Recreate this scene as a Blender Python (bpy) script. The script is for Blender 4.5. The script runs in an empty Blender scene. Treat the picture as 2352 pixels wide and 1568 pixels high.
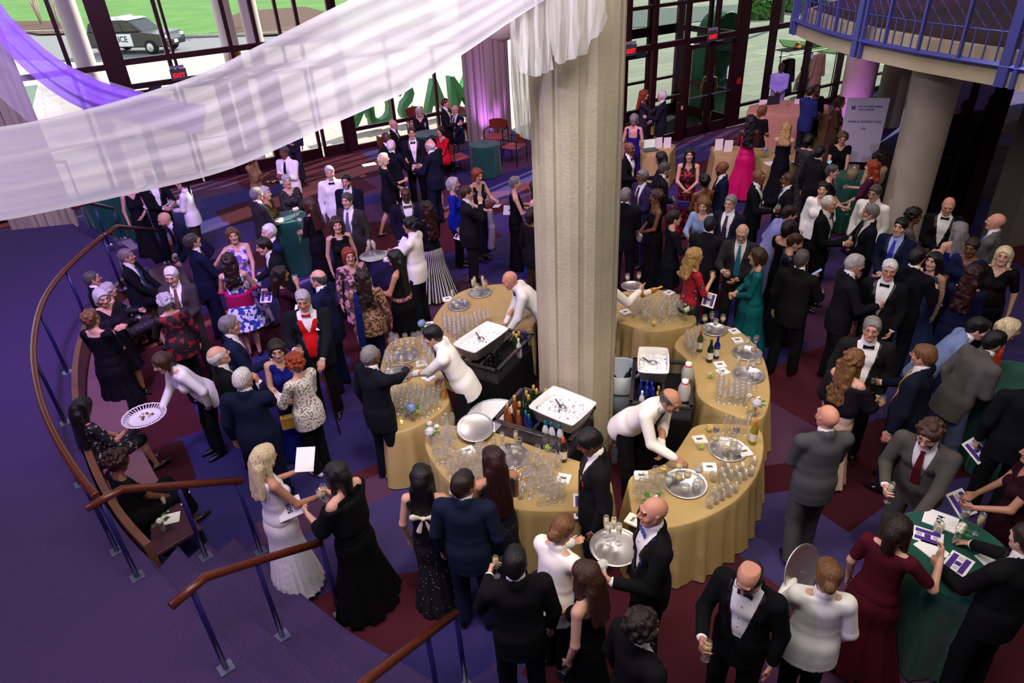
import bpy, bmesh, math, random
import numpy as np
from mathutils import Matrix, Vector
PI = math.pi
random.seed(7)
SC = bpy.context.scene
COL = SC.collection

# ------------------------------------------------------------------ camera
F_PX, PITCH, ROLL, CAM_H = 1585.0, math.radians(31.4), math.radians(-3.25), 5.35
_fw = np.array([0, math.cos(PITCH), -math.sin(PITCH)])
_up0 = np.array([0, math.sin(PITCH), math.cos(PITCH)])
_rt0 = np.array([1.0, 0, 0])
_rt = math.cos(ROLL) * _rt0 + math.sin(ROLL) * _up0
_up = -math.sin(ROLL) * _rt0 + math.cos(ROLL) * _up0
cam_data = bpy.data.cameras.new('camera')
cam_data.sensor_width = 36.0
cam_data.lens = F_PX / 2352 * 36.0
cam_data.clip_end = 300
cam = bpy.data.objects.new('camera', cam_data)
COL.objects.link(cam)
cam.matrix_world = Matrix(((_rt[0], _up[0], -_fw[0], 0), (_rt[1], _up[1], -_fw[1], 0),
                           (_rt[2], _up[2], -_fw[2], CAM_H), (0, 0, 0, 1)))
SC.camera = cam

def at(px, py, z=0.0):
    """the point of the photograph pixel (px, py) at height z"""
    d = _fw * F_PX + _rt * (px - 1176) + _up * (784 - py)
    t = (z - CAM_H) / d[2]
    return (d[0] * t, d[1] * t, z)

def depth_of(p):
    return float(np.dot(np.array(p) - np.array([0, 0, CAM_H]), _fw))

# ------------------------------------------------------------------ light
SC.view_settings.view_transform = 'Standard'
SC.view_settings.look = 'None'
SC.view_settings.gamma = 1
SC.view_settings.exposure = 0.0
SC.cycles.max_bounces = 6
SC.cycles.diffuse_bounces = 3
SC.cycles.glossy_bounces = 3
SC.cycles.transmission_bounces = 4
SC.cycles.transparent_max_bounces = 28
SC.cycles.caustics_reflective = False
SC.cycles.caustics_refractive = False
SC.cycles.sample_clamp_indirect = 4.0
SC.cycles.use_adaptive_sampling = True
SC.cycles.adaptive_threshold = 0.03
SC.cycles.use_denoising = True

world = bpy.data.worlds.new('sky')
SC.world = world
world.use_nodes = True
wn = world.node_tree.nodes
wl = world.node_tree.links
wn.clear()
w_out = wn.new('ShaderNodeOutputWorld')
w_bg = wn.new('ShaderNodeBackground')
w_bg.inputs[0].default_value = (0.80, 0.90, 1.0, 1)
w_bg.inputs[1].default_value = 1.7
wl.new(w_bg.outputs[0], w_out.inputs[0])

sun_d = bpy.data.lights.new('sun', 'SUN')
sun_d.energy = 10.0
sun_d.angle = math.radians(0.6)
sun_d.color = (1.0, 0.93, 0.82)
sun = bpy.data.objects.new('sun', sun_d)
COL.objects.link(sun)
_sd = Vector((-0.667, -0.745, -0.0)).normalized() * math.cos(math.radians(38)) + Vector((0, 0, -math.sin(math.radians(38))))
sun.rotation_euler = _sd.to_track_quat('-Z', 'Y').to_euler()

def spot(name, loc, target, power, color, size_deg=60, blend=0.6, radius=0.15):
    l = bpy.data.lights.new(name, 'SPOT')
    l.energy = power; l.color = color; l.spot_size = math.radians(size_deg); l.spot_blend = blend
    l.shadow_soft_size = radius
    o = bpy.data.objects.new(name, l); COL.objects.link(o)
    o.location = loc
    o.rotation_euler = (Vector(target) - Vector(loc)).to_track_quat('-Z', 'Y').to_euler()
    return o

def area(name, loc, target, power, color, sx, sy):
    l = bpy.data.lights.new(name, 'AREA')
    l.shape = 'RECTANGLE'; l.size = sx; l.size_y = sy; l.energy = power; l.color = color
    o = bpy.data.objects.new(name, l); COL.objects.link(o)
    o.location = loc
    o.rotation_euler = (Vector(target) - Vector(loc)).to_track_quat('-Z', 'Y').to_euler()
    return o

WARM = (1.0, 0.78, 0.52); VIOLET = (0.36, 0.14, 1.0); WHITE = (1.0, 0.93, 0.86)
# warm ceiling spots on the bar ring
spot('ceiling_spot', (2.6, 3.2, 7.6), (1.9, 5.0, 0.75), 520, WARM, 32)
spot('ceiling_spot', (3.6, 4.6, 7.6), (2.4, 6.9, 0.75), 480, WARM, 30)
spot('ceiling_spot', (0.2, 2.2, 7.6), (0.0, 5.1, 0.75), 480, WARM, 32)
spot('ceiling_spot', (-0.2, 4.2, 7.6), (-0.9, 7.2, 0.75), 560, WHITE, 34)
spot('ceiling_spot', (0.2, 5.6, 7.6), (-0.2, 8.5, 0.75), 420, WARM, 30)
# broad soft house light from the ceiling, and the violet stage washes
area('house_light', (0.5, 2.0, 8.2), (0.8, 7.0, 0), 290, WHITE, 4.0, 2.5)
area('house_light', (3.0, 10.5, 8.7), (3.6, 15.0, 0), 330, (1.0, 0.86, 0.9), 3.0, 2.0)
area('added_fill', (10.8, 9.0, 3.1), (10.6, 9.2, 0), 30, (1.0, 0.8, 0.7), 1.0, 1.0)  # unseen fill added to brighten the dark glazed area under the balcony
area('house_light', (5.5, 2.5, 8.2), (4.5, 7.5, 0), 130, (1.0, 0.85, 0.72), 3.0, 2.0)
spot('violet_wash', (-3.5, 4.0, 8.0), (-8.2, 12.5, 0.0), 2900, (0.46, 0.27, 1.0), 85, 0.9, 0.3)
spot('violet_wash', (-5.5, 6.0, 8.3), (-3.5, 13.5, 0.0), 1500, (0.50, 0.22, 1.0), 85, 0.9, 0.3)
spot('violet_wash', (-1.0, 0.8, 7.8), (-4.0, 5.0, 0.0), 260, (0.62, 0.32, 1.0), 75, 0.9, 0.3)
spot('violet_wash', (-11.0, -1.0, 6.5), (-2.0, 3.6, 0.0), 850, (0.60, 0.32, 1.0), 50, 0.9, 0.25)  # unseen spot added from the side to bring out the stair edges
spot('swag_light', (-7.5, 1.5, 8.3), (-1.0, 5.4, 5.4), 1700, (0.74, 0.64, 1.0), 70, 0.9, 0.3)
spot('uplight', (-0.3, 18.6, 0.08), (-0.3, 19.5, 3.0), 260, (0.62, 0.2, 1.0), 80, 0.8, 0.06)
spot('uplight', (8.5, 16.9, 0.08), (8.95, 17.6, 2.6), 150, (0.62, 0.15, 1.0), 80, 0.8, 0.06)
area('house_light', (-3.5, 4.0, 8.3), (-3.2, 9.0, 0), 230, (1.0, 0.88, 0.85), 3.0, 2.0)
spot('magenta_wash', (0.0, 10.0, 8.3), (1.0, 18.0, 0.5), 1500, (0.85, 0.25, 0.9), 90, 0.9, 0.3)
spot('magenta_wash', (6.5, 13.0, 8.3), (8.9, 17.6, 0.6), 700, (0.75, 0.2, 1.0), 60, 0.8, 0.2)
# ------------------------------------------------------------------ helpers
def srgb(h):
    h = h.lstrip('#')
    v = [int(h[i:i + 2], 16) / 255 for i in (0, 2, 4)]
    return tuple((c / 12.92 if c <= 0.04045 else ((c + 0.055) / 1.055) ** 2.4) for c in v) + (1,)

MATS = {}
def mat(name, color, rough=0.6, metal=0.0, spec=0.4, bump=0.0, bscale=200.0, emis=None, estr=0.0, vary=0.0, vscale=6.0, sheen=0.0):
    key = (name, color, rough, metal, bump, emis, estr, vary)
    if key in MATS: return MATS[key]
    m = bpy.data.materials.new(name)
    m.use_nodes = True
    n = m.node_tree.nodes; l = m.node_tree.links
    b = n['Principled BSDF']
    c = srgb(color)
    b.inputs['Base Color'].default_value = c
    b.inputs['Roughness'].default_value = rough
    b.inputs['Metallic'].default_value = metal
    b.inputs['Specular IOR Level'].default_value = spec
    if sheen: b.inputs['Sheen Weight'].default_value = sheen
    if emis:
        b.inputs['Emission Color'].default_value = srgb(emis)
        b.inputs['Emission Strength'].default_value = estr
    if vary or bump:
        tc = n.new('ShaderNodeTexCoord')
    if vary:
        no = n.new('ShaderNodeTexNoise'); no.inputs['Scale'].default_value = vscale; no.inputs['Detail'].default_value = 5
        l.new(tc.outputs['Object'], no.inputs['Vector'])
        mx = n.new('ShaderNodeMixRGB'); mx.blend_type = 'MIX'
        mx.inputs[1].default_value = tuple(min(1, x * (1 - vary)) for x in c[:3]) + (1,)
        mx.inputs[2].default_value = tuple(min(1, x * (1 + vary)) for x in c[:3]) + (1,)
        l.new(no.outputs['Fac'], mx.inputs[0]); l.new(mx.outputs[0], b.inputs['Base Color'])
    if bump:
        nb = n.new('ShaderNodeTexNoise'); nb.inputs['Scale'].default_value = bscale; nb.inputs['Detail'].default_value = 3
        l.new(tc.outputs['Object'], nb.inputs['Vector'])
        bp = n.new('ShaderNodeBump'); bp.inputs['Strength'].default_value = bump; bp.inputs['Distance'].default_value = 0.01
        l.new(nb.outputs['Fac'], bp.inputs['Height']); l.new(bp.outputs[0], b.inputs['Normal'])
    MATS[key] = m
    return m

def pattern(name, kind, ca, cb, scale=20.0, thr=0.5, rough=0.7, cc=None):
    """two or three colour cloth: dots, floral, stripes, lace, sequins"""
    key = (name, kind, ca, cb, scale, thr, cc)
    if key in MATS: return MATS[key]
    m = bpy.data.materials.new(name); m.use_nodes = True
    n = m.node_tree.nodes; l = m.node_tree.links; b = n['Principled BSDF']
    b.inputs['Roughness'].default_value = rough
    tc = n.new('ShaderNodeTexCoord')
    rp = n.new('ShaderNodeValToRGB'); rp.color_ramp.interpolation = 'CONSTANT'
    e = rp.color_ramp.elements
    if kind in ('dots', 'sequins'):
        t = n.new('ShaderNodeTexVoronoi'); t.inputs['Scale'].default_value = scale
        l.new(tc.outputs['Object'], t.inputs['Vector']); l.new(t.outputs['Distance'], rp.inputs[0])
        e[0].color = srgb(cb); e[1].position = thr; e[1].color = srgb(ca)
    elif kind == 'stripes':
        sx = n.new('ShaderNodeSeparateXYZ'); l.new(tc.outputs['Object'], sx.inputs[0])
        at2 = n.new('ShaderNodeMath'); at2.operation = 'ARCTAN2'
        l.new(sx.outputs[0], at2.inputs[0]); l.new(sx.outputs[1], at2.inputs[1])
        mu = n.new('ShaderNodeMath'); mu.operation = 'MULTIPLY'; mu.inputs[1].default_value = scale
        l.new(at2.outputs[0], mu.inputs[0])
        si = n.new('ShaderNodeMath'); si.operation = 'SINE'; l.new(mu.outputs[0], si.inputs[0])
        ad = n.new('ShaderNodeMath'); ad.operation = 'MULTIPLY_ADD'; ad.inputs[1].default_value = .5; ad.inputs[2].default_value = .5
        l.new(si.outputs[0], ad.inputs[0]); l.new(ad.outputs[0], rp.inputs[0])
        e[0].color = srgb(ca); e[1].position = thr; e[1].color = srgb(cb)
    else:
        t = n.new('ShaderNodeTexNoise'); t.inputs['Scale'].default_value = scale; t.inputs['Detail'].default_value = 2.0
        l.new(tc.outputs['Object'], t.inputs['Vector']); l.new(t.outputs['Fac'], rp.inputs[0])
        e[0].color = srgb(ca); e[1].position = thr; e[1].color = srgb(cb)
        if cc:
            x = e.new(thr + 0.09); x.color = srgb(cc)
    l.new(rp.outputs[0], b.inputs['Base Color'])
    if kind == 'sequins':
        b.inputs['Metallic'].default_value = .6; b.inputs['Roughness'].default_value = .35
    MATS[key] = m
    return m

def clear_mat(name, color, alpha_mix=0.12, rough=0.03, fres=1.45, tint=None, solid=0.0):
    """thin clear glass / film: transparent with a fresnel gloss"""
    key = ('clear', name, color, alpha_mix, solid)
    if key in MATS: return MATS[key]
    m = bpy.data.materials.new(name); m.use_nodes = True
    n = m.node_tree.nodes; l = m.node_tree.links; n.clear()
    o = n.new('ShaderNodeOutputMaterial')
    tr = n.new('ShaderNodeBsdfTransparent'); tr.inputs[0].default_value = srgb(tint or '#FFFFFF')
    gl = n.new('ShaderNodeBsdfGlossy'); gl.inputs[0].default_value = srgb(color); gl.inputs[1].default_value = rough
    fr = n.new('ShaderNodeLayerWeight'); fr.inputs[0].default_value = .5
    pw = n.new('ShaderNodeMath'); pw.operation = 'POWER'; pw.inputs[1].default_value = 4.0; l.new(fr.outputs['Facing'], pw.inputs[0])
    ad = n.new('ShaderNodeMath'); ad.operation = 'MULTIPLY_ADD'; ad.inputs[1].default_value = .75; ad.inputs[2].default_value = alpha_mix; ad.use_clamp = True
    l.new(pw.outputs[0], ad.inputs[0])
    mx = n.new('ShaderNodeMixShader')
    l.new(ad.outputs[0], mx.inputs[0]); l.new(tr.outputs[0], mx.inputs[1]); l.new(gl.outputs[0], mx.inputs[2])
    last = mx
    if solid:
        df = n.new('ShaderNodeBsdfDiffuse'); df.inputs[0].default_value = srgb(color)
        m2 = n.new('ShaderNodeMixShader'); m2.inputs[0].default_value = solid
        l.new(mx.outputs[0], m2.inputs[1]); l.new(df.outputs[0], m2.inputs[2]); last = m2
    l.new(last.outputs[0], o.inputs[0])
    MATS[key] = m
    return m

def fast_mesh(name, V, Q, mi=None, smooth=True):
    me = bpy.data.meshes.new(name)
    V = np.asarray(V, np.float32); Q = np.asarray(Q, np.int32)
    nv, nf = len(V), len(Q); k = Q.shape[1] if nf else 4
    me.vertices.add(nv); me.vertices.foreach_set('co', V.ravel())
    me.loops.add(nf * k); me.loops.foreach_set('vertex_index', Q.ravel())
    me.polygons.add(nf)
    me.polygons.foreach_set('loop_start', np.arange(0, nf * k, k, dtype=np.int32))
    if mi is not None: me.polygons.foreach_set('material_index', np.asarray(mi, np.int32))
    if smooth: me.polygons.foreach_set('use_smooth', np.ones(nf, bool))
    me.update(calc_edges=True)
    return me

def tag(o, label=None, cat=None, group=None, kind=None):
    if label: o['label'] = label
    if cat: o['category'] = cat
    if group: o['group'] = group
    if kind: o['kind'] = kind
    return o

def empty(name, loc=(0, 0, 0), rz=0.0, label=None, cat=None, group=None):
    o = bpy.data.objects.new(name, None); COL.objects.link(o)
    o.location = loc; o.rotation_euler = (0, 0, rz); o.empty_display_size = 0.1
    return tag(o, label, cat, group)

def link(name, me, parent=None, mats=()):
    o = bpy.data.objects.new(name, me); COL.objects.link(o)
    if parent is not None: o.parent = parent
    for m in mats:
        if m is not None and len(me.materials) < len(mats): me.materials.append(m)
    return o

class MB:
    """collects shapes, builds ONE mesh object"""
    def __init__(s): s.V = []; s.F = []
    def add(s, V, F):
        o = len(s.V); s.V += [tuple(v) for v in V]; s.F += [tuple(i + o for i in f) for f in F]; return s
    def box(s, c, d, rz=0.0, M=None):
        x, y, z = d[0] / 2, d[1] / 2, d[2] / 2
        P = [(-x, -y, -z), (x, -y, -z), (x, y, -z), (-x, y, -z), (-x, -y, z), (x, -y, z), (x, y, z), (-x, y, z)]
        if M is not None: P = [tuple(M @ Vector(p)) for p in P]
        elif rz:
            a, b = math.cos(rz), math.sin(rz); P = [(p[0] * a - p[1] * b, p[0] * b + p[1] * a, p[2]) for p in P]
        P = [(p[0] + c[0], p[1] + c[1], p[2] + c[2]) for p in P]
        return s.add(P, [(0, 3, 2, 1), (4, 5, 6, 7), (0, 1, 5, 4), (1, 2, 6, 5), (2, 3, 7, 6), (3, 0, 4, 7)])
    def tube(s, pts, r, n=8, cap=True):
        pts = [Vector(p) for p in pts]; R = r if isinstance(r, (list, tuple)) else [r] * len(pts)
        V = []; F = []
        up = Vector((0, 0, 1))
        for i, p in enumerate(pts):
            a = pts[max(i - 1, 0)]; b = pts[min(i + 1, len(pts) - 1)]
            d = (b - a).normalized() if (b - a).length > 1e-9 else Vector((0, 0, 1))
            u = d.cross(up)
            if u.length < 1e-3: u = d.cross(Vector((1, 0, 0)))
            u.normalize(); w = d.cross(u)
            for k in range(n):
                t = 2 * PI * k / n; V.append(p + u * math.cos(t) * R[i] + w * math.sin(t) * R[i])
        for i in range(len(pts) - 1):
            for k in range(n):
                F.append((i * n + k, i * n + (k + 1) % n, (i + 1) * n + (k + 1) % n, (i + 1) * n + k))
        if cap:
            F.append(tuple(range(n - 1, -1, -1))); F.append(tuple((len(pts) - 1) * n + k for k in range(n)))
        return s.add(V, [tuple(reversed(f)) for f in F])
    def lathe(s, prof, c=(0, 0, 0), n=16, sx=1.0, sy=1.0):
        V = []; F = []
        for (r, z) in prof:
            for k in range(n):
                t = 2 * PI * k / n; V.append((c[0] + r * math.cos(t) * sx, c[1] + r * math.sin(t) * sy, c[2] + z))
        for i in range(len(prof) - 1):
            for k in range(n):
                F.append((i * n + k, i * n + (k + 1) % n, (i + 1) * n + (k + 1) % n, (i + 1) * n + k))
        return s.add(V, F)
    def prism(s, poly, z0, z1):
        n = len(poly); A = sum(poly[i][0] * poly[(i + 1) % n][1] - poly[(i + 1) % n][0] * poly[i][1] for i in range(n))
        if A < 0: poly = poly[::-1]
        V = [(p[0], p[1], z0) for p in poly] + [(p[0], p[1], z1) for p in poly]
        F = [tuple(range(n - 1, -1, -1)), tuple(range(n, 2 * n))] + [(i, (i + 1) % n, n + (i + 1) % n, n + i) for i in range(n)]
        return s.add(V, F)
    def mesh(s, name, smooth=False):
        me = bpy.data.meshes.new(name); me.from_pydata(s.V, [], s.F); me.update()
        if smooth:
            for p in me.polygons: p.use_smooth = len(p.vertices) <= 4
        return me
    def build(s, name, m, parent=None, smooth=False, bevel=0.0, loc=None, rz=None):
        me = s.mesh(name, smooth); me.materials.append(m)
        o = bpy.data.objects.new(name, me); COL.objects.link(o)
        if parent is not None: o.parent = parent
        if loc is not None: o.location = loc
        if rz is not None: o.rotation_euler = (0, 0, rz)
        if bevel:
            b = o.modifiers.new('bevel', 'BEVEL'); b.width = bevel; b.segments = 2; b.limit_method = 'ANGLE'
        return o

def structure(o): o['kind'] = 'structure'; return o

def chaikin(P, it=2, closed=True):
    for _ in range(it):
        Q = []
        n = len(P)
        for i in range(n if closed else n - 1):
            a = P[i]; b = P[(i + 1) % n]
            Q.append(tuple(a[k] * .75 + b[k] * .25 for k in range(len(a))))
            Q.append(tuple(a[k] * .25 + b[k] * .75 for k in range(len(a))))
        if not closed: Q = [P[0]] + Q + [P[-1]]
        P = Q
    return P

def resample(P, step, closed=True):
    P = [np.array(p, float) for p in P]
    if closed: P = P + [P[0]]
    L = [0]
    for a, b in zip(P[:-1], P[1:]): L.append(L[-1] + np.linalg.norm(b - a))
    n = max(3, int(round(L[-1] / step)))
    out = []
    for k in range(n if closed else n + 1):
        t = L[-1] * k / n
        i = min(max(np.searchsorted(L, t, side='right') - 1, 0), len(P) - 2)
        u = (t - L[i]) / max(L[i + 1] - L[i], 1e-9)
        out.append(P[i] * (1 - u) + P[i + 1] * u)
    return out

def draped(poly, ztop, zbot=0.012, fold=0.03, flare=0.05, wl=0.16, seed=0, rows=9, step=0.025, edge=0.012):
    """cloth over a table: flat top and a skirt of folds; poly = closed xy outline"""
    P = resample(poly, step); n = len(P)
    A = sum(P[i][0] * P[(i + 1) % n][1] - P[(i + 1) % n][0] * P[i][1] for i in range(n))
    if A < 0: P = P[::-1]
    rnd = random.Random(seed)
    N = []
    for i in range(n):
        t = P[(i + 1) % n] - P[i - 1]; t /= max(np.linalg.norm(t), 1e-9); N.append(np.array([t[1], -t[0]]))
    L = n * step; k0 = max(3, round(L / wl)); ph = [rnd.uniform(0, 6.28) for _ in range(4)]
    def w(i):
        a = 2 * PI * i / n
        return 0.55 * math.sin(k0 * a + ph[0] + 1.2 * math.sin(3 * a + ph[1])) + 0.3 * math.sin(round(k0 * 1.7) * a + ph[2]) + 0.25 * math.sin(round(k0 * .4) * a + ph[3])
    V = []; F = []
    # inner rings of the top
    c = sum(P) / n
    for r, q in enumerate((0.0, 0.012)):
        for i in range(n): V.append((P[i][0] - N[i][0] * (0.012 - q), P[i][1] - N[i][1] * (0.012 - q), ztop + (0 if r == 0 else -0.004)))
    for j in range(rows + 1):
        t = j / rows
        z = ztop - edge - (ztop - edge - zbot) * t
        am = fold * (t ** 0.8)
        for i in range(n):
            f = flare * t + am * w(i) + 0.004
            V.append((P[i][0] + N[i][0] * f, P[i][1] + N[i][1] * f, z if j < rows else z + 0.006 * (1 + w(i))))
    R = rows + 3
    for r in range(R - 1):
        for i in range(n):
            a = r * n + i; b = r * n + (i + 1) % n
            F.append((a, a + n, b + n, b))
    F.append(tuple(range(n)))
    me = bpy.data.meshes.new('cloth'); me.from_pydata(V, [], F); me.update()
    for p in me.polygons: p.use_smooth = len(p.vertices) <= 4
    return me

def text_mesh(body, size, extrude=0.001, offset=0.0, align='CENTER'):
    cu = bpy.data.curves.new('text', 'FONT'); cu.body = body; cu.size = size; cu.extrude = extrude; cu.offset = offset
    cu.align_x = align; cu.align_y = 'CENTER'; cu.resolution_u = 3
    o = bpy.data.objects.new('text', cu); COL.objects.link(o)
    dg = bpy.context.evaluated_depsgraph_get()
    me = bpy.data.meshes.new_from_object(o.evaluated_get(dg))
    bpy.data.objects.remove(o); bpy.data.curves.remove(cu)
    me.materials.clear()
    return me
# ------------------------------------------------------------------ organic surfaces: smooth distance fields -> one skin
def axis(lo, hi, fines, step, fine):
    """grid coordinates, fine inside the given intervals"""
    x = lo; out = [lo]
    while x < hi:
        f = any(a - step < x < b for a, b in fines)
        x += fine if f else step
        out.append(x)
    return np.array(out, np.float32)

class Field:
    def __init__(s, xs, ys, zs):
        s.x, s.y, s.z = xs, ys, zs
        s.D = np.full((len(xs), len(ys), len(zs)), 0.5, np.float32)
    def sub(s, lo, hi):
        r = []
        for ax, a, b in ((s.x, lo[0], hi[0]), (s.y, lo[1], hi[1]), (s.z, lo[2], hi[2])):
            i = int(np.searchsorted(ax, a)); j = int(np.searchsorted(ax, b))
            r.append(slice(max(i - 1, 0), min(j + 1, len(ax))))
        return tuple(r)
    def pts(s, S): return s.x[S[0]][:, None, None], s.y[S[1]][None, :, None], s.z[S[2]][None, None, :]
    def comb(s, S, d, k, op):
        D = s.D[S]
        if op == 'add':
            if k > 0:
                h = np.clip(.5 + .5 * (D - d) / k, 0, 1); s.D[S] = D + (d - D) * h - k * h * (1 - h)
            else: s.D[S] = np.minimum(D, d)
        else:
            d = -d
            if k > 0:
                h = np.clip(.5 - .5 * (D - d) / k, 0, 1); s.D[S] = D + (d - D) * h + k * h * (1 - h)
            else: s.D[S] = np.maximum(D, d)
    def cone(s, a, b, ra, rb, k=.015, W=None, op='add'):
        a = np.asarray(a, float); b = np.asarray(b, float)
        m = max(ra, rb); mr = m
        if W is not None: mr = m * float(np.linalg.norm(np.linalg.inv(W), 2))
        e = mr + k + .03
        S = s.sub(np.minimum(a, b) - e, np.maximum(a, b) + e)
        X, Y, Z = s.pts(S)
        if 0 in (X.size, Y.size, Z.size): return
        px, py, pz = X - a[0], Y - a[1], Z - a[2]
        ab = b - a; L = float(ab @ ab)
        if L > 1e-10:
            t = np.clip((px * ab[0] + py * ab[1] + pz * ab[2]) / L, 0, 1)
            px = px - t * ab[0]; py = py - t * ab[1]; pz = pz - t * ab[2]; r = ra + (rb - ra) * t
        else: r = ra
        if W is not None:
            qx = W[0, 0] * px + W[0, 1] * py + W[0, 2] * pz
            qy = W[1, 0] * px + W[1, 1] * py + W[1, 2] * pz
            qz = W[2, 0] * px + W[2, 1] * py + W[2, 2] * pz
            d = np.sqrt(qx * qx + qy * qy + qz * qz) - r
        else: d = np.sqrt(px * px + py * py + pz * pz) - r
        s.comb(S, d.astype(np.float32), k, op)
    def fn(s, f, lo, hi, k=0.0, op='add'):
        S = s.sub(np.array(lo), np.array(hi)); X, Y, Z = s.pts(S)
        if 0 in (X.size, Y.size, Z.size): return
        d = np.broadcast_to(f(X, Y, Z), s.D[S].shape).astype(np.float32)
        s.comb(S, d, k, op)
    def clip(s, f):
        X, Y, Z = s.x[:, None, None], s.y[None, :, None], s.z[None, None, :]
        s.D = np.maximum(s.D, np.broadcast_to(f(X, Y, Z), s.D.shape).astype(np.float32))
    def mesh(s):
        D = s.D; I = D < 0
        I[0] = I[-1] = False; I[:, 0] = I[:, -1] = False; I[:, :, 0] = I[:, :, -1] = False
        D = np.where(I, D, np.maximum(D, 1e-5))
        nx, ny, nz = D.shape
        c = np.zeros((nx - 1, ny - 1, nz - 1), np.uint8)
        offs = [(i, j, k) for i in (0, 1) for j in (0, 1) for k in (0, 1)]
        for (i, j, k) in offs: c += I[i:nx - 1 + i, j:ny - 1 + j, k:nz - 1 + k]
        act = np.argwhere((c > 0) & (c < 8))
        if len(act) == 0: return np.zeros((0, 3)), np.zeros((0, 4), int)
        ix, iy, iz = act.T
        vals = {o: D[ix + o[0], iy + o[1], iz + o[2]] for o in offs}
        P = np.zeros((len(act), 3)); cnt = np.zeros(len(act))
        for o in offs:
            for ax in range(3):
                if o[ax]: continue
                o2 = list(o); o2[ax] = 1; o2 = tuple(o2)
                a, b = vals[o], vals[o2]
                m = (a < 0) != (b < 0)
                t = np.where(m, a / np.where(m, a - b, 1), 0)
                q = np.stack([ix + o[0], iy + o[1], iz + o[2]], 1).astype(float); q[:, ax] += t
                P += q * m[:, None]; cnt += m
        P /= cnt[:, None]
        V = np.stack([np.interp(P[:, 0], np.arange(nx), s.x), np.interp(P[:, 1], np.arange(ny), s.y), np.interp(P[:, 2], np.arange(nz), s.z)], 1)
        idx = np.full((nx - 1, ny - 1, nz - 1), -1, np.int32); idx[ix, iy, iz] = np.arange(len(act))
        Q = []
        for ax in range(3):
            A = I.take(range(0, I.shape[ax] - 1), ax); B = I.take(range(1, I.shape[ax]), ax)
            e = np.argwhere(A != B)
            if len(e) == 0: continue
            u, v = (ax + 1) % 3, (ax + 2) % 3
            e = e[(e[:, u] > 0) & (e[:, v] > 0) & (e[:, u] < I.shape[u] - 1) & (e[:, v] < I.shape[v] - 1)]
            def g(du, dv):
                q = e.copy(); q[:, u] -= du; q[:, v] -= dv; return idx[q[:, 0], q[:, 1], q[:, 2]]
            f = np.stack([g(1, 1), g(0, 1), g(0, 0), g(1, 0)], 1)
            ins = I[e[:, 0], e[:, 1], e[:, 2]]
            f[~ins] = f[~ins][:, ::-1]
            Q.append(f)
        return V, np.concatenate(Q)

def nrm(v):
    v = np.asarray(v, float); return v / max(np.linalg.norm(v), 1e-9)

SHARED = {}
def eye_mesh():
    if 'eye' in SHARED: return SHARED['eye']
    b = MB(); n = 10
    prof = [(0.0005, 1.0)] + [(math.sin(t), math.cos(t)) for t in np.linspace(.25, PI - .25, 7)]
    b.lathe([(r * .0108, z * .0108) for r, z in prof], n=n)
    me = b.mesh('eye', True)
    me.materials.append(mat('eye_white', '#B9AEA8', .35)); me.materials.append(mat('iris', '#2A1A12', .15))
    for p in me.polygons:
        if p.center.z > .0062: p.material_index = 1
    SHARED['eye'] = me
    return me

def hair_mat(c):
    key = ('hair', c)
    if key in MATS: return MATS[key]
    m = bpy.data.materials.new('hair'); m.use_nodes = True
    n = m.node_tree.nodes; l = m.node_tree.links; b = n['Principled BSDF']
    b.inputs['Roughness'].default_value = .42; b.inputs['Specular IOR Level'].default_value = .45
    tc = n.new('ShaderNodeTexCoord'); mp = n.new('ShaderNodeMapping'); mp.inputs['Scale'].default_value = (130, 90, 16)
    l.new(tc.outputs['Object'], mp.inputs[0])
    no = n.new('ShaderNodeTexNoise'); no.inputs['Scale'].default_value = 1.0; no.inputs['Detail'].default_value = 4; no.inputs['Distortion'].default_value = .6
    l.new(mp.outputs[0], no.inputs['Vector'])
    v = srgb(c); rp = n.new('ShaderNodeValToRGB')
    rp.color_ramp.elements[0].position = .32; rp.color_ramp.elements[1].position = .68
    rp.color_ramp.elements[0].color = tuple(x * .50 for x in v[:3]) + (1,)
    rp.color_ramp.elements[1].color = tuple(min(1, x * 1.45) for x in v[:3]) + (1,)
    l.new(no.outputs['Fac'], rp.inputs[0]); l.new(rp.outputs[0], b.inputs['Base Color'])
    bp = n.new('ShaderNodeBump'); bp.inputs['Strength'].default_value = .7; bp.inputs['Distance'].default_value = .012
    l.new(no.outputs['Fac'], bp.inputs['Height']); l.new(bp.outputs[0], b.inputs['Normal'])
    MATS[key] = m
    return m

SKIN = {'p': '#D2A088', 'l': '#DAAE98', 't': '#B88468', 'b': '#744832', 'd': '#523322', 'r': '#CC9078'}
LIPC = {'p': '#B86E60', 'l': '#BC7064', 't': '#9A5848', 'b': '#5E3026', 'd': '#42221A', 'r': '#B0604E'}
LIPM = {'p': '#BE8570', 'l': '#C48C76', 't': '#A56E54', 'b': '#643A2A', 'd': '#44271B', 'r': '#B87460'}
HAIRC = {'bk': '#0E0B0B', 'db': '#21140E', 'br': '#3E2516', 'lb': '#6E4A2A', 'bl': '#B08D58', 'pb': '#D8C49A', 'rd': '#5E2312',
         'gy': '#7D7876', 'sv': '#B3ADAB', 'wh': '#DAD5D0', 'dg': '#4B4644', 'dr': '#2A0D0C', 'or': '#8A3517'}

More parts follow.
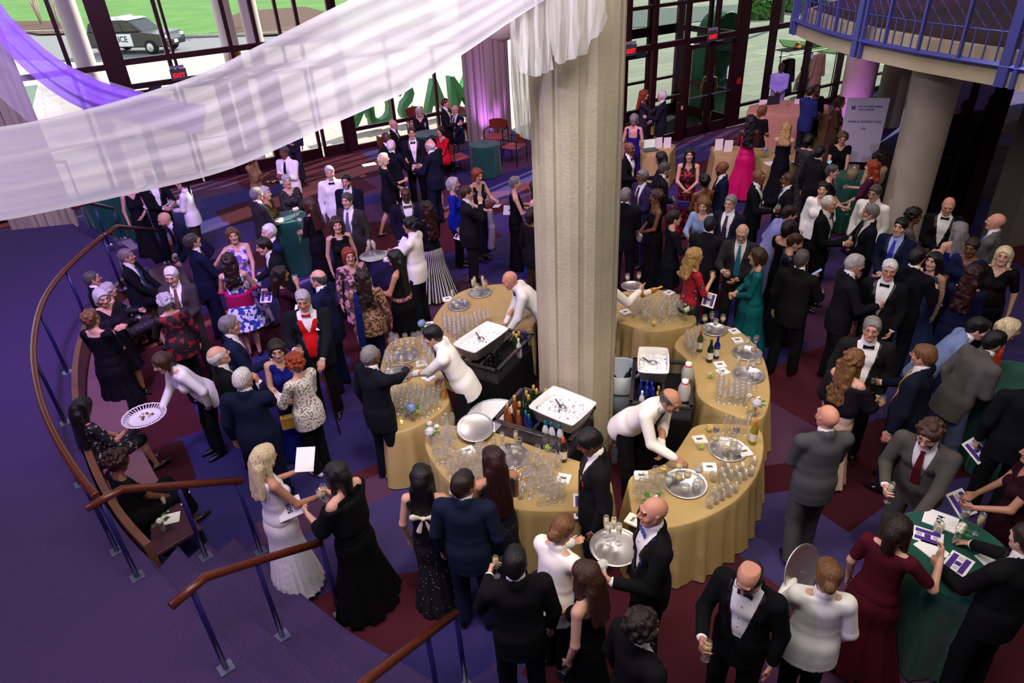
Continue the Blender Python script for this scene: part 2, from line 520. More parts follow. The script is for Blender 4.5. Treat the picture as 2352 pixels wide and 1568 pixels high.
# hand targets in torso axes relative to the shoulder line: (x outward or across, forward, height above pelvis)
HANDS = {'d': (.235, .035, -.10, .25), 'k': (.20, .08, -.02, .9), 'c': (.035, .24, .10, .9), 'g': (.15, .33, .23, 1.15), 'G': (.20, .34, .14, 1.15),
         'm': (.07, .20, .52, 1.1), 'x': (-.10, .20, .24, .6), 'u': (.24, .26, .50, .7), 'r': (.15, .50, .12, .6), 'R': (.20, .56, .22, .7),
         'b': (.12, .27, .04, .9), 's': (.05, .42, .42, .4), 't': (.17, .42, .20, .4), 'h': (.16, -.10, .05, .7), 'f': (.02, .27, .28, 1.0),
         'w': (.30, .22, .12, .5), 'H': (.12, .24, .36, 1.0), 'l': (.12, .38, .05, .5), 'e': (.03, .28, .16, 1.1), 'q': (.29, .12, .02, 1.1)}

HELD = []           # (person label, item kind, world position, facing)

def person(px, py, h, face, sex='m', out='tux', col='#14141A', hair='short', hc='db', skin='p', arms='dd', lean=0, hy=0, hp=0,
           sit=0, fz=0.0, fat=0.0, acc='', held='', label='', extra=None, foot=False, step_=0.0, group=None):
    extra = extra or {}
    s = h / 1.75
    fem = sex == 'f'
    rnd = random.Random(int(px * 7 + py * 13))
    L = math.radians(lean)
    u = np.array([0, math.sin(L), math.cos(L)]); v = np.array([0, math.cos(L), -math.sin(L)]); X = np.array([1.0, 0, 0])
    hipz = (0.50 if sit else .92 * s)
    P = np.array([0, -.16 * math.sin(L) if not sit else -.12, hipz])
    tp = lambda x, y, z: P + X * x * s + v * y * s + u * z * s
    TM = np.stack([X, v, u])                                   # world -> torso axes
    # head frame: pitch down hp, yaw hy (to the person's right positive)
    a, b2 = math.radians(hy), math.radians(hp + lean * 0.55)
    hf = np.array([math.sin(a) * math.cos(b2), math.cos(a) * math.cos(b2), -math.sin(b2)])
    hx = nrm(np.cross(hf, [0, 0, 1])); hu = np.cross(hx, hf)
    HM = np.stack([hx, hf, hu])
    nb = tp(0, 0.0, .55)
    C = nb + u * .045 * s + hu * .095 * s + hf * .018 * s
    hs = .97 + .03 * s if not fem else .94
    hd = lambda x, y, z: C + (hx * x + hf * y + hu * z) * hs
    top = hd(0, 0, .118)
    sw = (.185 if not fem else .158) * (1 + .15 * fat)
    # ---------- arms
    J = []
    for k, ch in enumerate(arms[:2]):                          # first letter right hand (+x), second left
        sg = 1 if k == 0 else -1
        S = tp(sg * sw, -.005, .475)
        hx_, hy_, hz_, curl = HANDS[ch]
        T = tp(sg * hx_, hy_, hz_ + (.0 if ch not in 'dk' else 0))
        if ch in 'dk' : T = T + np.array([0, .02, 0])
        if ch == 'd': T = S + np.array([sg * .055 * (1 + fat), .04, -.52]) * s
        if ch in extra: T = tp(*extra[ch])
        if sit and ch in 'db': T = tp(sg * .13, .32, .02)
        L1, L2 = .285 * s, .25 * s
        d = T - S; D = np.linalg.norm(d)
        if D > (L1 + L2) * .985: T = S + d / D * (L1 + L2) * .985; d = T - S; D = np.linalg.norm(d)
        pole = np.array([sg * (.55 if ch not in 'xc' else .9), -.55, -.9 if ch not in 'u' else -.8])
        dn = d / D; cosA = (L1 * L1 + D * D - L2 * L2) / (2 * L1 * D); cosA = max(-1, min(1, cosA))
        pp = nrm(pole - dn * float(pole @ dn))
        E = S + dn * L1 * cosA + pp * L1 * math.sqrt(max(0, 1 - cosA ** 2))
        J.append((S, E, T, sg, curl, ch))
    # ---------- hands: joints
    hands = []
    for (S, E, Wr, sg, curl, ch) in J:
        fd = nrm(Wr - E)
        n = np.array([-sg, 0, 0.0]) if ch not in 'tb' else np.array([-sg * .3, 0, 1.0])
        if ch in 'rRl': n = np.array([-sg * .35, 0, -1.0])
        n = nrm(n - fd * float(n @ fd))
        th = np.cross(fd, n); 
        if th @ np.array([0, .8, 1.0]) < 0: th = -th
        segs = []
        H = .98 * s if not fem else .88 * s
        kn = Wr + fd * .088 * H
        for q in range(4):
            o = (1.5 - q) * .0195 * H
            k0 = kn + th * o - fd * abs(q - 1.2) * .006 * H
            segs.append(('c', Wr + th * o * .55 + fd * .012, k0, .0145 * H, .0125 * H))
            ln = (.072, .082, .076, .058)[q] * H
            c1 = curl * .55 + rnd.uniform(-.06, .08); c2 = c1 + curl * .8
            if ch == 'u' and q > 0: c1 += .9; c2 += 1.5
            if ch == 'u' and q == 0: c1 = c2 = .1
            k1 = k0 + (fd * math.cos(c1) + n * math.sin(c1)) * ln * .5
            k2 = k1 + (fd * math.cos(c2) + n * math.sin(c2)) * ln * .5
            segs.append(('c', k0, k1, .0098 * H, .0088 * H)); segs.append(('c', k1, k2, .0088 * H, .0072 * H))
        b0 = Wr + fd * .025 * H + th * .022 * H
        b1 = b0 + (fd * .75 + th * .55 + n * .25) * .042 * H
        b3 = b1 + (fd * .9 + n * (.25 + .5 * curl)) * .034 * H
        segs.append(('c', b0, b1, .0145 * H, .011 * H)); segs.append(('c', b1, b3, .0105 * H, .0085 * H))
        grip = Wr + fd * .085 * H + n * .035 * H
        hands.append((Wr, segs, grip, sg, ch, n, fd))
    # ---------- legs
    st = extra.get('st', .0)
    LG = []
    for k, sg in ((0, 1), (1, -1)):
        hipj = P + np.array([sg * (.09 if not fem else .070) * s, 0, -.03])
        if sit:
            kn = P + np.array([sg * .11 * s, .43 * s, -.01]); an = np.array([sg * .11 * s, kn[1] + .06, .09])
        else:
            sp = extra.get('sp', .11 if not fem else .075)
            an = np.array([sg * sp * s, sg * st * .5, .09]); kn = (hipj + an) / 2 + np.array([sg * .008, .03 + abs(st) * .08, .0])
        LG.append((hipj, kn, an, sg))
    # ---------- place on the floor so the top of the head falls on its pixel
    if foot: g = np.array(at(px, py, fz)); yaw0 = math.atan2(g[0], g[1])
    else:
        g = np.array(at(px, py, fz + top[2] - .012)); yaw0 = math.atan2(g[0], g[1])
    yw = math.radians(face) + yaw0
    R = np.array([[math.cos(yw), math.sin(yw), 0], [-math.sin(yw), math.cos(yw), 0], [0, 0, 1]])
    base = g - (R @ np.array([top[0], top[1], 0]) if not foot else 0); base[2] = fz
    pxm = F_PX / max(1.5, depth_of(base + np.array([0, 0, h * .8])))
    fine = min(.0120, max(.0046, 1.25 / pxm)); med = min(.020, max(.0105, 2.9 / pxm)); hst = min(.013, max(.007, 1.9 / pxm))
    root = empty('person', tuple(base), -yw, label, 'person', group)
    skinm = mat('skin', SKIN[skin], .48, spec=.35); 
    Wt = lambda ax, ay: TM.T @ np.diag([1 / ax, 1 / ay, 1.0]) @ TM
    Wh = lambda ax, ay, az: HM.T @ np.diag([1 / ax, 1 / ay, 1 / az]) @ HM
    fa = 1 + .35 * fat
    def torso(F, g, lo=True, sh=True):
        cw = (.118 if not fem else .100) * s
        F.cone(tp(0, -.005, .40), tp(0, .0, .22), cw + g, cw * .97 + g, .05, Wt(1.30, .86))
        ww = (.105 if not fem else .086) * s * fa
        F.cone(tp(0, .012 * fat, .14), tp(0, .02 * fat, .08), ww + g, ww * 1.03 + g, .06, Wt(1.22, .92))
        if lo: F.cone(tp(0, -.01, .02), tp(0, -.01, -.04), (.112 if not fem else .112) * s * fa + g, (.108 if not fem else .110) * s * fa + g, .06, Wt(1.30, .95))
        if fat > .3: F.cone(tp(0, .055 * fat, .12), tp(0, .05 * fat, .06), .10 * s * fa + g, .10 * s * fa + g, .06)
        if fem:
            for sg in (1, -1): F.cone(tp(sg * .068, .075, .30), tp(sg * .064, .082, .29), .055 * s + g, .052 * s + g, .03)
        else:
            F.cone(tp(-.08, .045, .36), tp(.08, .045, .36), .055 * s + g, .055 * s + g, .04)
        if sh:
            F.cone(tp(-sw * .92, -.005, .465), tp(sw * .92, -.005, .465), .050 * s + g * .8, .050 * s + g * .8, .04)
            for sg in (1, -1): F.cone(tp(0, -.012, .535), tp(sg * sw * .72, -.008, .488), .036 * s + g * .5, .036 * s + g * .5, .035)
    def arm(F, S, E, Wr, g, upto=1.0, k=.02):
        r0, r1, r2 = ((.050, .041, .028) if not fem else (.041, .034, .0235))
        r0 *= s * (1 + .2 * fat); r1 *= s * (1 + .15 * fat); r2 *= s
        F.cone(S, S + (E - S) * min(1, upto * 2), r0 + g, r0 + (r1 - r0) * min(1, upto * 2) + g, k)
        if upto > .5:
            t = (upto - .5) * 2; F.cone(E, E + (Wr - E) * t, r1 + g, r1 + (r2 - r1) * t + g, .018)
    def legs(F, g, gb, k=.03, bottom=None):
        for (a_, b_, c_, sg) in LG:
            r = (.084, .058, .044) if not fem else (.076, .054, .036)
            F.cone(a_, b_, r[0] * s * (1 + .15 * fat) + g, r[1] * s + g, k)
            F.cone(b_, c_, r[1] * s + g, r[2] * s + gb, .02)
    def bounds(ps, m):
        ps = np.array(ps); return ps.min(0) - m, ps.max(0) + m
    def put(F, name, mats_, idxf=None, parent=root):
        V, Q = F.mesh()
        if len(V) == 0: return None
        mi = None
        if idxf is not None: mi = idxf(V[Q].mean(1))
        me = fast_mesh(name, V, Q, mi)
        for m in mats_: me.materials.append(m)
        o = bpy.data.objects.new(name, me); COL.objects.link(o); o.parent = parent
        return o
    # ================= body
    showlegs = out in ('kdress', 'skirt', 'sparkle') or sit and fem or out == 'dress' and fem
    pts = [tp(-.22, -.15, -.1), tp(.22, .15, .5), hd(-.1, -.13, -.15), hd(.1, .14, .13)]
    for (S, E, Wr, sg, c_, ch) in J: pts += [S, E, Wr]
    for hnd in hands: pts += [q[2] for q in hnd[1]]
    if showlegs:
        for (a_, b_, c_, sg) in LG: pts += [a_, b_, c_, c_ + np.array([0, .12, -.09])]
    lo, hi = bounds(pts, .05); 
    fx = [(C[0] - .12, C[0] + .12)]; fy = [(C[1] - .13, C[1] + .16)]; fzv = [(C[2] - .16, C[2] + .14)]
    for (Wr, segs, grip, sg, ch, n, fd) in hands:
        q = np.array([t[1] for t in segs] + [t[2] for t in segs])
        if ch in 'k': continue
        l_, h_ = q.min(0) - .015, q.max(0) + .015
        fx.append((l_[0], h_[0])); fy.append((l_[1], h_[1])); fzv.append((l_[2], h_[2]))
    F = Field(axis(lo[0], hi[0], fx, med, fine), axis(lo[1], hi[1], fy, med, fine), axis(max(lo[2], .0), hi[2], fzv, med, fine))
    torso(F, -.004)
    for (S, E, Wr, sg, c_, ch) in J: arm(F, S, E, Wr, 0.0)
    if showlegs:
        for (a_, b_, c_, sg) in LG:
            F.cone(a_, b_, .070 * s, .048 * s, .03)
            F.cone(b_, b_ * .65 + c_ * .35 + np.array([0, -.012, 0]), .048 * s, .050 * s, .02); F.cone(b_ * .65 + c_ * .35 + np.array([0, -.012, 0]), c_, .050 * s, .029 * s, .02)
            F.cone(c_ + np.array([0, -.02, -.045]), c_ + np.array([0, .11, -.062]), .028, .024, .02)
    for (Wr, segs, grip, sg, ch, n, fd) in hands:
        for (_, p0, p1, r0, r1) in segs: F.cone(p0, p1, r0, r1, .006 if r0 < .012 else .010)
    nr = (.056 if not fem else .045) * s * (1 + .15 * fat)
    F.cone(nb - u * .03, C - hu * .05 * s - hf * .012, nr * 1.08, nr * .96, .03)
    # head
    F.cone(hd(0, -.012, .026), hd(0, -.012, .026), .0905 * hs, .0905 * hs, .01, Wh(.84, 1.06, 1.0))
    F.cone(hd(0, .030, -.01), hd(0, .040, -.075), .064, .044 * (1 + .2 * fat), .03, Wh(.95, .95, 1.0))
    for sg in (1, -1):
        F.cone(hd(sg * .055, -.002, -.035), hd(sg * .022, .062, -.095), .020 * (1 + .4 * fat), .016, .025)
        F.cone(hd(sg * .040, .058, -.025), hd(sg * .040, .058, -.025), .026, .026, .018)
        F.cone(hd(sg * .077, -.008, .016), hd(sg * .074, -.004, -.018), .0155, .010, .006, Wh(.5, .9, 1.0))
    F.cone(hd(0, .070, -.098), hd(0, .070, -.098), .019, .019, .014)
    F.cone(hd(-.034, .080, .034), hd(.034, .080, .034), .0125, .0125, .016)
    for sg in (1, -1): F.cone(hd(sg * .032, .096, .012), hd(sg * .032, .096, .012), .0125, .0125, .010, op='sub')
    for sg in (1, -1): F.cone(hd(sg * .022, .086, .0225), hd(sg * .041, .083, .0215), .0058, .0058, .006)
    F.cone(hd(0, .088, .022), hd(0, .110, -.022), .0075, .0125, .008)
    F.cone(hd(-.014, .096, -.028), hd(.014, .096, -.028), .0095, .0095, .006)
    F.cone(hd(-.018, .083, -.056), hd(.018, .083, -.056), .0090, .0090, .006)
    F.cone(hd(-.015, .080, -.066), hd(.015, .080, -.066), .0095, .0095, .006)
    hair_rgb = HAIRC[hc]
    bdark = {'wh': 'sv', 'sv': 'gy', 'pb': 'lb', 'bl': 'lb'}.get(hc, hc)
    stock = out in ('kdress', 'skirt') and extra.get('hose')
    def bi(c):
        q = (c - C) @ HM.T / hs
        m = np.zeros(len(c), int)
        m[(np.abs(q[:, 0]) < .026) & (np.abs(q[:, 2] + .061) < (.0065 if not fem else .0085)) & (q[:, 1] > .078)] = 1
        m[(np.abs(q[:, 2] - .036) < .0065) & (np.abs(q[:, 0]) > .012) & (np.abs(q[:, 0]) < .050) & (q[:, 1] > .062)] = 2
        return m
    put(F, 'body', [skinm, mat('lips', (LIPC if fem else LIPM)[skin], .5), mat('eyebrow', HAIRC[bdark], .8)], bi)
    for sg in (1, -1):
        eo = bpy.data.objects.new('eye', eye_mesh()); COL.objects.link(eo); eo.parent = root
        eo.location = tuple(hd(sg * .0315, .0785, .0105))
        zf = nrm(hf * 1.0 + hx * sg * .06 - hu * .1); eo.rotation_euler = Vector(zf).to_track_quat('Z', 'Y').to_euler()
    # ================= hair
    if hair != 'bald':
        g_ = {'crop': .005, 'short': .009, 'fringe': .0045, 'thin': .005}.get(hair, .012)
        big = extra.get('hv', 1.0)
        ln = extra.get('hl', .30)
        lo, hi = bounds([hd(-.1, -.12, -.1), hd(.1, .11, .13)], .06)
        if hair in ('long', 'pony', 'curlylong'): lo = np.minimum(lo, tp(-.16, -.18, .52 - ln)); 
        if hair in ('afro', 'curly'): lo = lo - .03; hi = hi + .03
        F = Field(*(axis(lo[i], hi[i], [], hst, hst) for i in range(3)))
        F.cone(hd(0, -.012, .026), hd(0, -.012, .026), .0905 * hs + g_, .0905 * hs + g_, .01, Wh(.84, 1.05, 1.0))
        if hair not in ('crop', 'fringe', 'thin'): F.cone(hd(-.012, .040, .066), hd(.012, -.03, .066), .046 + g_ * .6, .056 + g_ * .5, .02, Wh(1.2, 1, .9))
        F.cone(hd(0, -.055, -.01), hd(0, -.05, -.05), .056 + g_ * .6, .044 + g_ * .3, .03)
        if hair in ('short', 'crop', 'fringe', 'thin', 'curly'):
            for sg in (1, -1): F.cone(hd(sg * .066, -.012, .02), hd(sg * .066, .016, -.012), .018 + g_ * .4, .011 + g_ * .2, .012)
        # open the face
        F.cone(hd(.006 * rnd.choice((-1, 1)), .112, -.012), hd(0, .115, -.09), .074 if hair not in ('fringe', 'thin') else .080, .08, .008, Wh(.90, 1, 1.22), op='sub')
        if hair in ('short', 'crop', 'fringe', 'thin', 'curly', 'afro', 'bun', 'pony', 'updo'):
            for sg in (1, -1): F.cone(hd(sg * .095, .0, -.012), hd(sg * .090, .01, -.05), .026, .03, .008, op='sub')
            F.cone(hd(0, .03, -.12), hd(0, -.02, -.14), .075, .06, .01, op='sub')
        if hair == 'fringe': F.cone(hd(0, .06, .11), hd(0, -.045, .105), .082, .074, .015, op='sub')
        if hair == 'thin': F.cone(hd(0, .09, .10), hd(0, .07, .10), .052, .05, .015, op='sub')
        if hair in ('bob', 'longbob', 'long', 'curlylong'):
            z1 = {'bob': -.085, 'longbob': -.15}.get(hair, -.16)
            for sg in (1, -1):
                F.cone(hd(sg * .070, -.012, .03), hd(sg * .080, .002, z1), .034 * big, .026 * big, .03)
                F.cone(hd(sg * .052, .05, .062), hd(sg * .078, .030, -.03), .022, .018, .025)
            F.cone(hd(0, -.075, .0), hd(0, -.078, z1), .062 * big, .050 * big, .03)
        if hair in ('long', 'curlylong'):
            for sx_ in (-1, -.35, .35, 1):
                e_ = tp(sx_ * .085, -.115 + (.03 if fat else 0) - .03 * (1 - abs(sx_)), .52 - ln + .04 * abs(sx_))
                F.cone(hd(sx_ * .06, -.085, -.06), e_, .042 * big, .026 * big, .035)
            if extra.get('front'):
                for sg in (1, -1): F.cone(hd(sg * .078, .0, -.06), tp(sg * .10, .10, .30), .028, .02, .03)
        if hair in ('curly', 'afro', 'curlylong', 'updo'):
            nb_ = {'curly': 46, 'afro': 60, 'curlylong': 60, 'updo': 18}[hair]
            for _ in range(nb_):
                t1 = rnd.uniform(0, 2 * PI); t2 = rnd.uniform(-.25, 1.0)
                dd = np.array([math.cos(t1) * math.sqrt(1 - t2 * t2) * .084, math.sin(t1) * math.sqrt(1 - t2 * t2) * .1 - .014, t2 * .095 + .02])
                if dd[1] > .03 and dd[2] < .065: continue
                F.cone(hd(*(dd * (1.10 if hair != 'afro' else 1.22))), hd(*(dd * 1.1)), .022 if hair != 'updo' else .018, .022, .008)
            if hair == 'curlylong':
                for _ in range(50):
                    t = rnd.random(); q = hd(rnd.uniform(-.09, .09), -.11, -.02) * (1 - t) + tp(rnd.uniform(-.12, .12), -.15, .54 - ln) * t
                    F.cone(q, q + np.array([0, 0, -.02]), .027, .024, .01)
        if hair == 'bun': F.cone(hd(0, -.120, .015 + extra.get('bz', 0)), hd(0, -.125, .01 + extra.get('bz', 0)), .040, .040, .012)
        if hair == 'pony': F.cone(hd(0, -.115, .03), tp(.0, -.10, .52 - ln), .026, .014, .02)
        if 'beard' in acc: pass
        hm = hair_mat(hair_rgb)
        put(F, 'hair', [hm])
    if 'beard' in acc:
        lo, hi = bounds([hd(-.08, -.02, -.13), hd(.08, .11, .0)], .03)
        F = Field(*(axis(lo[i], hi[i], [], fine * 1.3, fine * 1.3) for i in range(3)))
        F.cone(hd(0, .040, -.060), hd(0, .048, -.090), .052, .040, .02, Wh(.95, 1, 1))
        for sg in (1, -1): F.cone(hd(sg * .066, .0, -.02), hd(sg * .034, .055, -.092), .013, .018, .02)
        F.cone(hd(0, .05, .03), hd(0, .06, -.02), .055, .036, .006, op='sub')
        F.cone(hd(-.014, .1, -.06), hd(.014, .1, -.06), .013, .013, .004, op='sub')
        put(F, 'beard', [mat('beard', HAIRC[extra.get('bc', hc)], .8, bump=.5, bscale=150)])
    if 'stache' in acc:
        b_ = MB(); b_.tube([hd(-.03, .088, -.052), hd(-.012, .098, -.043), hd(.012, .098, -.043), hd(.03, .088, -.052)], [.004, .008, .008, .004], 6)
        b_.build('moustache', mat('beard', HAIRC[extra.get('bc', hc)], .8), root)
    if 'glass' in acc:
        b_ = MB()
        for sg in (1, -1):
            cc = [hd(sg * .033 + .022 * math.cos(t), .100 - .004 * abs(math.cos(t)), .008 + .017 * math.sin(t)) for t in np.linspace(0, 2 * PI, 11)]
            b_.tube(cc, .0016, 4)
            b_.tube([hd(sg * .055, .098, .012), hd(sg * .080, .06, .014), hd(sg * .083, -.005, .010)], .0016, 4)
        b_.tube([hd(-.011, .102, .012), hd(.011, .102, .012)], .0016, 4)
        b_.build('glasses', mat('spectacle_frame', extra.get('gc', '#1A1614'), .3, .4), root)
    if 'earring' in acc:
        b_ = MB()
        for sg in (1, -1): b_.tube([hd(sg * .080, -.004, -.03), hd(sg * .081, -.004, -.06)], .004, 6)
        b_.build('earrings', mat('jewel', '#E8E0D0', .2, .8), root)
    if 'pearls' in acc or 'neck' in acc:
        b_ = MB(); rr = .072 if fem else .08
        for t in np.linspace(-2.2, 2.2, 26):
            q = nb + X * rr * 1.05 * math.sin(t) + v * (rr * math.cos(t) + .008) - u * (.035 + .05 * (1 + math.cos(t)) / 2)
            b_.lathe([(.0005, .006), (.0055, .002), (.0055, -.002), (.0005, -.006)], tuple(q), 5)
        b_.build('necklace', mat('pearl', '#F0E8E0' if 'pearls' in acc else '#C9B37A', .25, .2), root)
    # ================= clothes
    def grid(g, zlo, zhi, arms_=True, wide=0.0):
        ps = [tp(-.20 - wide, -.16 - wide, zlo), tp(.20 + wide, .18 + wide + .1 * fat, zlo), tp(-.2, -.15, zhi), tp(.2, .15, zhi)]
        if arms_:
            for (S, E, Wr, sg, c_, ch) in J: ps += [S, E, Wr]
        l_, h_ = bounds(ps, g + .055)
        l_[2] = max(l_[2], .004)
        return Field(*(axis(l_[i], h_[i], [], med, med) for i in range(3)))
    tz = lambda Xc, Yc, Zc: ((Yc - P[1]) * u[1] + (Zc - P[2]) * u[2]) / s      # torso height of a point
    ty = lambda Xc, Yc, Zc: ((Yc - P[1]) * v[1] + (Zc - P[2]) * v[2]) / s
    fabric = lambda name, c, **k: mat(name, c, k.get('rough', .9), spec=.14, bump=.12, bscale=420.0, vary=k.get('vary', .12), vscale=9.0, sheen=k.get('sheen', .0))
    jc = col
    if out in ('tux', 'suit', 'waiter', 'open'):
        pc = extra.get('pc', '#101014' if out in ('tux', 'waiter') else col)
        # trousers
        ps = [q for lg in LG for q in lg[:3]] + [tp(0, 0, .1)]
        l_, h_ = bounds(ps, .17); l_[2] = .015
        F = Field(*(axis(l_[i], h_[i], [], med, med) for i in range(3)))
        torso(F, .010, sh=False); legs(F, .014, .024)
        F.clip(lambda a_, b_, c_: tz(a_, b_, c_) * s - .12)
        F.clip(lambda a_, b_, c_: .045 - c_)
        put(F, 'trousers', [fabric('trouser_cloth', pc)])
        # shirt
        sc = extra.get('sc', '#F2EFEC')
        F = grid(.02, -.05, .58, True)
        torso(F, .004); 
        F.cone(nb - u * .045 * s, nb + u * .028 * s, nr + .011, nr + .009, .01)
        for (S, E, Wr, sg, c_, ch) in J:
            F.cone(Wr + (E - Wr) * .35, Wr + (E - Wr) * .02, .034 * s + .003, .031 * s + .006, .01)
        put(F, 'shirt', [fabric('shirt_cloth', sc, vary=.03)])
        # jacket
        F = grid(.06, -.16, .55)
        torso(F, .019, lo=True)
        F.cone(tp(0, .0, .05), tp(0, .0, -.17), .112 * s * fa + .020, .120 * s * fa + .026, .06, Wt(1.28, .98))
        for (S, E, Wr, sg, c_, ch) in J:
            arm(F, S, E, Wr, .014, .955, .025)
        F.cone(nb - u * .06 * s - v * .004, nb + u * .004 - v * .012, nr + .030, nr + .021, .02)
        zc = -.165
        F.clip(lambda a_, b_, c_: np.where(np.abs(a_) < .26, (zc - tz(a_, b_, c_)) * s, -1.0))
        if arms[0] in 'dk' or arms[1] in 'dk' : pass
        zb = extra.get('zb', .12 if out != 'open' else -.2); wt = .072 * s; vw = extra.get('vw', 1.0)
        def wz(z_): return np.clip((z_ - zb) / (.50 - zb), 0, 1) ** .8 * wt * vw + (0.0 if out != 'open' else .05)
        F.fn(lambda a_, b_, c_: np.maximum(np.maximum(np.abs(a_) - wz(tz(a_, b_, c_)), -ty(a_, b_, c_) * s + .01), (zb - tz(a_, b_, c_)) * s),
             tp(-.12, 0, zb - .02) - .15, tp(.12, .2, .62) + .15, 0, 'sub')
        F.cone(nb + u * .004 + v * .006, nb + u * .09 + v * .01, nr + .008, nr + .016, 0, op='sub')
        lap = extra.get('lap', '#08080A' if out == 'tux' else None)
        lr = .42 if out == 'tux' else .8
        if out == 'tux' and jc.upper() in ('#F4F0EA',): lap = '#F6F2EC'
        if lap is None: lap = jc
        def ji(c_):
            zz = ((c_ - P) @ u) / s; yy = (c_ - P) @ v; xx = np.abs(c_[:, 0])
            w_ = wz(zz); inside = (zz > zb) & (yy > .03) & (xx < w_ + .034) & (xx < .12)
            return inside.astype(int)
        jm = fabric('jacket_cloth', jc, vary=.06 if out == 'waiter' else .15)
        put(F, 'jacket', [jm, mat('lapel_cloth', lap, lr, spec=.5)], ji)
        # neckwear
        ft = lambda z_: {0: .0}.get(0) + (.118 if z_ < .36 else .118 - (z_ - .36) * .36) + (.075 * fat if z_ < .25 and fat > .3 else 0)
        if 'bow' in acc or (out in ('tux', 'waiter') and 'tie' not in acc and 'plain' not in acc):
            b_ = MB(); o_ = tp(0, .082 + .01 * fat, .515)
            for sg in (1, -1):
                A_ = o_ + X * sg * .006; B_ = o_ + X * sg * .052 * extra.get('bw', 1)
                Vv = [A_ + u * .008 + v * .008, A_ - u * .008 + v * .008, B_ - u * .021 + v * .006, B_ + u * .021 + v * .006,
                      A_ + u * .008 - v * .006, A_ - u * .008 - v * .006, B_ - u * .021 - v * .006, B_ + u * .021 - v * .006]
                b_.add(Vv, [(0, 1, 2, 3), (7, 6, 5, 4), (0, 3, 7, 4), (1, 5, 6, 2), (3, 2, 6, 7), (0, 4, 5, 1)])
            b_.box(tuple(o_ + v * .003), (.016, .018, .02))
            b_.build('bow_tie', extra.get('tm') or mat('bow_tie_cloth', extra.get('tc', '#0A0A0C'), .4), root)
        elif 'tie' in acc:
            b_ = MB(); zz = [.515, .49, .44, .36, .25, .12, .07]; ww_ = [.017, .015, .022, .028, .034, .040, .004]
            Vv = []; Ff = []
            for z_, w_ in zip(zz, ww_):
                y_ = .078 if z_ > .5 else (.088 if z_ > .48 else ft(z_) + .014)
                for sx_, dy in ((-1, 0), (1, 0), (1, -.008), (-1, -.008)): Vv.append(tp(sx_ * w_, y_ + dy + (.004 if dy == 0 else 0), z_))
            for i in range(len(zz) - 1):
                for k_ in range(4): Ff.append((i * 4 + k_, i * 4 + (k_ + 1) % 4, i * 4 + 4 + (k_ + 1) % 4, i * 4 + 4 + k_))
            Ff += [(3, 2, 1, 0), tuple(len(Vv) - 4 + k_ for k_ in range(4))]
            b_.add(Vv, [tuple(reversed(f_)) for f_ in Ff])
            b_.build('necktie', extra.get('tm') or mat('necktie_cloth', extra.get('tc', '#0A0A0C'), .5), root)
        if out == 'tux' and 'vest' not in acc:
            b_ = MB()
            for z_ in (.42, .33, .24):
                q = tp(0, ft(z_) + .012, z_); b_.lathe([(.0004, .005), (.005, .0), (.0004, -.005)], tuple(q), 6)
            b_.build('shirt_studs', mat('stud', '#0C0C0E', .3), root)
        if 'vest' in acc:
            F = grid(.03, .0, .50, False)
            torso(F, .013, sh=False)
            F.clip(lambda a_, b_, c_: np.maximum(tz(a_, b_, c_) * s - .46 * s, -tz(a_, b_, c_)))
            F.fn(lambda a_, b_, c_: np.maximum(np.abs(a_) - np.clip((tz(a_, b_, c_) - .3) * .4, 0, .1), -ty(a_, b_, c_)), tp(-.1, 0, .28) - .1, tp(.1, .2, .5) + .1, 0, 'sub')
            put(F, 'waistcoat', [fabric('waistcoat_cloth', extra.get('vc', '#C4161A'))])
        if 'square' in acc:
            b_ = MB(); q = tp(-.098, .125, .33)
            b_.add([q - X * .022, q + X * .022 + u * .004, q + X * .012 + u * .035 - v * .01, q - X * .008 + u * .026 - v * .008,
                    q - X * .022 - v * .012, q + X * .022 + u * .004 - v * .012], [(0, 1, 2, 3), (4, 3, 2, 5), (0, 4, 5, 1)])
            b_.build('pocket_square', mat('square_cloth', extra.get('qc', '#F4F1EE'), .7), root)
    else:
        # dresses, blouses
        M1 = extra.get('m') or fabric('dress_cloth', col, rough=extra.get('rough', .8))
        sl = extra.get('sl', 0.0); topz = extra.get('top', .50 if sl == 0 else .52); hem = extra.get('hem', .03 if out == 'dress' else .50 * s)
        blouse = out in ('blouse', 'chef')
        F = grid(.05, -.16 if blouse else -.10, .56, sl > 0)
        torso(F, .011 if out != 'chef' else .024)
        if blouse: F.cone(tp(0, 0, .05), tp(0, 0, -.15), .112 * s * fa + .014, .122 * s * fa + (.02 if out != 'chef' else .035), .05, Wt(1.28, .98))
        F.clip(lambda a_, b_, c_: (tz(a_, b_, c_) - topz) * s)
        if blouse: F.clip(lambda a_, b_, c_: np.where(np.abs(a_) < .20, (-.15 - tz(a_, b_, c_)) * s, -1.0))
        else: F.clip(lambda a_, b_, c_: (-.10 - tz(a_, b_, c_)) * s)
        if sl > 0:
            for (S, E, Wr, sg, c_, ch) in J: arm(F, S, E, Wr, .012 if out != 'chef' else .020, min(sl, .97), .025)
        elif topz > .42:
            for (S, E, Wr, sg, c_, ch) in J: F.cone(S + X * sg * .012 + u * .03, S + X * sg * .03 - u * .10, .060 * s, .056 * s, .006, op='sub')
        if out == 'chef': F.cone(nb - u * .06 * s, nb + u * .006 - v * .008, nr + .032, nr + .022, .02)
        nw = extra.get('nw', .055 if out != 'chef' else .035); nd = extra.get('nd', .40)
        F.fn(lambda a_, b_, c_: np.maximum(np.maximum(np.abs(a_) - np.clip((tz(a_, b_, c_) - nd) / (.52 - nd), 0, 1) * nw * 1.5 * s, -ty(a_, b_, c_) * s + .0), (nd - tz(a_, b_, c_)) * s),
             tp(-.2, 0, nd) - .1, tp(.2, .2, .6) + .1, 0, 'sub')
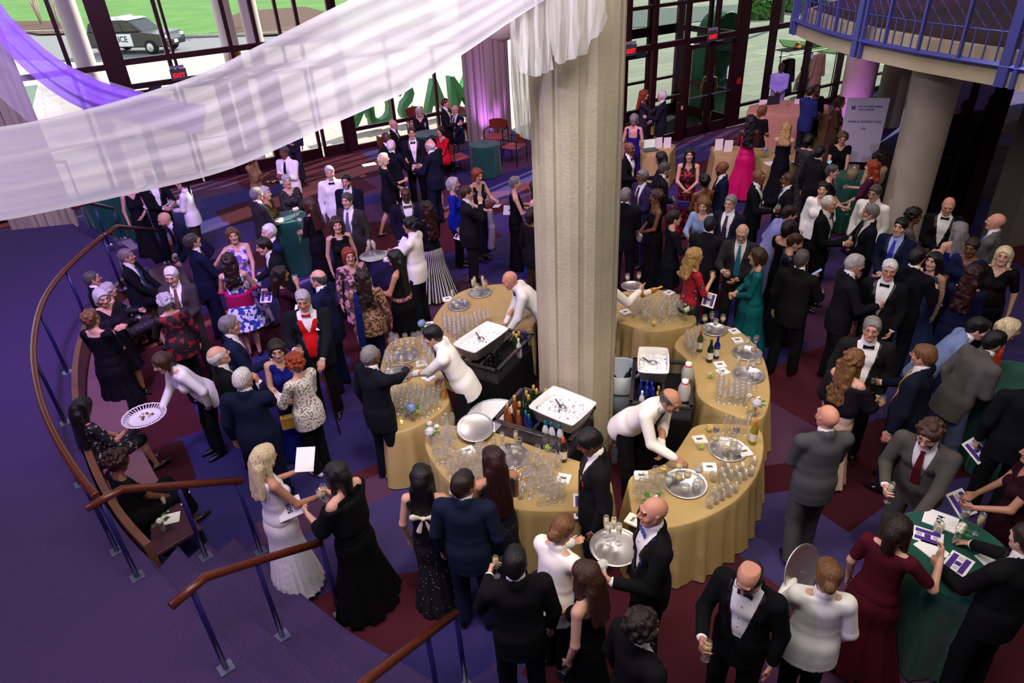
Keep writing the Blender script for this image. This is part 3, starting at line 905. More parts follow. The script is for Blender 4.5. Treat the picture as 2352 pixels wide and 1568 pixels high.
        bw_ = extra.get('back')
        if bw_:
            F.fn(lambda a_, b_, c_: np.maximum(np.maximum(np.abs(a_) - .09 * s, ty(a_, b_, c_) * s + .02), (bw_ - tz(a_, b_, c_)) * s),
                 tp(-.2, -.3, bw_) - .1, tp(.2, .0, .6) + .1, 0, 'sub')
        F.cone(nb - u * .02, nb + u * .09, nr + .004, nr + .016, 0, op='sub')
        skm = extra.get('skm')
        nm = {'blouse': 'blouse', 'chef': 'white_jacket'}.get(out, 'bodice' if skm else 'dress')
        if blouse or skm: put(F, nm if out != 'chef' else 'server_jacket', [M1])
        # skirt
        if not blouse:
            wz0 = P[2] + .15 * s; hr = extra.get('hr', .30 if out == 'dress' else .21) * s; nf = extra.get('nf', 9); fo = extra.get('fo', .10)
            pz = P[2]; wr = .110 * s * fa
            if not sit:
                l_ = np.array([-hr - .06, -hr - .06 + P[1] * .5, hem - .02]); h_ = np.array([hr + .06, hr + .06, wz0 + .1]); l_[0] = min(l_[0], -.24); h_[0] = max(h_[0], .24); l_[1] = min(l_[1], -.24 + P[1]); h_[1] = max(h_[1], .24)
                G_ = Field(*(axis(l_[i], h_[i], [], med, med) for i in range(3)))
                def sk(a_, b_, c_):
                    t = np.clip((wz0 - c_) / (wz0 - hem), 0, 1)
                    cy = P[1] * (1 - t)
                    yy = (b_ - cy) / .84
                    rho = np.sqrt(a_ * a_ + yy * yy); th_ = np.arctan2(yy, a_)
                    hipb = np.exp(-((c_ - (pz - .05)) / .14) ** 2) * .045 * s * fa
                    Rr = wr * .93 + (hr - wr * .93) * np.maximum(t - .07, 0) ** extra.get('pw', 1.0) + hipb
                    Rr = Rr * (1 + fo * t * (np.sin(nf * th_ + 1.3) * .6 + .4 * np.sin((nf * 2 + 1) * th_)))
                    return np.maximum(rho - Rr, np.maximum(hem - c_, c_ - wz0 - .01)) * .8
                G_.fn(sk, l_, h_)
                if skm: put(G_, 'skirt', [skm])
                else:
                    put(F, 'dress', [M1]); put(G_, 'skirt', [M1])
            else:
                ps = [q for lg in LG for q in lg[:3]] + [tp(0, 0, .1)]
                l_, h_ = bounds(ps, .17); l_[2] = max(.1, min(hem, .3))
                G_ = Field(*(axis(l_[i], h_[i], [], med, med) for i in range(3)))
                torso(G_, .012, sh=False)
                for (a_, b_, c_, sg) in LG:
                    G_.cone(a_, b_, .10, .075, .08); 
                    if hem < .3: G_.cone(b_, c_, .08, .09, .06)
                G_.clip(lambda a_, b_, c_: tz(a_, b_, c_) * s - .10)
                if not skm: put(F, 'dress', [M1])
                put(G_, 'skirt', [skm or M1])
        else:
            ps = [q for lg in LG for q in lg[:3]] + [tp(0, 0, .1)]
            l_, h_ = bounds(ps, .17); l_[2] = .015
            G_ = Field(*(axis(l_[i], h_[i], [], med, med) for i in range(3)))
            torso(G_, .004, sh=False); legs(G_, .016 + extra.get('flr', 0) * .3, .024 + extra.get('flr', 0))
            G_.clip(lambda a_, b_, c_: tz(a_, b_, c_) * s - .06); G_.clip(lambda a_, b_, c_: .045 - c_)
            put(G_, 'trousers', [fabric('trouser_cloth', extra.get('pc', '#0E0E12'))])
    if 'shawl' in extra:
        F = grid(.09, -.12, .50)
        c0 = tp(0, 0, extra.get('shz', .28))
        F.cone(tp(0, -.02, .40), tp(0, -.01, extra.get('shz', .28) - .12), .13 * s, .14 * s, .05, Wt(1.42, .98))
        for (S, E, Wr, sg, c_, ch) in J: arm(F, S, E, Wr, .034, .62, .03)
        F.clip(lambda a_, b_, c_: (tz(a_, b_, c_) - extra.get('sht', .46)) * s)
        F.fn(lambda a_, b_, c_: np.maximum(np.abs(a_) - .075, -ty(a_, b_, c_)), tp(-.2, 0, -.1) - .1, tp(.2, .3, .5) + .1, .01, 'sub')
        put(F, 'shawl', [fabric('shawl_cloth', extra['shawl'])])
    if 'belt' in extra:
        F = grid(.02, .02, .12, False); torso(F, .02, sh=False)
        F.clip(lambda a_, b_, c_: np.maximum((tz(a_, b_, c_) - .11) * s, (.05 - tz(a_, b_, c_)) * s))
        put(F, 'sash', [extra['belt'] if not isinstance(extra['belt'], str) else fabric('sash_cloth', extra['belt'])])
    if extra.get('bowc'):
        F = Field(*(axis(q - .2, q + .2, [], .009, .009) for q in tp(0, -.14, .34)))
        for sg in (1, -1):
            F.cone(tp(sg * .02, -.135, .37), tp(sg * .085, -.15, .39), .014, .034, .01, np.diag([1, 1.6, 1.0])); F.cone(tp(sg * .01, -.135, .36), tp(sg * .05, -.14, .22), .012, .030, .01, np.diag([1, 2.2, 1.0]))
        F.cone(tp(0, -.14, .37), tp(0, -.14, .37), .022, .022, .008)
        put(F, 'ribbon_bow', [fabric('ribbon', extra['bowc'])])
    if extra.get('scarf'):
        b_ = MB(); 
        for w0_, w1_ in ((-.0, 0),):
            q = [tp(-.06, .06, .50), tp(-.10, -.02, .525), tp(-.11, -.12, .46), tp(-.12, -.17, .25), tp(-.13, -.19, .0), tp(-.14, -.19, -.25)]
            V_ = []; 
            for i_, p_ in enumerate(q):
                for dx, dy in ((-.045, 0), (.045, 0), (.045, -.02), (-.045, -.02)): V_.append(p_ + X * dx + v * dy)
            b_.add(V_, [tuple(reversed((i_ * 4 + k_, i_ * 4 + (k_ + 1) % 4, i_ * 4 + 4 + (k_ + 1) % 4, i_ * 4 + 4 + k_))) for i_ in range(5) for k_ in range(4)] + [(0, 1, 2, 3), (23, 22, 21, 20)])
        b_.build('scarf', fabric('scarf_cloth', extra['scarf']), root)
    # straps for bare shouldered dresses
    if extra.get('strap'):
        b_ = MB()
        for sg in (1, -1):
            b_.tube([tp(sg * .075, .105, .36), tp(sg * .085, .075, .46), tp(sg * .085, .0, .525), tp(sg * .08, -.075, .47), tp(sg * .07, -.105, .36)], .006, 5)
        b_.build('shoulder_straps', M1, root)
    # shoes
    if extra.get('shoes', 1) and (showlegs and hem_ok(extra, out, s) or out in ('tux', 'suit', 'waiter', 'open', 'blouse', 'chef')):
        for (a_, b__, c_, sg) in LG:
            F = Field(axis(c_[0] - .075, c_[0] + .075, [], .012, .012), axis(c_[1] - .11, c_[1] + .24, [], .012, .012), axis(.0, .14, [], .010, .010))
            w_ = .038 if not fem else .031
            F.cone(c_ + np.array([0, -.045, -.052]), c_ + np.array([sg * .006, .075, -.055]), w_, w_ * 1.05, .02)
            F.cone(c_ + np.array([sg * .006, .075, -.055]), c_ + np.array([sg * .012, .16, -.066]), w_ * 1.05, w_ * .55, .02)
            if not fem: F.cone(c_ + np.array([0, -.02, -.03]), c_ + np.array([0, -.01, .02]), .044, .042, .02)
            F.clip(lambda a1, b1, c1: .006 - c1)
            if fem: F.cone(c_ + np.array([0, .03, .03]), c_ + np.array([0, .09, -.01]), .036, .030, .01, op='sub')
            put(F, 'shoe', [mat('shoe_leather', extra.get('shc', '#0A0A0C'), .18 if not fem else .4, spec=.6)])
    # ---------- what they hold
    M = Matrix.Translation(Vector(base)) @ Matrix.Rotation(-yw, 4, 'Z')
    for k_, it in enumerate(held.split(',')):
        if not it: continue
        hid = 0
        if it[0] in '01': hid = int(it[0]); it = it[1:]
        Wr, segs, grip, sg, ch, n, fd = hands[hid]
        HELD.append((it, M @ Vector(grip), yw, M.to_3x3() @ Vector(fd), M.to_3x3() @ Vector(n), label))
    return root

def hem_ok(extra, out, s):
    return extra.get('hem', .03 if out == 'dress' else .5) > .12
# ------------------------------------------------------------------ the setting
def carpet():
    m = bpy.data.materials.new('patterned_carpet'); m.use_nodes = True
    n = m.node_tree.nodes; l = m.node_tree.links; b = n['Principled BSDF']
    b.inputs['Roughness'].default_value = .95; b.inputs['Specular IOR Level'].default_value = .1
    tc = n.new('ShaderNodeTexCoord')
    mp = n.new('ShaderNodeMapping'); mp.inputs['Rotation'].default_value = (0, 0, math.radians(-32)); mp.inputs['Scale'].default_value = (1, 1, 1)
    l.new(tc.outputs['Object'], mp.inputs[0])
    # broad angular blocks: voronoi cells (manhattan) snapped to four carpet colours
    vo = n.new('ShaderNodeTexVoronoi'); vo.distance = 'CHEBYCHEV'; vo.inputs['Scale'].default_value = .40; vo.inputs['Randomness'].default_value = .8
    ms = n.new('ShaderNodeMapping'); ms.inputs['Scale'].default_value = (1.0, 2.1, 1)
    l.new(mp.outputs[0], ms.inputs[0]); l.new(ms.outputs[0], vo.inputs['Vector'])
    rp = n.new('ShaderNodeValToRGB'); rp.color_ramp.interpolation = 'CONSTANT'
    e = rp.color_ramp.elements; e[0].color = srgb('#4A1E28'); e[1].position = .27; e[1].color = srgb('#3E3462')
    x = e.new(.50); x.color = srgb('#3A151E'); x = e.new(.66); x.color = srgb('#322C60'); x = e.new(.84); x.color = srgb('#523450')
    sp = n.new('ShaderNodeSeparateColor'); l.new(vo.outputs['Color'], sp.inputs[0]); l.new(sp.outputs[0], rp.inputs[0])
    no = n.new('ShaderNodeTexNoise'); no.inputs['Scale'].default_value = 260; no.inputs['Detail'].default_value = 2; l.new(tc.outputs['Object'], no.inputs['Vector'])
    mx = n.new('ShaderNodeMixRGB'); mx.blend_type = 'OVERLAY'; mx.inputs[0].default_value = .55
    l.new(rp.outputs[0], mx.inputs[1]); l.new(no.outputs['Fac'], mx.inputs[2]); l.new(mx.outputs[0], b.inputs['Base Color'])
    bp = n.new('ShaderNodeBump'); bp.inputs['Strength'].default_value = .25; l.new(no.outputs['Fac'], bp.inputs['Height']); l.new(bp.outputs[0], b.inputs['Normal'])
    return m

def stair_carpet():
    m = bpy.data.materials.new('stair_carpet'); m.use_nodes = True
    n = m.node_tree.nodes; l = m.node_tree.links; b = n['Principled BSDF']
    b.inputs['Roughness'].default_value = .95; b.inputs['Specular IOR Level'].default_value = .1
    tc = n.new('ShaderNodeTexCoord')
    no = n.new('ShaderNodeTexNoise'); no.inputs['Scale'].default_value = 240; no.inputs['Detail'].default_value = 2; l.new(tc.outputs['Object'], no.inputs['Vector'])
    rp = n.new('ShaderNodeValToRGB'); rp.color_ramp.elements[0].position = .35; rp.color_ramp.elements[1].position = .65
    rp.color_ramp.elements[0].color = srgb('#33284A'); rp.color_ramp.elements[1].color = srgb('#52406C')
    l.new(no.outputs['Fac'], rp.inputs[0]); l.new(rp.outputs[0], b.inputs['Base Color'])
    bp = n.new('ShaderNodeBump'); bp.inputs['Strength'].default_value = .3; l.new(no.outputs['Fac'], bp.inputs['Height']); l.new(bp.outputs[0], b.inputs['Normal'])
    return m

M_CARPET = carpet(); M_STAIR = stair_carpet()
M_FRAME = mat('maroon_metal', '#3A1620', .35, .5, spec=.5)
M_DARK = mat('dark_frame', '#1A1416', .4, .4)
M_CONC = mat('concrete', '#B9AE99', .8, spec=.25, bump=.6, bscale=38, vary=.22, vscale=2.4)
M_CONCR = mat('ribbed_concrete', '#8F8578', .85, spec=.2, bump=.5, bscale=50, vary=.15, vscale=4.0)
M_WALL = mat('plaster', '#6B6470', .9, spec=.2)
M_GLASS = clear_mat('window_glass', '#FFFFFF', .02, .0)
M_TINT = clear_mat('tinted_glass', '#FFFFFF', .03, .0, tint='#CDD6D0')
M_WOOD = mat('rail_wood', '#5A2614', .3, spec=.5, vary=.3, vscale=22, bump=.05, bscale=60)
M_NAVY = mat('post_paint', '#2A2566', .35, .3, spec=.5)
M_SHOE = mat('brushed_plate', '#9AA0B8', .3, .8)

# facade lines (world xy origin, direction)
a_ = math.radians(30.5); DL = Vector((math.cos(a_), math.sin(a_), 0)); OL = Vector((-.71, 21.62, 0))
a_ = math.radians(29.5); DR = Vector((math.cos(a_), math.sin(a_), 0)); OR = Vector((4.9, 18.95, 0))
NLv = Vector((-DL.y, DL.x, 0)); NRv = Vector((-DR.y, DR.x, 0))
def fp(O, D, s, z=0, out=0.0):
    q = O + D * s + Vector((-D.y, D.x, 0)) * out
    return (q.x, q.y, z)

# interior floor follows the stepped glass wall
fl = [fp(OL, DL, -16), fp(OL, DL, .4), (2.6, 17.55), fp(OR, DR, 13), (22, 6), (16, -4), (-14, -4), (-17, 12)]
fl = [p[:2] for p in fl]
structure(MB().prism(fl, -.12, 0).build('floor', M_CARPET))
# ceiling, then unseen solid panels added to block sun through the high glass
structure(MB().prism(fl, 9.2, 9.4).build('ceiling', mat('ceiling_plaster', '#A09AA0', .9)))
for O_, D_, s0_, s1_ in ((OL, DL, -16, .4), (OR, DR, -3.3, 13)):
    c_ = fp(O_, D_, (s0_ + s1_) / 2, 7.4); structure(MB().box(c_, (s1_ - s0_, .3, 3.7), math.atan2(D_.y, D_.x)).build('sun_block_panel', M_WALL))
structure(MB().box((0.5, -4.6, 4.6), (40, .3, 9.4)).build('wall_back', M_WALL))
structure(MB().box((-16.5, 4.0, 4.6), (.3, 18, 9.4)).build('wall_left', M_WALL))
structure(MB().box((19.5, 9, 4.6), (.3, 30, 9.4)).build('wall_right', M_WALL))

def frame_bar(O, D, s0, s1, z0, z1, name, parent=None, th=.09, m=None, out=0):
    c = fp(O, D, (s0 + s1) / 2, (z0 + z1) / 2, out); b = MB()
    b.box(c, (s1 - s0, th, z1 - z0), math.atan2(D.y, D.x))
    return b.build(name, m or M_FRAME, parent)

def glass_wall(n, O, D, s0, s1, z0, z1, uprights, rails, th=.10, pane=True):
    w = empty('window_%d' % n); w['kind'] = 'structure'; w.location = (0, 0, 0)
    for (a, b) in uprights: frame_bar(O, D, a, b, z0, z1, 'mullion', w, th)
    for (a, b, za, zb) in rails: frame_bar(O, D, a, b, za, zb, 'crossbar', w, th * .8)
    if pane: frame_bar(O, D, s0, s1, z0, z1, 'pane', w, .012, M_TINT if O == OR else M_GLASS)
    return w
# window 1: the bay beside the violet column
glass_wall(1, OL, DL, -3.95, .12, 0, 9.2, [(-3.98, -3.86), (-2.71, -2.62), (-1.31, -1.23), (.03, .13)],
           [(-3.9, .1, 0, .14), (-3.9, .1, .52, .62), (-3.9, .1, 2.38, 2.48), (-3.9, .1, 3.9, 4.0)])
# window 2: over the entrance, with the heavy posts
glass_wall(2, OL, DL, -9.1, -3.9, 2.4, 9.2, [(-9.45, -9.02), (-8.12, -8.03), (-7.98, -7.92), (-6.68, -6.58), (-6.02, -5.93), (-5.42, -5.35), (-4.95, -4.86), (-4.1, -3.86)],
           [(-9.2, -3.9, 2.40, 2.52), (-9.2, -3.9, 2.93, 3.06), (-9.2, -3.9, 5.2, 5.3)])
# window 3: far left bay
glass_wall(3, OL, DL, -15.5, -9.3, 0, 9.2, [(-11.17, -11.09), (-10.16, -10.07), (-12.5, -12.4), (-13.9, -13.8)],
           [(-15.5, -9.3, 0, .12), (-15.5, -9.3, 1.35, 1.42), (-15.5, -9.3, 2.88, 3.0), (-15.5, -9.3, 5.2, 5.3)])

def door(n, O, D, s0, s1, z1=2.36, sign=None):
    d = empty('door_%d' % n); d['kind'] = 'structure'
    b = MB(); rz = math.atan2(D.y, D.x)
    for (a, c, za, zb) in ((s0, s0 + .09, 0, z1), (s1 - .09, s1, 0, z1), (s0, s1, 0, .26), (s0, s1, z1 - .1, z1)):
        b.box(fp(O, D, (a + c) / 2, (za + zb) / 2), (c - a, .06, zb - za), rz)
    b.build('door_frame', M_FRAME, d)
    frame_bar(O, D, s0 + .08, s1 - .08, .25, z1 - .1, 'pane', d, .012, M_TINT if O == OR else M_GLASS)
    frame_bar(O, D, s0 + .05, s1 - .05, 1.02, 1.05, 'push_bar', d, .03, M_SHOE, -.06)
    frame_bar(O, D, s0 + .3, s0 + .58, z1 - .06, z1 + .06, 'door_closer', d, .07, mat('closer', '#3A3A44', .4, .5), -.07)
    return d
k = 1
for s0, s1 in ((-9.0, -8.1), (-8.05, -7.15), (-7.0, -6.1), (-5.75, -4.9), (-4.85, -4.15)):
    door(k, OL, DL, s0, s1); k += 1
for s0, s1 in ((-9.12, -9.0), (-7.15, -7.0), (-6.1, -5.75), (-4.15, -3.9)):
    structure(frame_bar(OL, DL, s0, s1, 0, 2.42, 'trim_%d' % k, None, .16)); k += 1
# right hand glass wall and its vestibule
glass_wall(4, OR, DR, -3.3, 12.5, 2.4, 9.2, [(-1.95, -1.85), (-1.15, -1.02), (-.05, .07), (.98, 1.10), (1.78, 2.20), (3.08, 3.36), (4.70, 4.92), (6.3, 6.5), (7.8, 8.0), (9.3, 9.5)],
           [(-3.3, 12.5, 2.40, 2.54), (2.0, 12.5, 3.9, 4.0), (-3.3, 2, 3.35, 3.43)])
glass_wall(5, OR, DR, 2.2, 12.5, 0, 2.4, [(1.78, 2.20), (3.12, 3.34), (4.72, 4.92), (6.3, 6.5), (7.8, 8.0), (9.3, 9.5), (10.8, 11.0)],
           [(2.0, 12.5, 0, .16), (2.0, 12.5, .50, .58)])
glass_wall(6, OR, DR, -.95, -.05, 0, 2.4, [(-1.14, -.98), (-.06, .10)], [(-1, 0, 0, .2), (-1, 0, 1.12, 1.2)])
for s0, s1 in ((.12, .94), (.96, 1.76), (-2.0, -1.2), (-2.9, -2.05)): door(k, OR, DR, s0, s1); k += 1
# outer line of the vestibule
glass_wall(7, OR + NRv * 2.3, DR, -3.2, 2.0, 0, 9.2, [(-3.2, -3.05), (-1.9, -1.78), (-.6, -.5), (.7, .8), (1.8, 2.0)],
           [(-3.2, 2.0, 0, .3), (-3.2, 2.0, 2.3, 2.55), (-3.2, 2, 3.3, 3.4), (-3.2, 2, 1.05, 1.12)], pane=False)
glass_wall(8, OR + DR * 1.95, NRv, 0, 2.3, 0, 4, [(0, .12), (1.1, 1.2), (2.2, 2.3)], [(0, 2.3, 0, .3), (0, 2.3, 2.35, 2.5), (0, 2.3, .9, 1.0)], pane=False)
structure(MB().prism([fp(OR, DR, -3.3)[:2], fp(OR, DR, 2.0)[:2], fp(OR, DR, 2.0, 0, 2.4)[:2], fp(OR, DR, -3.3, 0, 2.4)[:2]], .002, .012).build('vestibule_mat', mat('entrance_mat', '#17171B', .95)))
# return wall between the two facades, behind the great column
structure(MB().box((1.15, 19.7, 4.6), (.25, 4.6, 9.2), math.radians(-2)).build('wall_return', M_CONCR))
# unseen overhangs added beyond the glass to limit the sun coming in
structure(MB().prism([fp(OL, DL, -16, 0, -.1)[:2], fp(OL, DL, .6, 0, -.1)[:2], fp(OL, DL, .6, 0, 1.2)[:2], fp(OL, DL, -16, 0, 1.2)[:2]], 5.4, 5.6).build('added_sun_overhang', M_CONCR))
structure(MB().prism([fp(OR, DR, -4, 0, -.1)[:2], fp(OR, DR, 13, 0, -.1)[:2], fp(OR, DR, 13, 0, .9)[:2], fp(OR, DR, -4, 0, .9)[:2]], 5.4, 5.6).build('added_sun_overhang', M_CONCR))

# ---- columns
def ribbed(c, r, z1, nrib, m, depth=.05, z0=0.0, rot=0.0, wide=.35):
    b = MB(); prof = []
    for i in range(nrib):
        a0 = rot + 2 * PI * i / nrib; da = 2 * PI / nrib
        for t, rr in ((0, r - depth), (wide * .5 * da, r - depth), (wide * .5 * da + .03, r), (da * .5, r + .012), (da - wide * .5 * da - .03, r), (da - wide * .5 * da, r - depth)):
            prof.append((c[0] + rr * math.cos(a0 + t), c[1] + rr * math.sin(a0 + t)))
    b.prism(prof, z0, z1)
    return b
COLC = (.70, 6.42)
o = ribbed(COLC, .415, 9.2, 11, M_CONC, .028, rot=.18, wide=.22).build('great_column', M_CONC); structure(o)
o = ribbed((-.30, 19.75), .62, 9.2, 14, M_CONC, .09, rot=.1).build('column', mat('painted_concrete', '#9A8E88', .8, bump=.3, bscale=40)); structure(o)
o = ribbed((-10.1, 14.6), .62, 9.2, 12, M_CONC, .12, wide=.5).build('column', M_CONC); structure(o)
for (c, r, z1) in (((7.12, 11.55), .36, 3.25), ((8.98, 17.75), .38, 3.25), ((10.65, 19.1), .36, 3.25), ((12.75, 22.0), .33, 3.25)):
    structure(MB().lathe([(r, 0), (r, z1)], (c[0], c[1], 0), 40).build('round_column', M_CONC, smooth=True))
# round columns of the porch outside
for q in ((-9.75, .0), (-6.4, .0), (-5.75, .0)):
    c = fp(OL, DL, q[0], 0, 1.2)
    structure(MB().lathe([(.22, -.1), (.22, 5.3)], c, 28).build('porch_column', mat('porch_concrete', '#D8D2C4', .8), smooth=True))

# ---- balcony on the right
lip = [(5.72, 14.3), (5.66, 13.5), (5.63, 12.42), (5.74, 11.32), (5.97, 10.33), (6.24, 9.55), (6.56, 8.72), (7.1, 7.6), (7.9, 6.3), (9.2, 4.8)]
lip = [tuple(p) for p in resample(lip, .12, False)]
far = [(14, 2), (19.3, 2), (19.3, 24), (14.5, 22.5), (6.8, 15.2)]
structure(MB().prism(lip + far, 3.22, 3.42).build('balcony_floor', mat('balcony_concrete', '#B9AC93', .85, bump=.3, bscale=60, vary=.1)))
inner = [(p[0] + .16, p[1] + .02) for p in lip]
structure(MB().prism(inner + far, 3.42, 3.62).build('balcony_kerb', mat('balcony_concrete', '#B9AC93', .85, bump=.3, bscale=60, vary=.1)))
structure(MB().prism([(p[0] + .35, p[1]) for p in lip] + far, 3.62, 3.63).build('balcony_carpet', mat('balcony_carpet', '#3A2026', .95)))
M_BLUE = mat('rail_blue', '#4C4FA0', .3, .35, spec=.5)
bal = empty('balcony_railing', (5.7, 12.4, 3.3), 0, 'blue steel balcony railing with woven wire panels at upper right', 'railing')
def bpart(mb, name, m=M_BLUE):
    o = mb.build(name, m, bal); o.matrix_parent_inverse = Matrix.Translation((-5.7, -12.4, -3.3)); return o
LZ = resample(lip, .02, False)
def lp(s_):   # distance along the lip in metres from its far end
    i = min(len(LZ) - 2, int(s_ / .02)); d = (LZ[i + 1] - LZ[i]); d /= np.linalg.norm(d)
    return LZ[i], d, np.array([d[1], -d[0]])
b = MB(); pl = []
for i in range(0, len(LZ) - 1, 5):
    p, d, n_ = lp(i * .02); pl.append((p[0] - .03 * abs(n_[0]), p[1], 3.47))
b.tube(pl, .045, 4); bpart(b, 'bottom_rail')
b = MB(); b.tube([(p[0], p[1], 4.72) for p in pl], .03, 8); bpart(b, 'top_rail')
b = MB(); b.tube([(p[0], p[1], 3.86) for p in pl], .012, 4); bpart(b, 'middle_rail')
total = len(LZ) * .02 - .1
sp_ = .66; s_ = .1; idx = 0
while s_ < total - .2:
    p, d, n_ = lp(s_); rz = math.atan2(d[1], d[0])
    big = idx % 4 == 0
    b = MB(); b.box((p[0] - .04, p[1], 4.0 if big else 4.09), (.13 if big else .035, .055, 1.55 if big else 1.26), rz); bpart(b, 'post')
    if big:
        p2, d2, _ = lp(min(s_ + .16, total - .01)); b = MB(); b.box((p2[0] - .04, p2[1], 4.0), (.05, .055, 1.55), rz); bpart(b, 'post')
    a0 = s_ + (.22 if big else .05); a1 = s_ + sp_ - .05
    if a1 < total:
        b = MB()
        nw_ = 5
        for k_ in range(nw_):
            pts_ = []
            for j in range(33):
                z = 3.88 + .80 * j / 32
                ss = a0 + (a1 - a0) * (k_ + .5) / nw_ + (a1 - a0) / nw_ * (abs(((j / 4.0) % 2) - 1) - .5) * (.92 if k_ % 2 else -.92)
                q, _, _ = lp(max(0, min(ss, total - .02))); pts_.append((q[0] - .03, q[1], z))
            b.tube(pts_, .0075, 5, False)
        bpart(b, 'wire_panel')
        for k_ in range(3):
            q, _, _ = lp(a0 + (a1 - a0) * (k_ + .6) / 3.2); b = MB(); b.box((q[0] - .03, q[1], 3.67), (.016, .016, .40), rz); bpart(b, 'baluster')
    s_ += sp_; idx += 1

# ---- glazed partition and pier under the balcony
Wp = [at(2120, 470), at(2222, 500), (9.0, 10.0, 0)]
part = empty('window_9'); part['kind'] = 'structure'
P0 = Vector((7.75, 12.1, 0)); P1 = Vector(at(2212, 515)); dd = (P1 - P0).normalized()
rz_ = math.atan2(dd.y, dd.x)
for t, w_ in ((0.0, .10), (.45, .06), (1.0, .26)):
    q = P0 + (P1 - P0) * t; b = MB(); b.box((q.x, q.y, 1.6), (w_, .12, 3.2), rz_); b.build('mullion', M_FRAME, part)
q = (P0 + P1) / 2; b = MB(); b.box((q.x, q.y, .08), ((P1 - P0).length, .1, .16), rz_); b.build('crossbar', M_FRAME, part)
b = MB(); b.box((q.x, q.y, 1.6), ((P1 - P0).length, .012, 3.2), rz_); b.build('pane', clear_mat('smoked_glass', '#C8C8D0', .05, .02, tint='#8A8090'), part)
pc_ = Vector(at(2285, 560)); 
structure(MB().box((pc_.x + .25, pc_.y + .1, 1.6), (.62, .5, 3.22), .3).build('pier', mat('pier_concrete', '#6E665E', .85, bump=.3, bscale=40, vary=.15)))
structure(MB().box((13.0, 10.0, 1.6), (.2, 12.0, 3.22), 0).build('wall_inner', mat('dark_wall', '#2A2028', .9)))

# ---- curved platform with its two short flights
ZP = .62; RS = .155
edge_px = [(165, 514), (215, 550), (268, 590)]
bench_top = [at(290, 640, ZP), at(222, 700, ZP), at(186, 760, ZP), at(168, 830, ZP), at(164, 900, ZP), at(172, 970, ZP), at(192, 1050, ZP), at(225, 1130, ZP), at(268, 1200, ZP), at(310, 1250, ZP), at(346, 1286, ZP)]
bt = chaikin([p[:2] for p in bench_top], 2, False)
upper = [at(165, 514, ZP)[:2], at(215, 550, ZP)[:2], at(268, 590, ZP)[:2]]
low_edge = [at(407, 1360, ZP)[:2], at(447, 1400, ZP)[:2], at(497, 1456, ZP)[:2], at(579, 1525, ZP)[:2], at(640, 1568, ZP)[:2], at(760, 1640, ZP)[:2]]
backside = [(-1.2, 1.6), (-4, -1.5), (-10, -3.5), (-16, 2), (-16, 12.2), (-10.9, 12.3), at(0, 531, ZP)[:2]]
plat = upper + bt + low_edge + backside
o = structure(MB().prism(plat, 0, ZP).build('stair_platform', M_STAIR))
b = MB(); b.tube([(q[0], q[1], ZP - .012) for q in [at(346, 1286, ZP)[:2]] + low_edge], .018, 8); b.tube([(q[0], q[1], ZP - .012) for q in upper], .018, 8); b.build('nosing', M_STAIR, o, True)
def step(k, pts, tail, name='stair_step'):
    z = ZP - RS * k
    P_ = [at(x, y, z)[:2] for x, y in pts]
    o = structure(MB().prism(P_ + tail, 0, z).build(name, M_STAIR))
    b = MB(); b.tube([(q[0], q[1], z - .012) for q in P_], .018, 8); b.build('nosing', M_STAIR, o, True)
p0 = at(346, 1286, ZP)[:2]
step(1, [(407, 1256), (436, 1290), (480, 1340), (530, 1387), (629, 1466), (744, 1568), (860, 1650)], [(-1.0, 2.2), (-3.2, 3.2), (p0[0] - .3, p0[1] - .3), p0])
step(2, [(474, 1245), (496, 1268), (520, 1294), (592, 1354), (629, 1387), (800, 1525), (930, 1620)], [(-.8, 2.4), (-3.0, 3.4), (p0[0] - .3, p0[1] - .3), p0])
step(3, [(540, 1235), (575, 1268), (612, 1301), (700, 1374), (800, 1453), (901, 1512), (1020, 1580)], [(-.6, 2.6), (-2.8, 3.6), (p0[0] - .3, p0[1] - .3), p0])
u1 = at(268, 590, ZP)[:2]; u0 = at(165, 514, ZP)[:2]
step(1, [(310, 602), (250, 552), (208, 520)], [(u0[0] - .3, u0[1] - .4), (u1[0] - .5, u1[1] - .4)])
step(2, [(348, 622), (300, 575), (246, 530)], [(u0[0] - .3, u0[1] - .4), (u1[0] - .5, u1[1] - .5)])
step(3, [(395, 645), (340, 590), (286, 536)], [(u0[0] - .3, u0[1] - .4), (u1[0] - .5, u1[1] - .6)])

# ---- handrails
def rail(pts, posts, label, r=.034):
    root = empty('handrail', posts[0][0], 0, label, 'handrail')
    inv = Matrix.Translation(-Vector(posts[0][0]))
    b = MB(); b.tube(pts, r, 10); o = b.build('wooden_rail', M_WOOD, root, True); o.matrix_parent_inverse = inv
    for (base, topz) in posts:
        b = MB(); b.tube([(base[0], base[1], base[2]), (base[0], base[1], topz)], .021, 8); o = b.build('post', M_NAVY, root, True); o.matrix_parent_inverse = inv
        b = MB(); b.box((base[0], base[1], base[2] + .008), (.11, .11, .016), .7); o = b.build('base_plate', M_SHOE, root); o.matrix_parent_inverse = inv
def nearest(pts, base):
    # height of the rail over a post
    best = min(((Vector(a[:2]).lerp(Vector(b_[:2]), t / 10), a[2] + (b_[2] - a[2]) * t / 10) for a, b_ in zip(pts[:-1], pts[1:]) for t in range(11)), key=lambda q: (q[0] - Vector(base[:2])).length)
    return best
def rail_px(px, bases, label):
    pts = [at(x, y, z) for x, y, z in px]
    posts = []
    for x, y, z in bases:
        b0 = at(x, y, z); q, zz = nearest(pts, b0)
        posts.append(((q.x, q.y, z), zz - .01))
    rail(pts, posts, label)
cpts = [(222, 1140, 1.53), (180, 1090, 1.53), (130, 1010, 1.53), (95, 930, 1.53), (78, 850, 1.53), (76, 780, 1.53), (92, 700, 1.53), (130, 640, 1.53), (180, 590, 1.53), (235, 543, 1.53)]
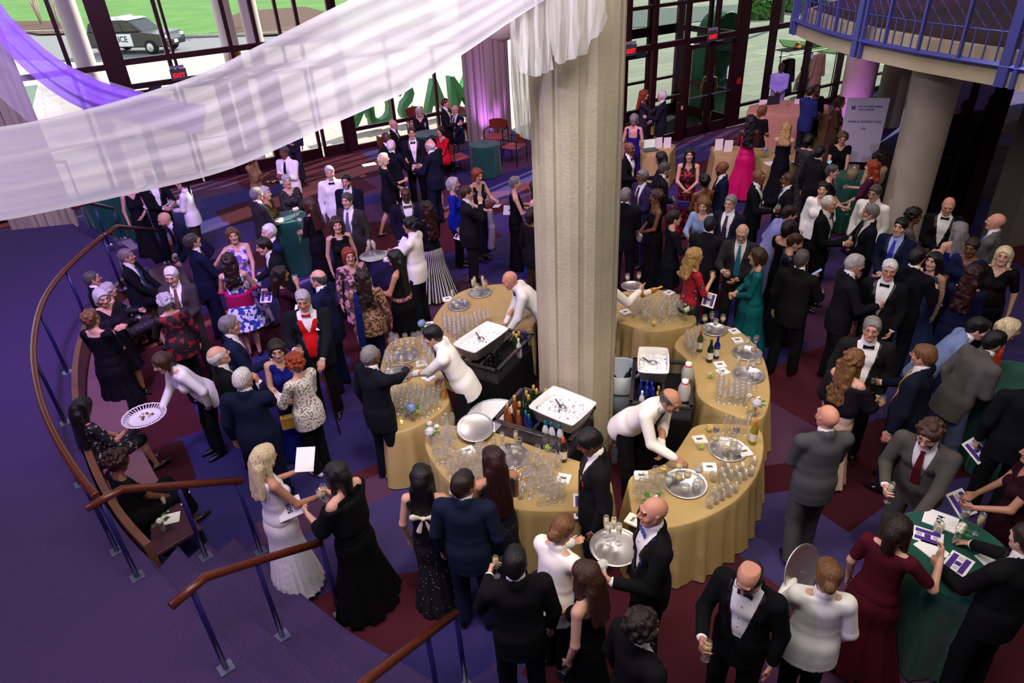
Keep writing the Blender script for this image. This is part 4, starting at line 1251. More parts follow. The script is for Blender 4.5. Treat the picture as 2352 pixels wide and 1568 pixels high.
cp = chaikin([at(*p) for p in cpts], 2, False)
posts = []
for x, y in ((275, 1262), (183, 1115), (141, 975), (136, 860), (171, 754), (262, 652)):
    b0 = at(x, y, ZP); q, zz = nearest(cp, b0); posts.append(((q.x, q.y, ZP), zz - .01))
rail(cp, posts, 'long curved wooden handrail on navy posts around the platform edge')
rail_px([(198, 1168, 1.53), (278, 1124, 1.53), (420, 1113, 1.2), (556, 1103, .95)], [(300, 1305, ZP), (456, 1270, ZP - 2 * RS), (583, 1250, 0)], 'wooden stair handrail ending behind the blonde woman in white')
rail_px([(392, 1392, 1.53), (470, 1326, 1.53), (600, 1285, 1.2), (737, 1245, .95)], [(493, 1521, ZP), (641, 1453, ZP - 2 * RS), (763, 1394, 0)], 'middle wooden stair handrail over the carpeted steps')
rail_px([(760, 1640, 1.53), (845, 1560, 1.53), (950, 1480, 1.2), (1047, 1407, .95)], [(930, 1590, RS), (1052, 1560, 0)], 'wooden handrail at the bottom edge of the frame')
rail_px([(237, 541, 1.53), (270, 520, 1.53), (358, 528, .95)], [(340, 640, 0), (300, 600, RS * 2)], 'short wooden handrail behind the seated ponytailed man')
rail_px([(163, 477, 1.53), (202, 466, 1.53), (258, 478, .95)], [(213, 572, ZP), (258, 545, RS * 2)], 'far short wooden handrail beside the green draped table')
rail_px([(-60, 400, 1.53), (30, 385, 1.53), (100, 372, 1.53), (150, 372, 1.53)], [(98, 528, ZP), (153, 521, ZP)], 'far platform handrail seen through the hanging sheer cloth')

# ---- curved bench against the platform
bn = empty('curved_bench', at(200, 950, 0), 0, 'curved wooden bench with pink seat cushions against the platform', 'bench')
binv = Matrix.Translation(-Vector(at(200, 950, 0)))
seg = resample(bt, .12, False)
seg = seg[1:-1]
nrm_ = []
for i in range(len(seg)):
    a = seg[max(i - 1, 0)]; c = seg[min(i + 1, len(seg) - 1)]; t = (c - a) / np.linalg.norm(c - a); nrm_.append(np.array([-t[1], t[0]]))
def ring(d0, d1, z0, z1, i0=0, i1=None):
    i1 = len(seg) if i1 is None else i1
    A_ = [tuple(seg[i] + nrm_[i] * d0) for i in range(i0, i1)]; B_ = [tuple(seg[i] + nrm_[i] * d1) for i in range(i0, i1)][::-1]
    return MB().prism(A_ + B_, z0, z1)
for args, nm, m_ in (((.02, .09, 0, .70), 'bench_back', mat('bench_wood', '#6E4836', .4, spec=.5, vary=.25, vscale=8)), ((.09, .52, .10, .34, 0, int(len(seg) * .86)), 'bench_base', mat('bench_wood', '#6E4836', .4, spec=.5, vary=.25, vscale=8))):
    o = ring(*args).build(nm, m_, bn); o.matrix_parent_inverse = binv
nseg = int(len(seg) * .86); nc = 6
for k_ in range(nc):
    i0 = k_ * nseg // nc; i1 = (k_ + 1) * nseg // nc + (1 if k_ < nc - 1 else 0)
    o = ring(.10, .54, .34, .43, i0, i1).build('seat_cushion', mat('cushion', '#74505A', .8, bump=.2, bscale=120), bn, bevel=.02); o.matrix_parent_inverse = binv

# ---- sheer cloth swags
def sheer(name, centre, w0, w1, m, label, seed=0, nu=90, nv=26, twist=0.0, sagk=.0, wdir=None, folds=6, amp=.10):
    rnd = random.Random(seed); C_ = resample(chaikin(centre, 3, False), .1, False); n = len(C_)
    V = []; F = []
    ph = [rnd.uniform(0, 6) for _ in range(6)]
    for i in range(nu):
        t = i / (nu - 1); c = C_[min(n - 1, int(t * (n - 1)))]
        fr = t * (n - 1) - int(t * (n - 1))
        if int(t * (n - 1)) < n - 1: c = c * (1 - fr) + C_[int(t * (n - 1)) + 1] * fr
        wd = wdir(t); w_ = w0 + (w1 - w0) * t if not callable(w0) else w0(t)
        wd = np.array(wd) / np.linalg.norm(wd)
        tg = C_[min(n - 1, int(t * (n - 1)) + 1)] - C_[max(0, int(t * (n - 1)) - 1)]; tg /= np.linalg.norm(tg); nn = np.cross(tg, wd)
        for j in range(nv):
            q = j / (nv - 1) - .5
            f = amp * (math.sin(q * folds * 6.28 + ph[0] + 1.5 * math.sin(3 * t + ph[1])) * .6 + .4 * math.sin(q * folds * 13 + ph[2] + 2 * t) + .12 * abs(math.sin(q * folds * 21 + ph[3] + 1.3 * t)))
            V.append(tuple(c + wd * q * w_ + nn * f * (w_ / 1.5 + .15)))
    for i in range(nu - 1):
        for j in range(nv - 1): F.append((i * nv + j, i * nv + j + 1, (i + 1) * nv + j + 1, (i + 1) * nv + j))
    me = bpy.data.meshes.new(name); me.from_pydata(V, [], F); me.materials.append(m)
    for p in me.polygons: p.use_smooth = True
    o = bpy.data.objects.new(name, me); COL.objects.link(o); return tag(o, label, 'drape')
def sheer_mat(name, c, op):
    m = bpy.data.materials.new(name); m.use_nodes = True; n = m.node_tree.nodes; l = m.node_tree.links; n.clear()
    o = n.new('ShaderNodeOutputMaterial'); tr = n.new('ShaderNodeBsdfTransparent'); df = n.new('ShaderNodeBsdfDiffuse'); tl = n.new('ShaderNodeBsdfTranslucent')
    df.inputs[0].default_value = srgb(c); tl.inputs[0].default_value = srgb(c)
    a = n.new('ShaderNodeMixShader'); a.inputs[0].default_value = .55; l.new(df.outputs[0], a.inputs[1]); l.new(tl.outputs[0], a.inputs[2])
    lw = n.new('ShaderNodeLayerWeight'); lw.inputs[0].default_value = .35
    ad = n.new('ShaderNodeMath'); ad.operation = 'ADD'; ad.use_clamp = True; ad.inputs[1].default_value = op; l.new(lw.outputs['Facing'], ad.inputs[0])
    b2 = n.new('ShaderNodeMixShader'); l.new(ad.outputs[0], b2.inputs[0]); l.new(tr.outputs[0], b2.inputs[1]); l.new(a.outputs[0], b2.inputs[2]); l.new(b2.outputs[0], o.inputs[0])
    return m
M_SHEER = sheer_mat('sheer_white', '#F2ECFC', .83)  # white cloth; the faint lilac is violet light put into its colour
def ptd(px, py, dist):
    d = _fw * F_PX + _rt * (px - 1176) + _up * (784 - py); d = d / np.linalg.norm(d); return d * dist + np.array([0, 0, CAM_H])
# big swag: crosses from the left to the top of the great column (its own height and depth)
A_ = [(-620, 380, 5.2), (-380, 412, 5.15), (-160, 414, 5.2), (0, 404, 5.35), (200, 362, 5.5), (350, 325, 5.6), (500, 282, 5.7), (640, 214, 5.75), (800, 138, 5.8), (960, 66, 5.85), (1100, 0, 5.9), (1220, -66, 5.9), (1330, -120, 5.9)]
cen = [tuple(ptd(x, y, d)) for x, y, d in A_]
sheer('sheer_swag', cen, lambda t: float(np.interp(t, [0, .24, .33, .50, .65, .73, .81, .89, 1], [.50, .55, .60, .74, .80, .82, .68, .55, .42])), 0, M_SHEER, 'broad white sheer cloth swag stretched across the upper left', 3, nu=150, nv=70, wdir=lambda t: (.05, .25, 1.0), folds=3, amp=.016)
B_ = [(-140, -190, 8.0), (-60, -60, 8.0), (0, 60, 8.1), (60, 120, 8.2), (130, 178, 8.3), (210, 222, 8.5), (300, 245, 8.8), (400, 268, 9.2), (470, 275, 9.4)]
sheer('sheer_swag', [tuple(ptd(x, y, d)) for x, y, d in B_], lambda t: .34, 0, sheer_mat('sheer_violet_light', '#B583FF', .74), 'violet lit sheer swag hanging behind the broad white one', 5, wdir=lambda t: (.35, .1, 1.0), folds=2, amp=.05)  # the violet light on this swag is put into its cloth colour
B2 = [(x - 25, y + 38, d + .12) for x, y, d in B_]
sheer('sheer_swag', [tuple(ptd(x, y, d)) for x, y, d in B2], lambda t: .80, 0, sheer_mat('sheer_thin', '#F4ECFF', .22), 'thin nearly clear sheer layer beneath the violet swag', 6, wdir=lambda t: (.35, .1, 1.0), folds=2, amp=.03)
# gathered tail hanging down the column
def tail(px0, px1, py0, bottoms, dist, label, seed):
    n = 60; V = []; F = []; rnd = random.Random(seed); rows = 26
    for i in range(n):
        t = i / (n - 1); x = px0 + (px1 - px0) * t
        yb = np.interp(t, [q[0] for q in bottoms], [q[1] for q in bottoms])
        dd_ = dist + .035 * math.sin(t * 17 + seed) + .015 * math.sin(t * 41)
        T = ptd(x, py0, dd_); B0 = ptd(x, yb, dd_ )
        # vertical fall from T to the height where the hem shows
        hh = np.hypot(T[0], T[1])
        dz = ptd(x, yb, 1.0) - np.array([0, 0, CAM_H]); zb_ = CAM_H + dz[2] / np.hypot(dz[0], dz[1]) * hh
        for j in range(rows):
            q = j / (rows - 1); w_ = .012 * q * math.sin(t * 31 + j * .3)
            V.append((T[0] + w_, T[1] - w_, T[2] * (1 - q) + zb_ * q))
    for i in range(n - 1):
        for j in range(rows - 1): F.append((i * rows + j, i * rows + j + 1, (i + 1) * rows + j + 1, (i + 1) * rows + j))
    me = bpy.data.meshes.new('sheer_tail'); me.from_pydata(V, [], F); me.materials.append(M_SHEER2)
    for p in me.polygons: p.use_smooth = True
    o = bpy.data.objects.new('sheer_tail', me); COL.objects.link(o); tag(o, label, 'drape')
M_SHEER2 = sheer_mat('sheer_tail', '#FFFFFF', .62)
tail(1180, 1265, -60, [(0, 165), (.5, 178), (1, 160)], 5.88, 'white sheer tail with stepped hem on the left side of the great column', 1)
tail(1262, 1395, -60, [(0, 125), (.15, 148), (.7, 120), (.75, 90), (.95, 72), (1, 40)], 5.82, 'white sheer tail gathered on the front of the great column', 4)
tail(1165, 1218, -60, [(0, 300), (.4, 318), (1, 325)], 6.45, 'long narrow sheer tail hanging left of the great column', 7)
b = MB(); c = ptd(1150, 10, 11.0); b.lathe([(.01, -.5), (.26, -.42), (.40, -.2), (.42, .1), (.36, .6)], tuple(c), 24, 1, .8)
tag(b.build('balloon_lantern', mat('silk', '#F6D8E0', .4, spec=.5), None, True), 'pink silk bag shaped bundle hanging beside the violet column', 'drape')

# ---- outside
def paving():
    m = mat('pale_paving', '#A8A49A', .9); n = m.node_tree.nodes; l = m.node_tree.links; b = n['Principled BSDF']
    tc = n.new('ShaderNodeTexCoord'); mp = n.new('ShaderNodeMapping'); mp.inputs['Rotation'].default_value = (0, 0, math.radians(-30)); l.new(tc.outputs['Object'], mp.inputs[0])
    br = n.new('ShaderNodeTexBrick'); br.inputs['Scale'].default_value = 1.0; br.inputs['Brick Width'].default_value = 1.2; br.inputs['Row Height'].default_value = .6; br.inputs['Mortar Size'].default_value = .012
    br.inputs['Color1'].default_value = srgb('#AFA99C'); br.inputs['Color2'].default_value = srgb('#9C988E'); br.inputs['Mortar'].default_value = srgb('#7A766E')
    l.new(mp.outputs[0], br.inputs['Vector']); l.new(br.outputs['Color'], b.inputs['Base Color']); return m
M_PAVE = paving()
structure(MB().prism([(-70, 5), (-30, 5), (-16, 11), fp(OL, DL, 0, 0, -.2)[:2], (3, 17.6), fp(OR, DR, 14, 0, -.2)[:2], (60, 20), (60, 90), (-70, 90)], -.22, -.06).build('plaza_paving', M_PAVE))
M_GRASS = mat('lawn_grass', '#44702A', .95, bump=.6, bscale=30, vary=.5, vscale=.35)
def patch(pxs, m, name, label, z=-.04, cat=None, kind='structure'):
    P_ = [at(x, y, z)[:2] for x, y in pxs]
    o = MB().prism(P_, z - .05, z).build(name, m)
    o['kind'] = kind
    if kind != 'structure': o['label'] = label; o['category'] = cat
    return o
patch([(-600, 30), (0, 62), (230, 76), (420, 84), (560, 80), (800, 72), (1000, 66), (1010, -90), (0, -70), (-500, -40)], M_GRASS, 'lawn', '', .0)
patch([(-300, 60), (0, 66), (150, 74), (420, 84), (700, 76), (1100, 60), (1500, 20), (1900, 0), (2100, -10), (2100, 10), (1850, 22), (1500, 60), (1100, 84), (700, 98), (420, 130), (200, 142), (0, 132), (-300, 140)], mat('road_asphalt', '#6E7072', .9, vary=.1), 'road', '', -.02)
patch([(-300, 260), (0, 205), (85, 195), (60, 300), (-20, 330), (-300, 400)], M_GRASS, 'lawn_corner', '', -.02)
patch([(1790, 90), (1850, 95), (1990, 118), (2010, 130), (1900, 120), (1800, 105)], M_GRASS, 'lawn_strip', '', -.02)
M_MULCH = mat('bark_mulch', '#4A3226', .95, bump=.8, bscale=40, vary=.3, vscale=20)
for P_ in ([(30, 48), (130, 48), (170, 60), (160, 76), (90, 78), (20, 66)], [(520, 40), (560, 25), (700, 15), (760, 30), (740, 72), (600, 80), (540, 74)]):
    patch(P_, M_MULCH, 'mulch_bed', '', .10)
structure(MB().tube([at(-200, 78, .06), at(150, 72, .06), at(420, 84, .06), at(560, 80, .06), at(760, 72, .06), at(1100, 58, .06)], .12, 6).build('kerb', M_PAVE))
M_BARK = mat('pale_bark', '#C9BBA6', .8); M_LEAF = mat('leaf', '#4F7A30', .7, vary=.3)
def tree(base, h, stems, label, seed, leaves=260):
    rnd = random.Random(seed); root = empty('tree', base, 0, label, 'tree'); b = MB()
    tips = []
    for k_ in range(stems):
        a = rnd.uniform(0, 6.28); r = rnd.uniform(.25, .6) * h * .35
        pts_ = [(0, 0, 0), (r * .3 * math.cos(a), r * .3 * math.sin(a), h * .33), (r * .7 * math.cos(a + .3), r * .7 * math.sin(a + .3), h * .66), (r * math.cos(a + .5), r * math.sin(a + .5), h)]
        b.tube(pts_, [.07, .055, .04, .015], 6); tips += [pts_[2], pts_[3]]
    b.build('trunk', M_BARK, root, True)
    b = MB()
    for _ in range(leaves):
        t = rnd.choice(tips); c = [t[i] + rnd.gauss(0, h * .13) for i in range(3)]; c[2] = max(c[2], h * .5)
        a, e = rnd.uniform(0, 6.28), rnd.uniform(-1, 1); s = .16
        d1 = Vector((math.cos(a), math.sin(a), e)).normalized() * s; d2 = d1.cross(Vector((0, 0, 1))).normalized() * s * .6
        c = Vector(c); b.add([c - d1, c + d2, c + d1, c - d2], [(0, 1, 2, 3)])
    b.build('crown', M_LEAF, root)
tree(at(95, 55, .1), 4.5, 6, 'pale multi-stemmed tree in the left mulch bed outside', 1)
tree(at(135, 62, .1), 4.0, 4, 'thinner pale tree standing right of the multi-stemmed one', 2, 160)
tree(at(575, 60, .1), 4.6, 6, 'leafy pale tree in the mulch bed beyond the entrance', 3)
def bush(c, r, label, seed):
    rnd = random.Random(seed); b = MB()
    for _ in range(700):
        a = rnd.uniform(0, 6.28); z = rnd.uniform(-.2, 1); q = math.sqrt(max(0, 1 - z * z)); rr = r * rnd.uniform(.85, 1.05)
        p = Vector((q * math.cos(a) * rr, q * math.sin(a) * rr, max(0, z) * rr + .05)); n_ = p.normalized()
        d1 = n_.cross(Vector((rnd.random(), rnd.random(), .3))).normalized() * r * .12; d2 = n_.cross(d1).normalized() * r * .08
        b.add([p - d1, p + d2 + n_ * .03, p + d1, p - d2], [(0, 1, 2, 3)])
    b.lathe([(.01, r * .9), (r * .5, r * .8), (r * .85, r * .4), (r * .9, 0)], (0, 0, 0), 14)
    o = b.build('bush', M_LEAF, None); o.location = c; tag(o, label, 'bush')
bush(at(1745, 38, 0), 1.1, 'clipped green bush outside beyond the right entrance', 4)
bush(at(1850, 22, 0), 1.3, 'larger green bush outside left of the balcony railing', 5)
tt = empty('tree', at(1790, 60), 0, 'tall bare grey tree between the two bushes outside', 'tree'); MB().tube([(0, 0, 0), (.05, 0, 2.5), (0, .1, 6)], [.2, .17, .15], 10).build('trunk', mat('grey_bark', '#6A6258', .9), tt, True)

# green letters seen from behind
M_GREEN = mat('painted_green', '#2E7A3E', .5)
LN = [('N', 828, 262, 'green freestanding letter N, leftmost and cut by the sheer cloth'), ('O', 872, 264, 'round green freestanding letter O seen from behind'),
      ('S', 936, 263, 'green freestanding letter S seen from behind'), ('A', 1002, 262, 'green freestanding letter A behind the standing man'), ('M', 1062, 262, 'green freestanding letter M nearest the violet column')]
for ch, px, py, lab in LN:
    g0 = None
    me = text_mesh(ch, 1.50, .16, .035)
    o = link('letter_' + ch.lower(), me, None, [M_GREEN]); 
    # they stand on a line parallel to the glass, 1.7 m outside
    d = _fw * F_PX + _rt * (px - 1176) + _up * (784 - py); O2 = OL + NLv * 1.9
    nvec = np.array([NLv.x, NLv.y]); t = float((np.array([O2.x, O2.y]) @ nvec) / (d[:2] @ nvec))
    pos = d * t
    o.scale = (.80, 1, 1); o.location = (pos[0], pos[1], .56); o.rotation_euler = (PI / 2, 0, math.atan2(DL.y, DL.x) + PI)
    tag(o, lab, 'letter', 'freestanding green letters on the plaza')
# rounded green sculpture beyond the right doors
gp = at(1735, 225, 0); b = MB()
for zc_, wx in ((.55, .62), (2.2, .62)):
    pass
prof = [(-.62, 0), (.62, 0), (.62, 1.0), (.22, 1.05), (.22, 1.35), (.62, 1.75)] + [(.1 + .62 * math.cos(t), 2.15 + .72 * math.sin(t)) for t in np.linspace(-.3, PI, 14)] + [(-.62, 2.0)]
V = []; n_ = len(prof)
for yy in (-.35, .35): V += [(x, yy, z) for x, z in prof]
b.add(V, [tuple(range(n_)), tuple(range(2 * n_ - 1, n_ - 1, -1))] + [(i, n_ + i, n_ + (i + 1) % n_, (i + 1) % n_) for i in range(n_)])
o = b.build('green_sculpture', mat('sculpture_green', '#1E6A50', .35, spec=.5), None, bevel=.05); q_ = fp(OR, DR, 2.75, 0, 1.6); o.location = (q_[0], q_[1], -.05); o.rotation_euler = (0, 0, math.atan2(DR.y, DR.x))
tag(o, 'tall rounded green padded sculpture outside the right windows', 'sculpture')

# police car
def police_car(loc, rz):
    root = empty('police_car', loc, rz, 'black and white police utility car parked on the road outside', 'car')
    K = mat('car_black', '#0B0D12', .15, spec=.7); W_ = mat('car_white', '#E8EAEC', .2, spec=.6); G_ = mat('car_window', '#10161C', .05, spec=.8); Tm = mat('tyre', '#0A0A0A', .8)
    def body(prof, w_, name, m, bev=.05):
        b = MB(); n = len(prof); V = [(x, -w_, z) for x, z in prof] + [(x, w_, z) for x, z in prof]
        b.add(V, [tuple(range(n)), tuple(range(2 * n - 1, n - 1, -1))] + [(i, n + i, n + (i + 1) % n, (i + 1) % n) for i in range(n)])
        return b.build(name, m, root, bevel=bev)
    body([(-2.45, .35), (2.40, .35), (2.48, .6), (2.42, .88), (2.2, 1.0), (1.15, 1.12), (-2.35, 1.14), (-2.48, .9)], .97, 'car_body', K)
    body([(1.15, 1.10), (.45, 1.66), (.1, 1.74), (-1.9, 1.72), (-2.2, 1.55), (-2.4, 1.12)], .84, 'cabin', K, .06)
    body([(.45, 1.70), (.1, 1.77), (-1.9, 1.75), (-2.15, 1.62), (-1.9, 1.66), (.1, 1.70)], .80, 'roof', W_, .02)
    for sg in (1, -1):
        for (x0, x1) in ((.05, .62), (-.95, -.03), (-2.0, -1.05)):
            b = MB(); b.add([(x0, sg * .86, 1.16), (x1 + .25 * (x0 > 0), sg * .86, 1.16), (x1 - .1, sg * .855, 1.58), (x0, sg * .855, 1.62)], [(0, 1, 2, 3) if sg < 0 else (3, 2, 1, 0)]); b.build('side_window', G_, root)
        b = MB(); b.box((-.45, sg * .975, .74), (1.9, .012, .62)); b.build('door_panel', W_, root)
        for x in (1.55, -1.5):
            b = MB(); b.lathe([(.01, -.12), (.36, -.12), (.38, 0), (.36, .12), (.01, .12)], (0, 0, 0), 20); o = b.build('wheel', Tm, root, True); o.location = (x, sg * .9, .37); o.rotation_euler = (PI / 2, 0, 0)
            b = MB(); b.lathe([(.01, 0), (.2, -.01), (.22, .02)], (0, 0, 0), 12); h_ = b.build('hubcap', mat('hubcap', '#C8CCD0', .25, .9), o); h_.location = (0, 0, .13 if sg < 0 else -.13)
        me = text_mesh('POLICE', .42, .004, .006); o = link('lettering', me, root, [mat('car_lettering', '#101216', .4)]); o.location = (-.45, sg * .985, .78); o.rotation_euler = (PI / 2, 0, PI if sg > 0 else 0)
    b = MB(); b.add([(1.12, -.74, 1.14), (1.12, .74, 1.14), (.5, .68, 1.63), (.5, -.68, 1.63)], [(0, 1, 2, 3)]); b.build('windscreen', G_, root)
    b = MB(); b.box((2.46, 0, .78), (.06, 1.1, .22)); b.build('grille', mat('chrome', '#B8BCC2', .2, .9), root)
    for sg in (1, -1):
        b = MB(); b.box((2.40, sg * .74, .84), (.12, .3, .16)); b.build('headlight', mat('lamp_glass', '#E8ECF0', .1), root, bevel=.03)
    b = MB(); b.box((-.4, 0, 1.82), (.3, 1.15, .1)); b.build('light_bar', mat('light_bar', '#C8D0D8', .2), root, bevel=.03)
    b = MB(); b.box((2.50, 0, .55), (.02, .32, .16)); b.build('number_plate', mat('plate', '#E8E8F0', .4), root)
police_car((at(322, 118)[0], at(322, 118)[1], -.02), math.radians(-14))

pp_ = fp(OL, DL, -6.4, 2.75, .96)
o = MB().box((0, 0, 0), (.26, .02, .26)).build('bay_sign', mat('sign_amber', '#C88A1E', .5)); o.location = pp_; o.rotation_euler = (0, 0, math.atan2(DL.y, DL.x)); tag(o, 'small amber bay sign on the porch column outside', 'sign')
o2 = link('lettering', text_mesh('A7', .15, .001, .003), o, [M_DARK]); o2.location = (0, -.012, 0); o2.rotation_euler = (PI / 2, 0, 0)
# ------------------------------------------------------------------ tables and drinks
M_GOLD = mat('gold_cloth', '#B59B68', .8, spec=.25, bump=.15, bscale=300, vary=.10, vscale=5)
M_TEAL = mat('green_velvet', '#0C4A3E', .75, spec=.2, sheen=.25, vary=.25, vscale=3)
M_PINK = mat('rose_cloth', '#C9997A', .85, spec=.2, bump=.1, bscale=300)
M_SILVER = mat('silver_plate', '#F0ECE8', .34, .93)
M_CLR = clear_mat('clear_glass', '#FFFFFF', .06, .09, 1.5, solid=.05)  # faint white diffuse share stands in for the brightness of caustics
M_PAPER = mat('white_paper', '#F4F2F0', .8)
M_BLACKC = mat('black_cloth', '#0C0C0F', .85, spec=.2, bump=.2, bscale=30)
M_CHROME = mat('cooler_rim', '#7C7878', .2, .9)
M_PURP = mat('print_purple', '#4B2A86', .6)

def table(pxs, zt, m, label, seed, cat='table', group=None, fold=.03, smooth=2, name='draped_table', flare=.05, wl=.17, world_pts=None, zbot=.012):
    P_ = world_pts or [at(x, y, zt)[:2] for x, y in pxs]
    if smooth: P_ = chaikin(P_, smooth)
    c = (sum(p[0] for p in P_) / len(P_), sum(p[1] for p in P_) / len(P_))
    me = draped([(p[0] - c[0], p[1] - c[1]) for p in P_], zt, seed=seed, fold=fold, flare=flare, wl=wl, zbot=zbot)
    root = empty(name, (c[0], c[1], 0), 0, label, cat, group)
    link('tablecloth', me, root, [m])
    xs = [p[0] - c[0] for p in P_]; ys = [p[1] - c[1] for p in P_]
    b = MB(); ins = [((p[0] - c[0]) * .9, (p[1] - c[1]) * .9) for p in P_]
    b.prism(ins, zt - .03, zt - .012).build('tabletop', mat('plywood', '#8A6A48', .7), root)
    for k in range(0, len(P_), max(1, len(P_) // 4)):
        q = ((P_[k][0] - c[0]) * .8, (P_[k][1] - c[1]) * .8)
        b = MB(); b.tube([(q[0], q[1], 0), (q[0], q[1], zt - .02)], .015, 6).build('leg', mat('table_leg', '#50505A', .4, .6), root)
    return root
ZT = .75
TOP = {
 1: [(1000, 722), (1026, 688), (1074, 660), (1150, 650), (1232, 655), (1232, 762), (1180, 752), (1120, 768), (1056, 800), (1016, 776), (992, 742)],
 2: [(868, 872), (880, 815), (895, 783), (938, 771), (975, 776), (992, 808), (1012, 848), (1026, 898), (1036, 928), (970, 975), (903, 998), (880, 985), (870, 944)],
 3: [(974, 1009), (982, 1040), (1002, 1072), (1032, 1107), (1080, 1140), (1125, 1158), (1170, 1168), (1240, 1173), (1330, 1172), (1405, 1160), (1404, 1082), (1310, 1052), (1250, 1033), (1130, 988), (1040, 975), (990, 978)],
 4: [(1440, 1093), (1447, 1150), (1458, 1211), (1510, 1213), (1560, 1207), (1618, 1189), (1660, 1168), (1695, 1145), (1730, 1105), (1747, 1070), (1756, 1020), (1746, 978), (1670, 972), (1595, 973), (1575, 1004), (1556, 1034), (1530, 1066), (1490, 1078)],
 5: [(1544, 796), (1563, 770), (1604, 743), (1650, 742), (1697, 756), (1735, 790), (1758, 828), (1768, 878), (1769, 919), (1750, 970), (1690, 957), (1604, 918), (1598, 880), (1592, 842), (1570, 815)],
 6: [(1405, 735), (1450, 748), (1494, 763), (1550, 756), (1605, 742), (1590, 715), (1562, 672), (1500, 662), (1420, 668), (1400, 700)]}
NM = {1: 'gold draped bar table behind the champagne cooler, back left of the ring', 2: 'gold draped bar table at the left of the ring', 3: 'gold draped crescent bar table at the front of the ring',
      4: 'gold draped crescent bar table at the front right of the ring', 5: 'gold draped bar table at the right of the ring', 6: 'gold draped bar table at the back right of the ring'}
for k_, pxs in TOP.items(): table(pxs, ZT, M_GOLD, NM[k_], k_, group='gold bar tables around the column', fold=.045, smooth=2, wl=.22, flare=.07)

def proto(key, fn, mats_):
    if key not in SHARED:
        b = fn(); me = b.mesh(key, True)
        for m in mats_: me.materials.append(m)
        SHARED[key] = me
    return SHARED[key]
def wine_fn(n=12):
    b = MB(); b.lathe([(.001, .0), (.034, .001), (.033, .004), (.006, .008), (.004, .02), (.004, .075), (.012, .085), (.030, .105), (.036, .130), (.034, .160), (.029, .185), (.028, .185), (.033, .158), (.034, .130), (.028, .107), (.001, .088)], n=n); return b
def flute_fn(n=12):
    b = MB(); b.lathe([(.001, .0), (.030, .001), (.029, .004), (.005, .008), (.004, .02), (.004, .075), (.010, .085), (.021, .110), (.025, .150), (.023, .215), (.022, .215), (.024, .150), (.019, .112), (.001, .088)], n=n); return b
def tumbler_fn(n=14):
    b = MB(); b.lathe([(.001, .0), (.034, .0), (.036, .004), (.040, .092), (.038, .092), (.034, .010), (.001, .009)], n=n); return b
def liq_w(): b = MB(); b.lathe([(.001, .090), (.027, .108), (.0325, .128), (.033, .138), (.001, .138)], n=12); return b
def liq_f(): b = MB(); b.lathe([(.001, .090), (.018, .114), (.0232, .150), (.0226, .185), (.001, .185)], n=12); return b
def liq_t(): b = MB(); b.lathe([(.001, .011), (.033, .011), (.0365, .065), (.001, .065)], n=12); return b
def liquid(c, k): return mat('drink', c, .08, spec=.6)
SPEC = {'wine': (wine_fn, liq_w, 'wine_glass'), 'flute': (flute_fn, liq_f, 'champagne_flute'), 'tumbler': (tumbler_fn, liq_t, 'tumbler')}
def glassware(kind, loc, fill=None, label='', group=None, tilt=0, parent=None):
    gf, lf, nm = SPEC[kind]
    o = bpy.data.objects.new(nm, proto(kind, gf, [M_CLR])); COL.objects.link(o); o.location = loc
    if tilt: o.rotation_euler = (tilt, 0, 0)
    if parent: o.parent = parent
    tag(o, label, 'glass', group)
    if fill:
        me = proto(kind + fill, lf, [mat('drink', fill, .1, spec=.6)])
        l_ = bpy.data.objects.new('drink', me); COL.objects.link(l_); l_.parent = o
    return o
def inside(p, P_):
    c = False; n = len(P_)
    for i in range(n):
        a, b_ = P_[i], P_[i - 1]
        if (a[1] > p[1]) != (b_[1] > p[1]) and p[0] < (b_[0] - a[0]) * (p[1] - a[1]) / (b_[1] - a[1]) + a[0]: c = not c
    return c
USED = []
def free(x, y, r):
    for (a, b_, q) in USED:
        if (a - x) ** 2 + (b_ - y) ** 2 < (q + r) ** 2: return False
    return True
def rows(kind, pxs, n, sp, rot, label, group, z=ZT, jit=.006, fill=None):
    P_ = [at(x, y, z)[:2] for x, y in pxs]; rnd = random.Random(int(pxs[0][0]))
    cx = sum(p[0] for p in P_) / len(P_); cy = sum(p[1] for p in P_) / len(P_); out = []
    c, s = math.cos(rot), math.sin(rot)
    for i in range(-25, 26):
        for j in range(-25, 26):
            u_, v_ = (i + (j % 2) * .5) * sp, j * sp * .88
            x, y = cx + u_ * c - v_ * s, cy + u_ * s + v_ * c
            if inside((x, y), P_): out.append((x, y))
    out.sort(key=lambda p: p[1])
    k = 0
    for (x, y) in out:
        x += rnd.uniform(-jit, jit); y += rnd.uniform(-jit, jit)
        if k >= n or not free(x, y, sp * .47): continue
        USED.append((x, y, sp * .47)); k += 1
        glassware(kind, (x, y, z), fill, label, group)
    return k

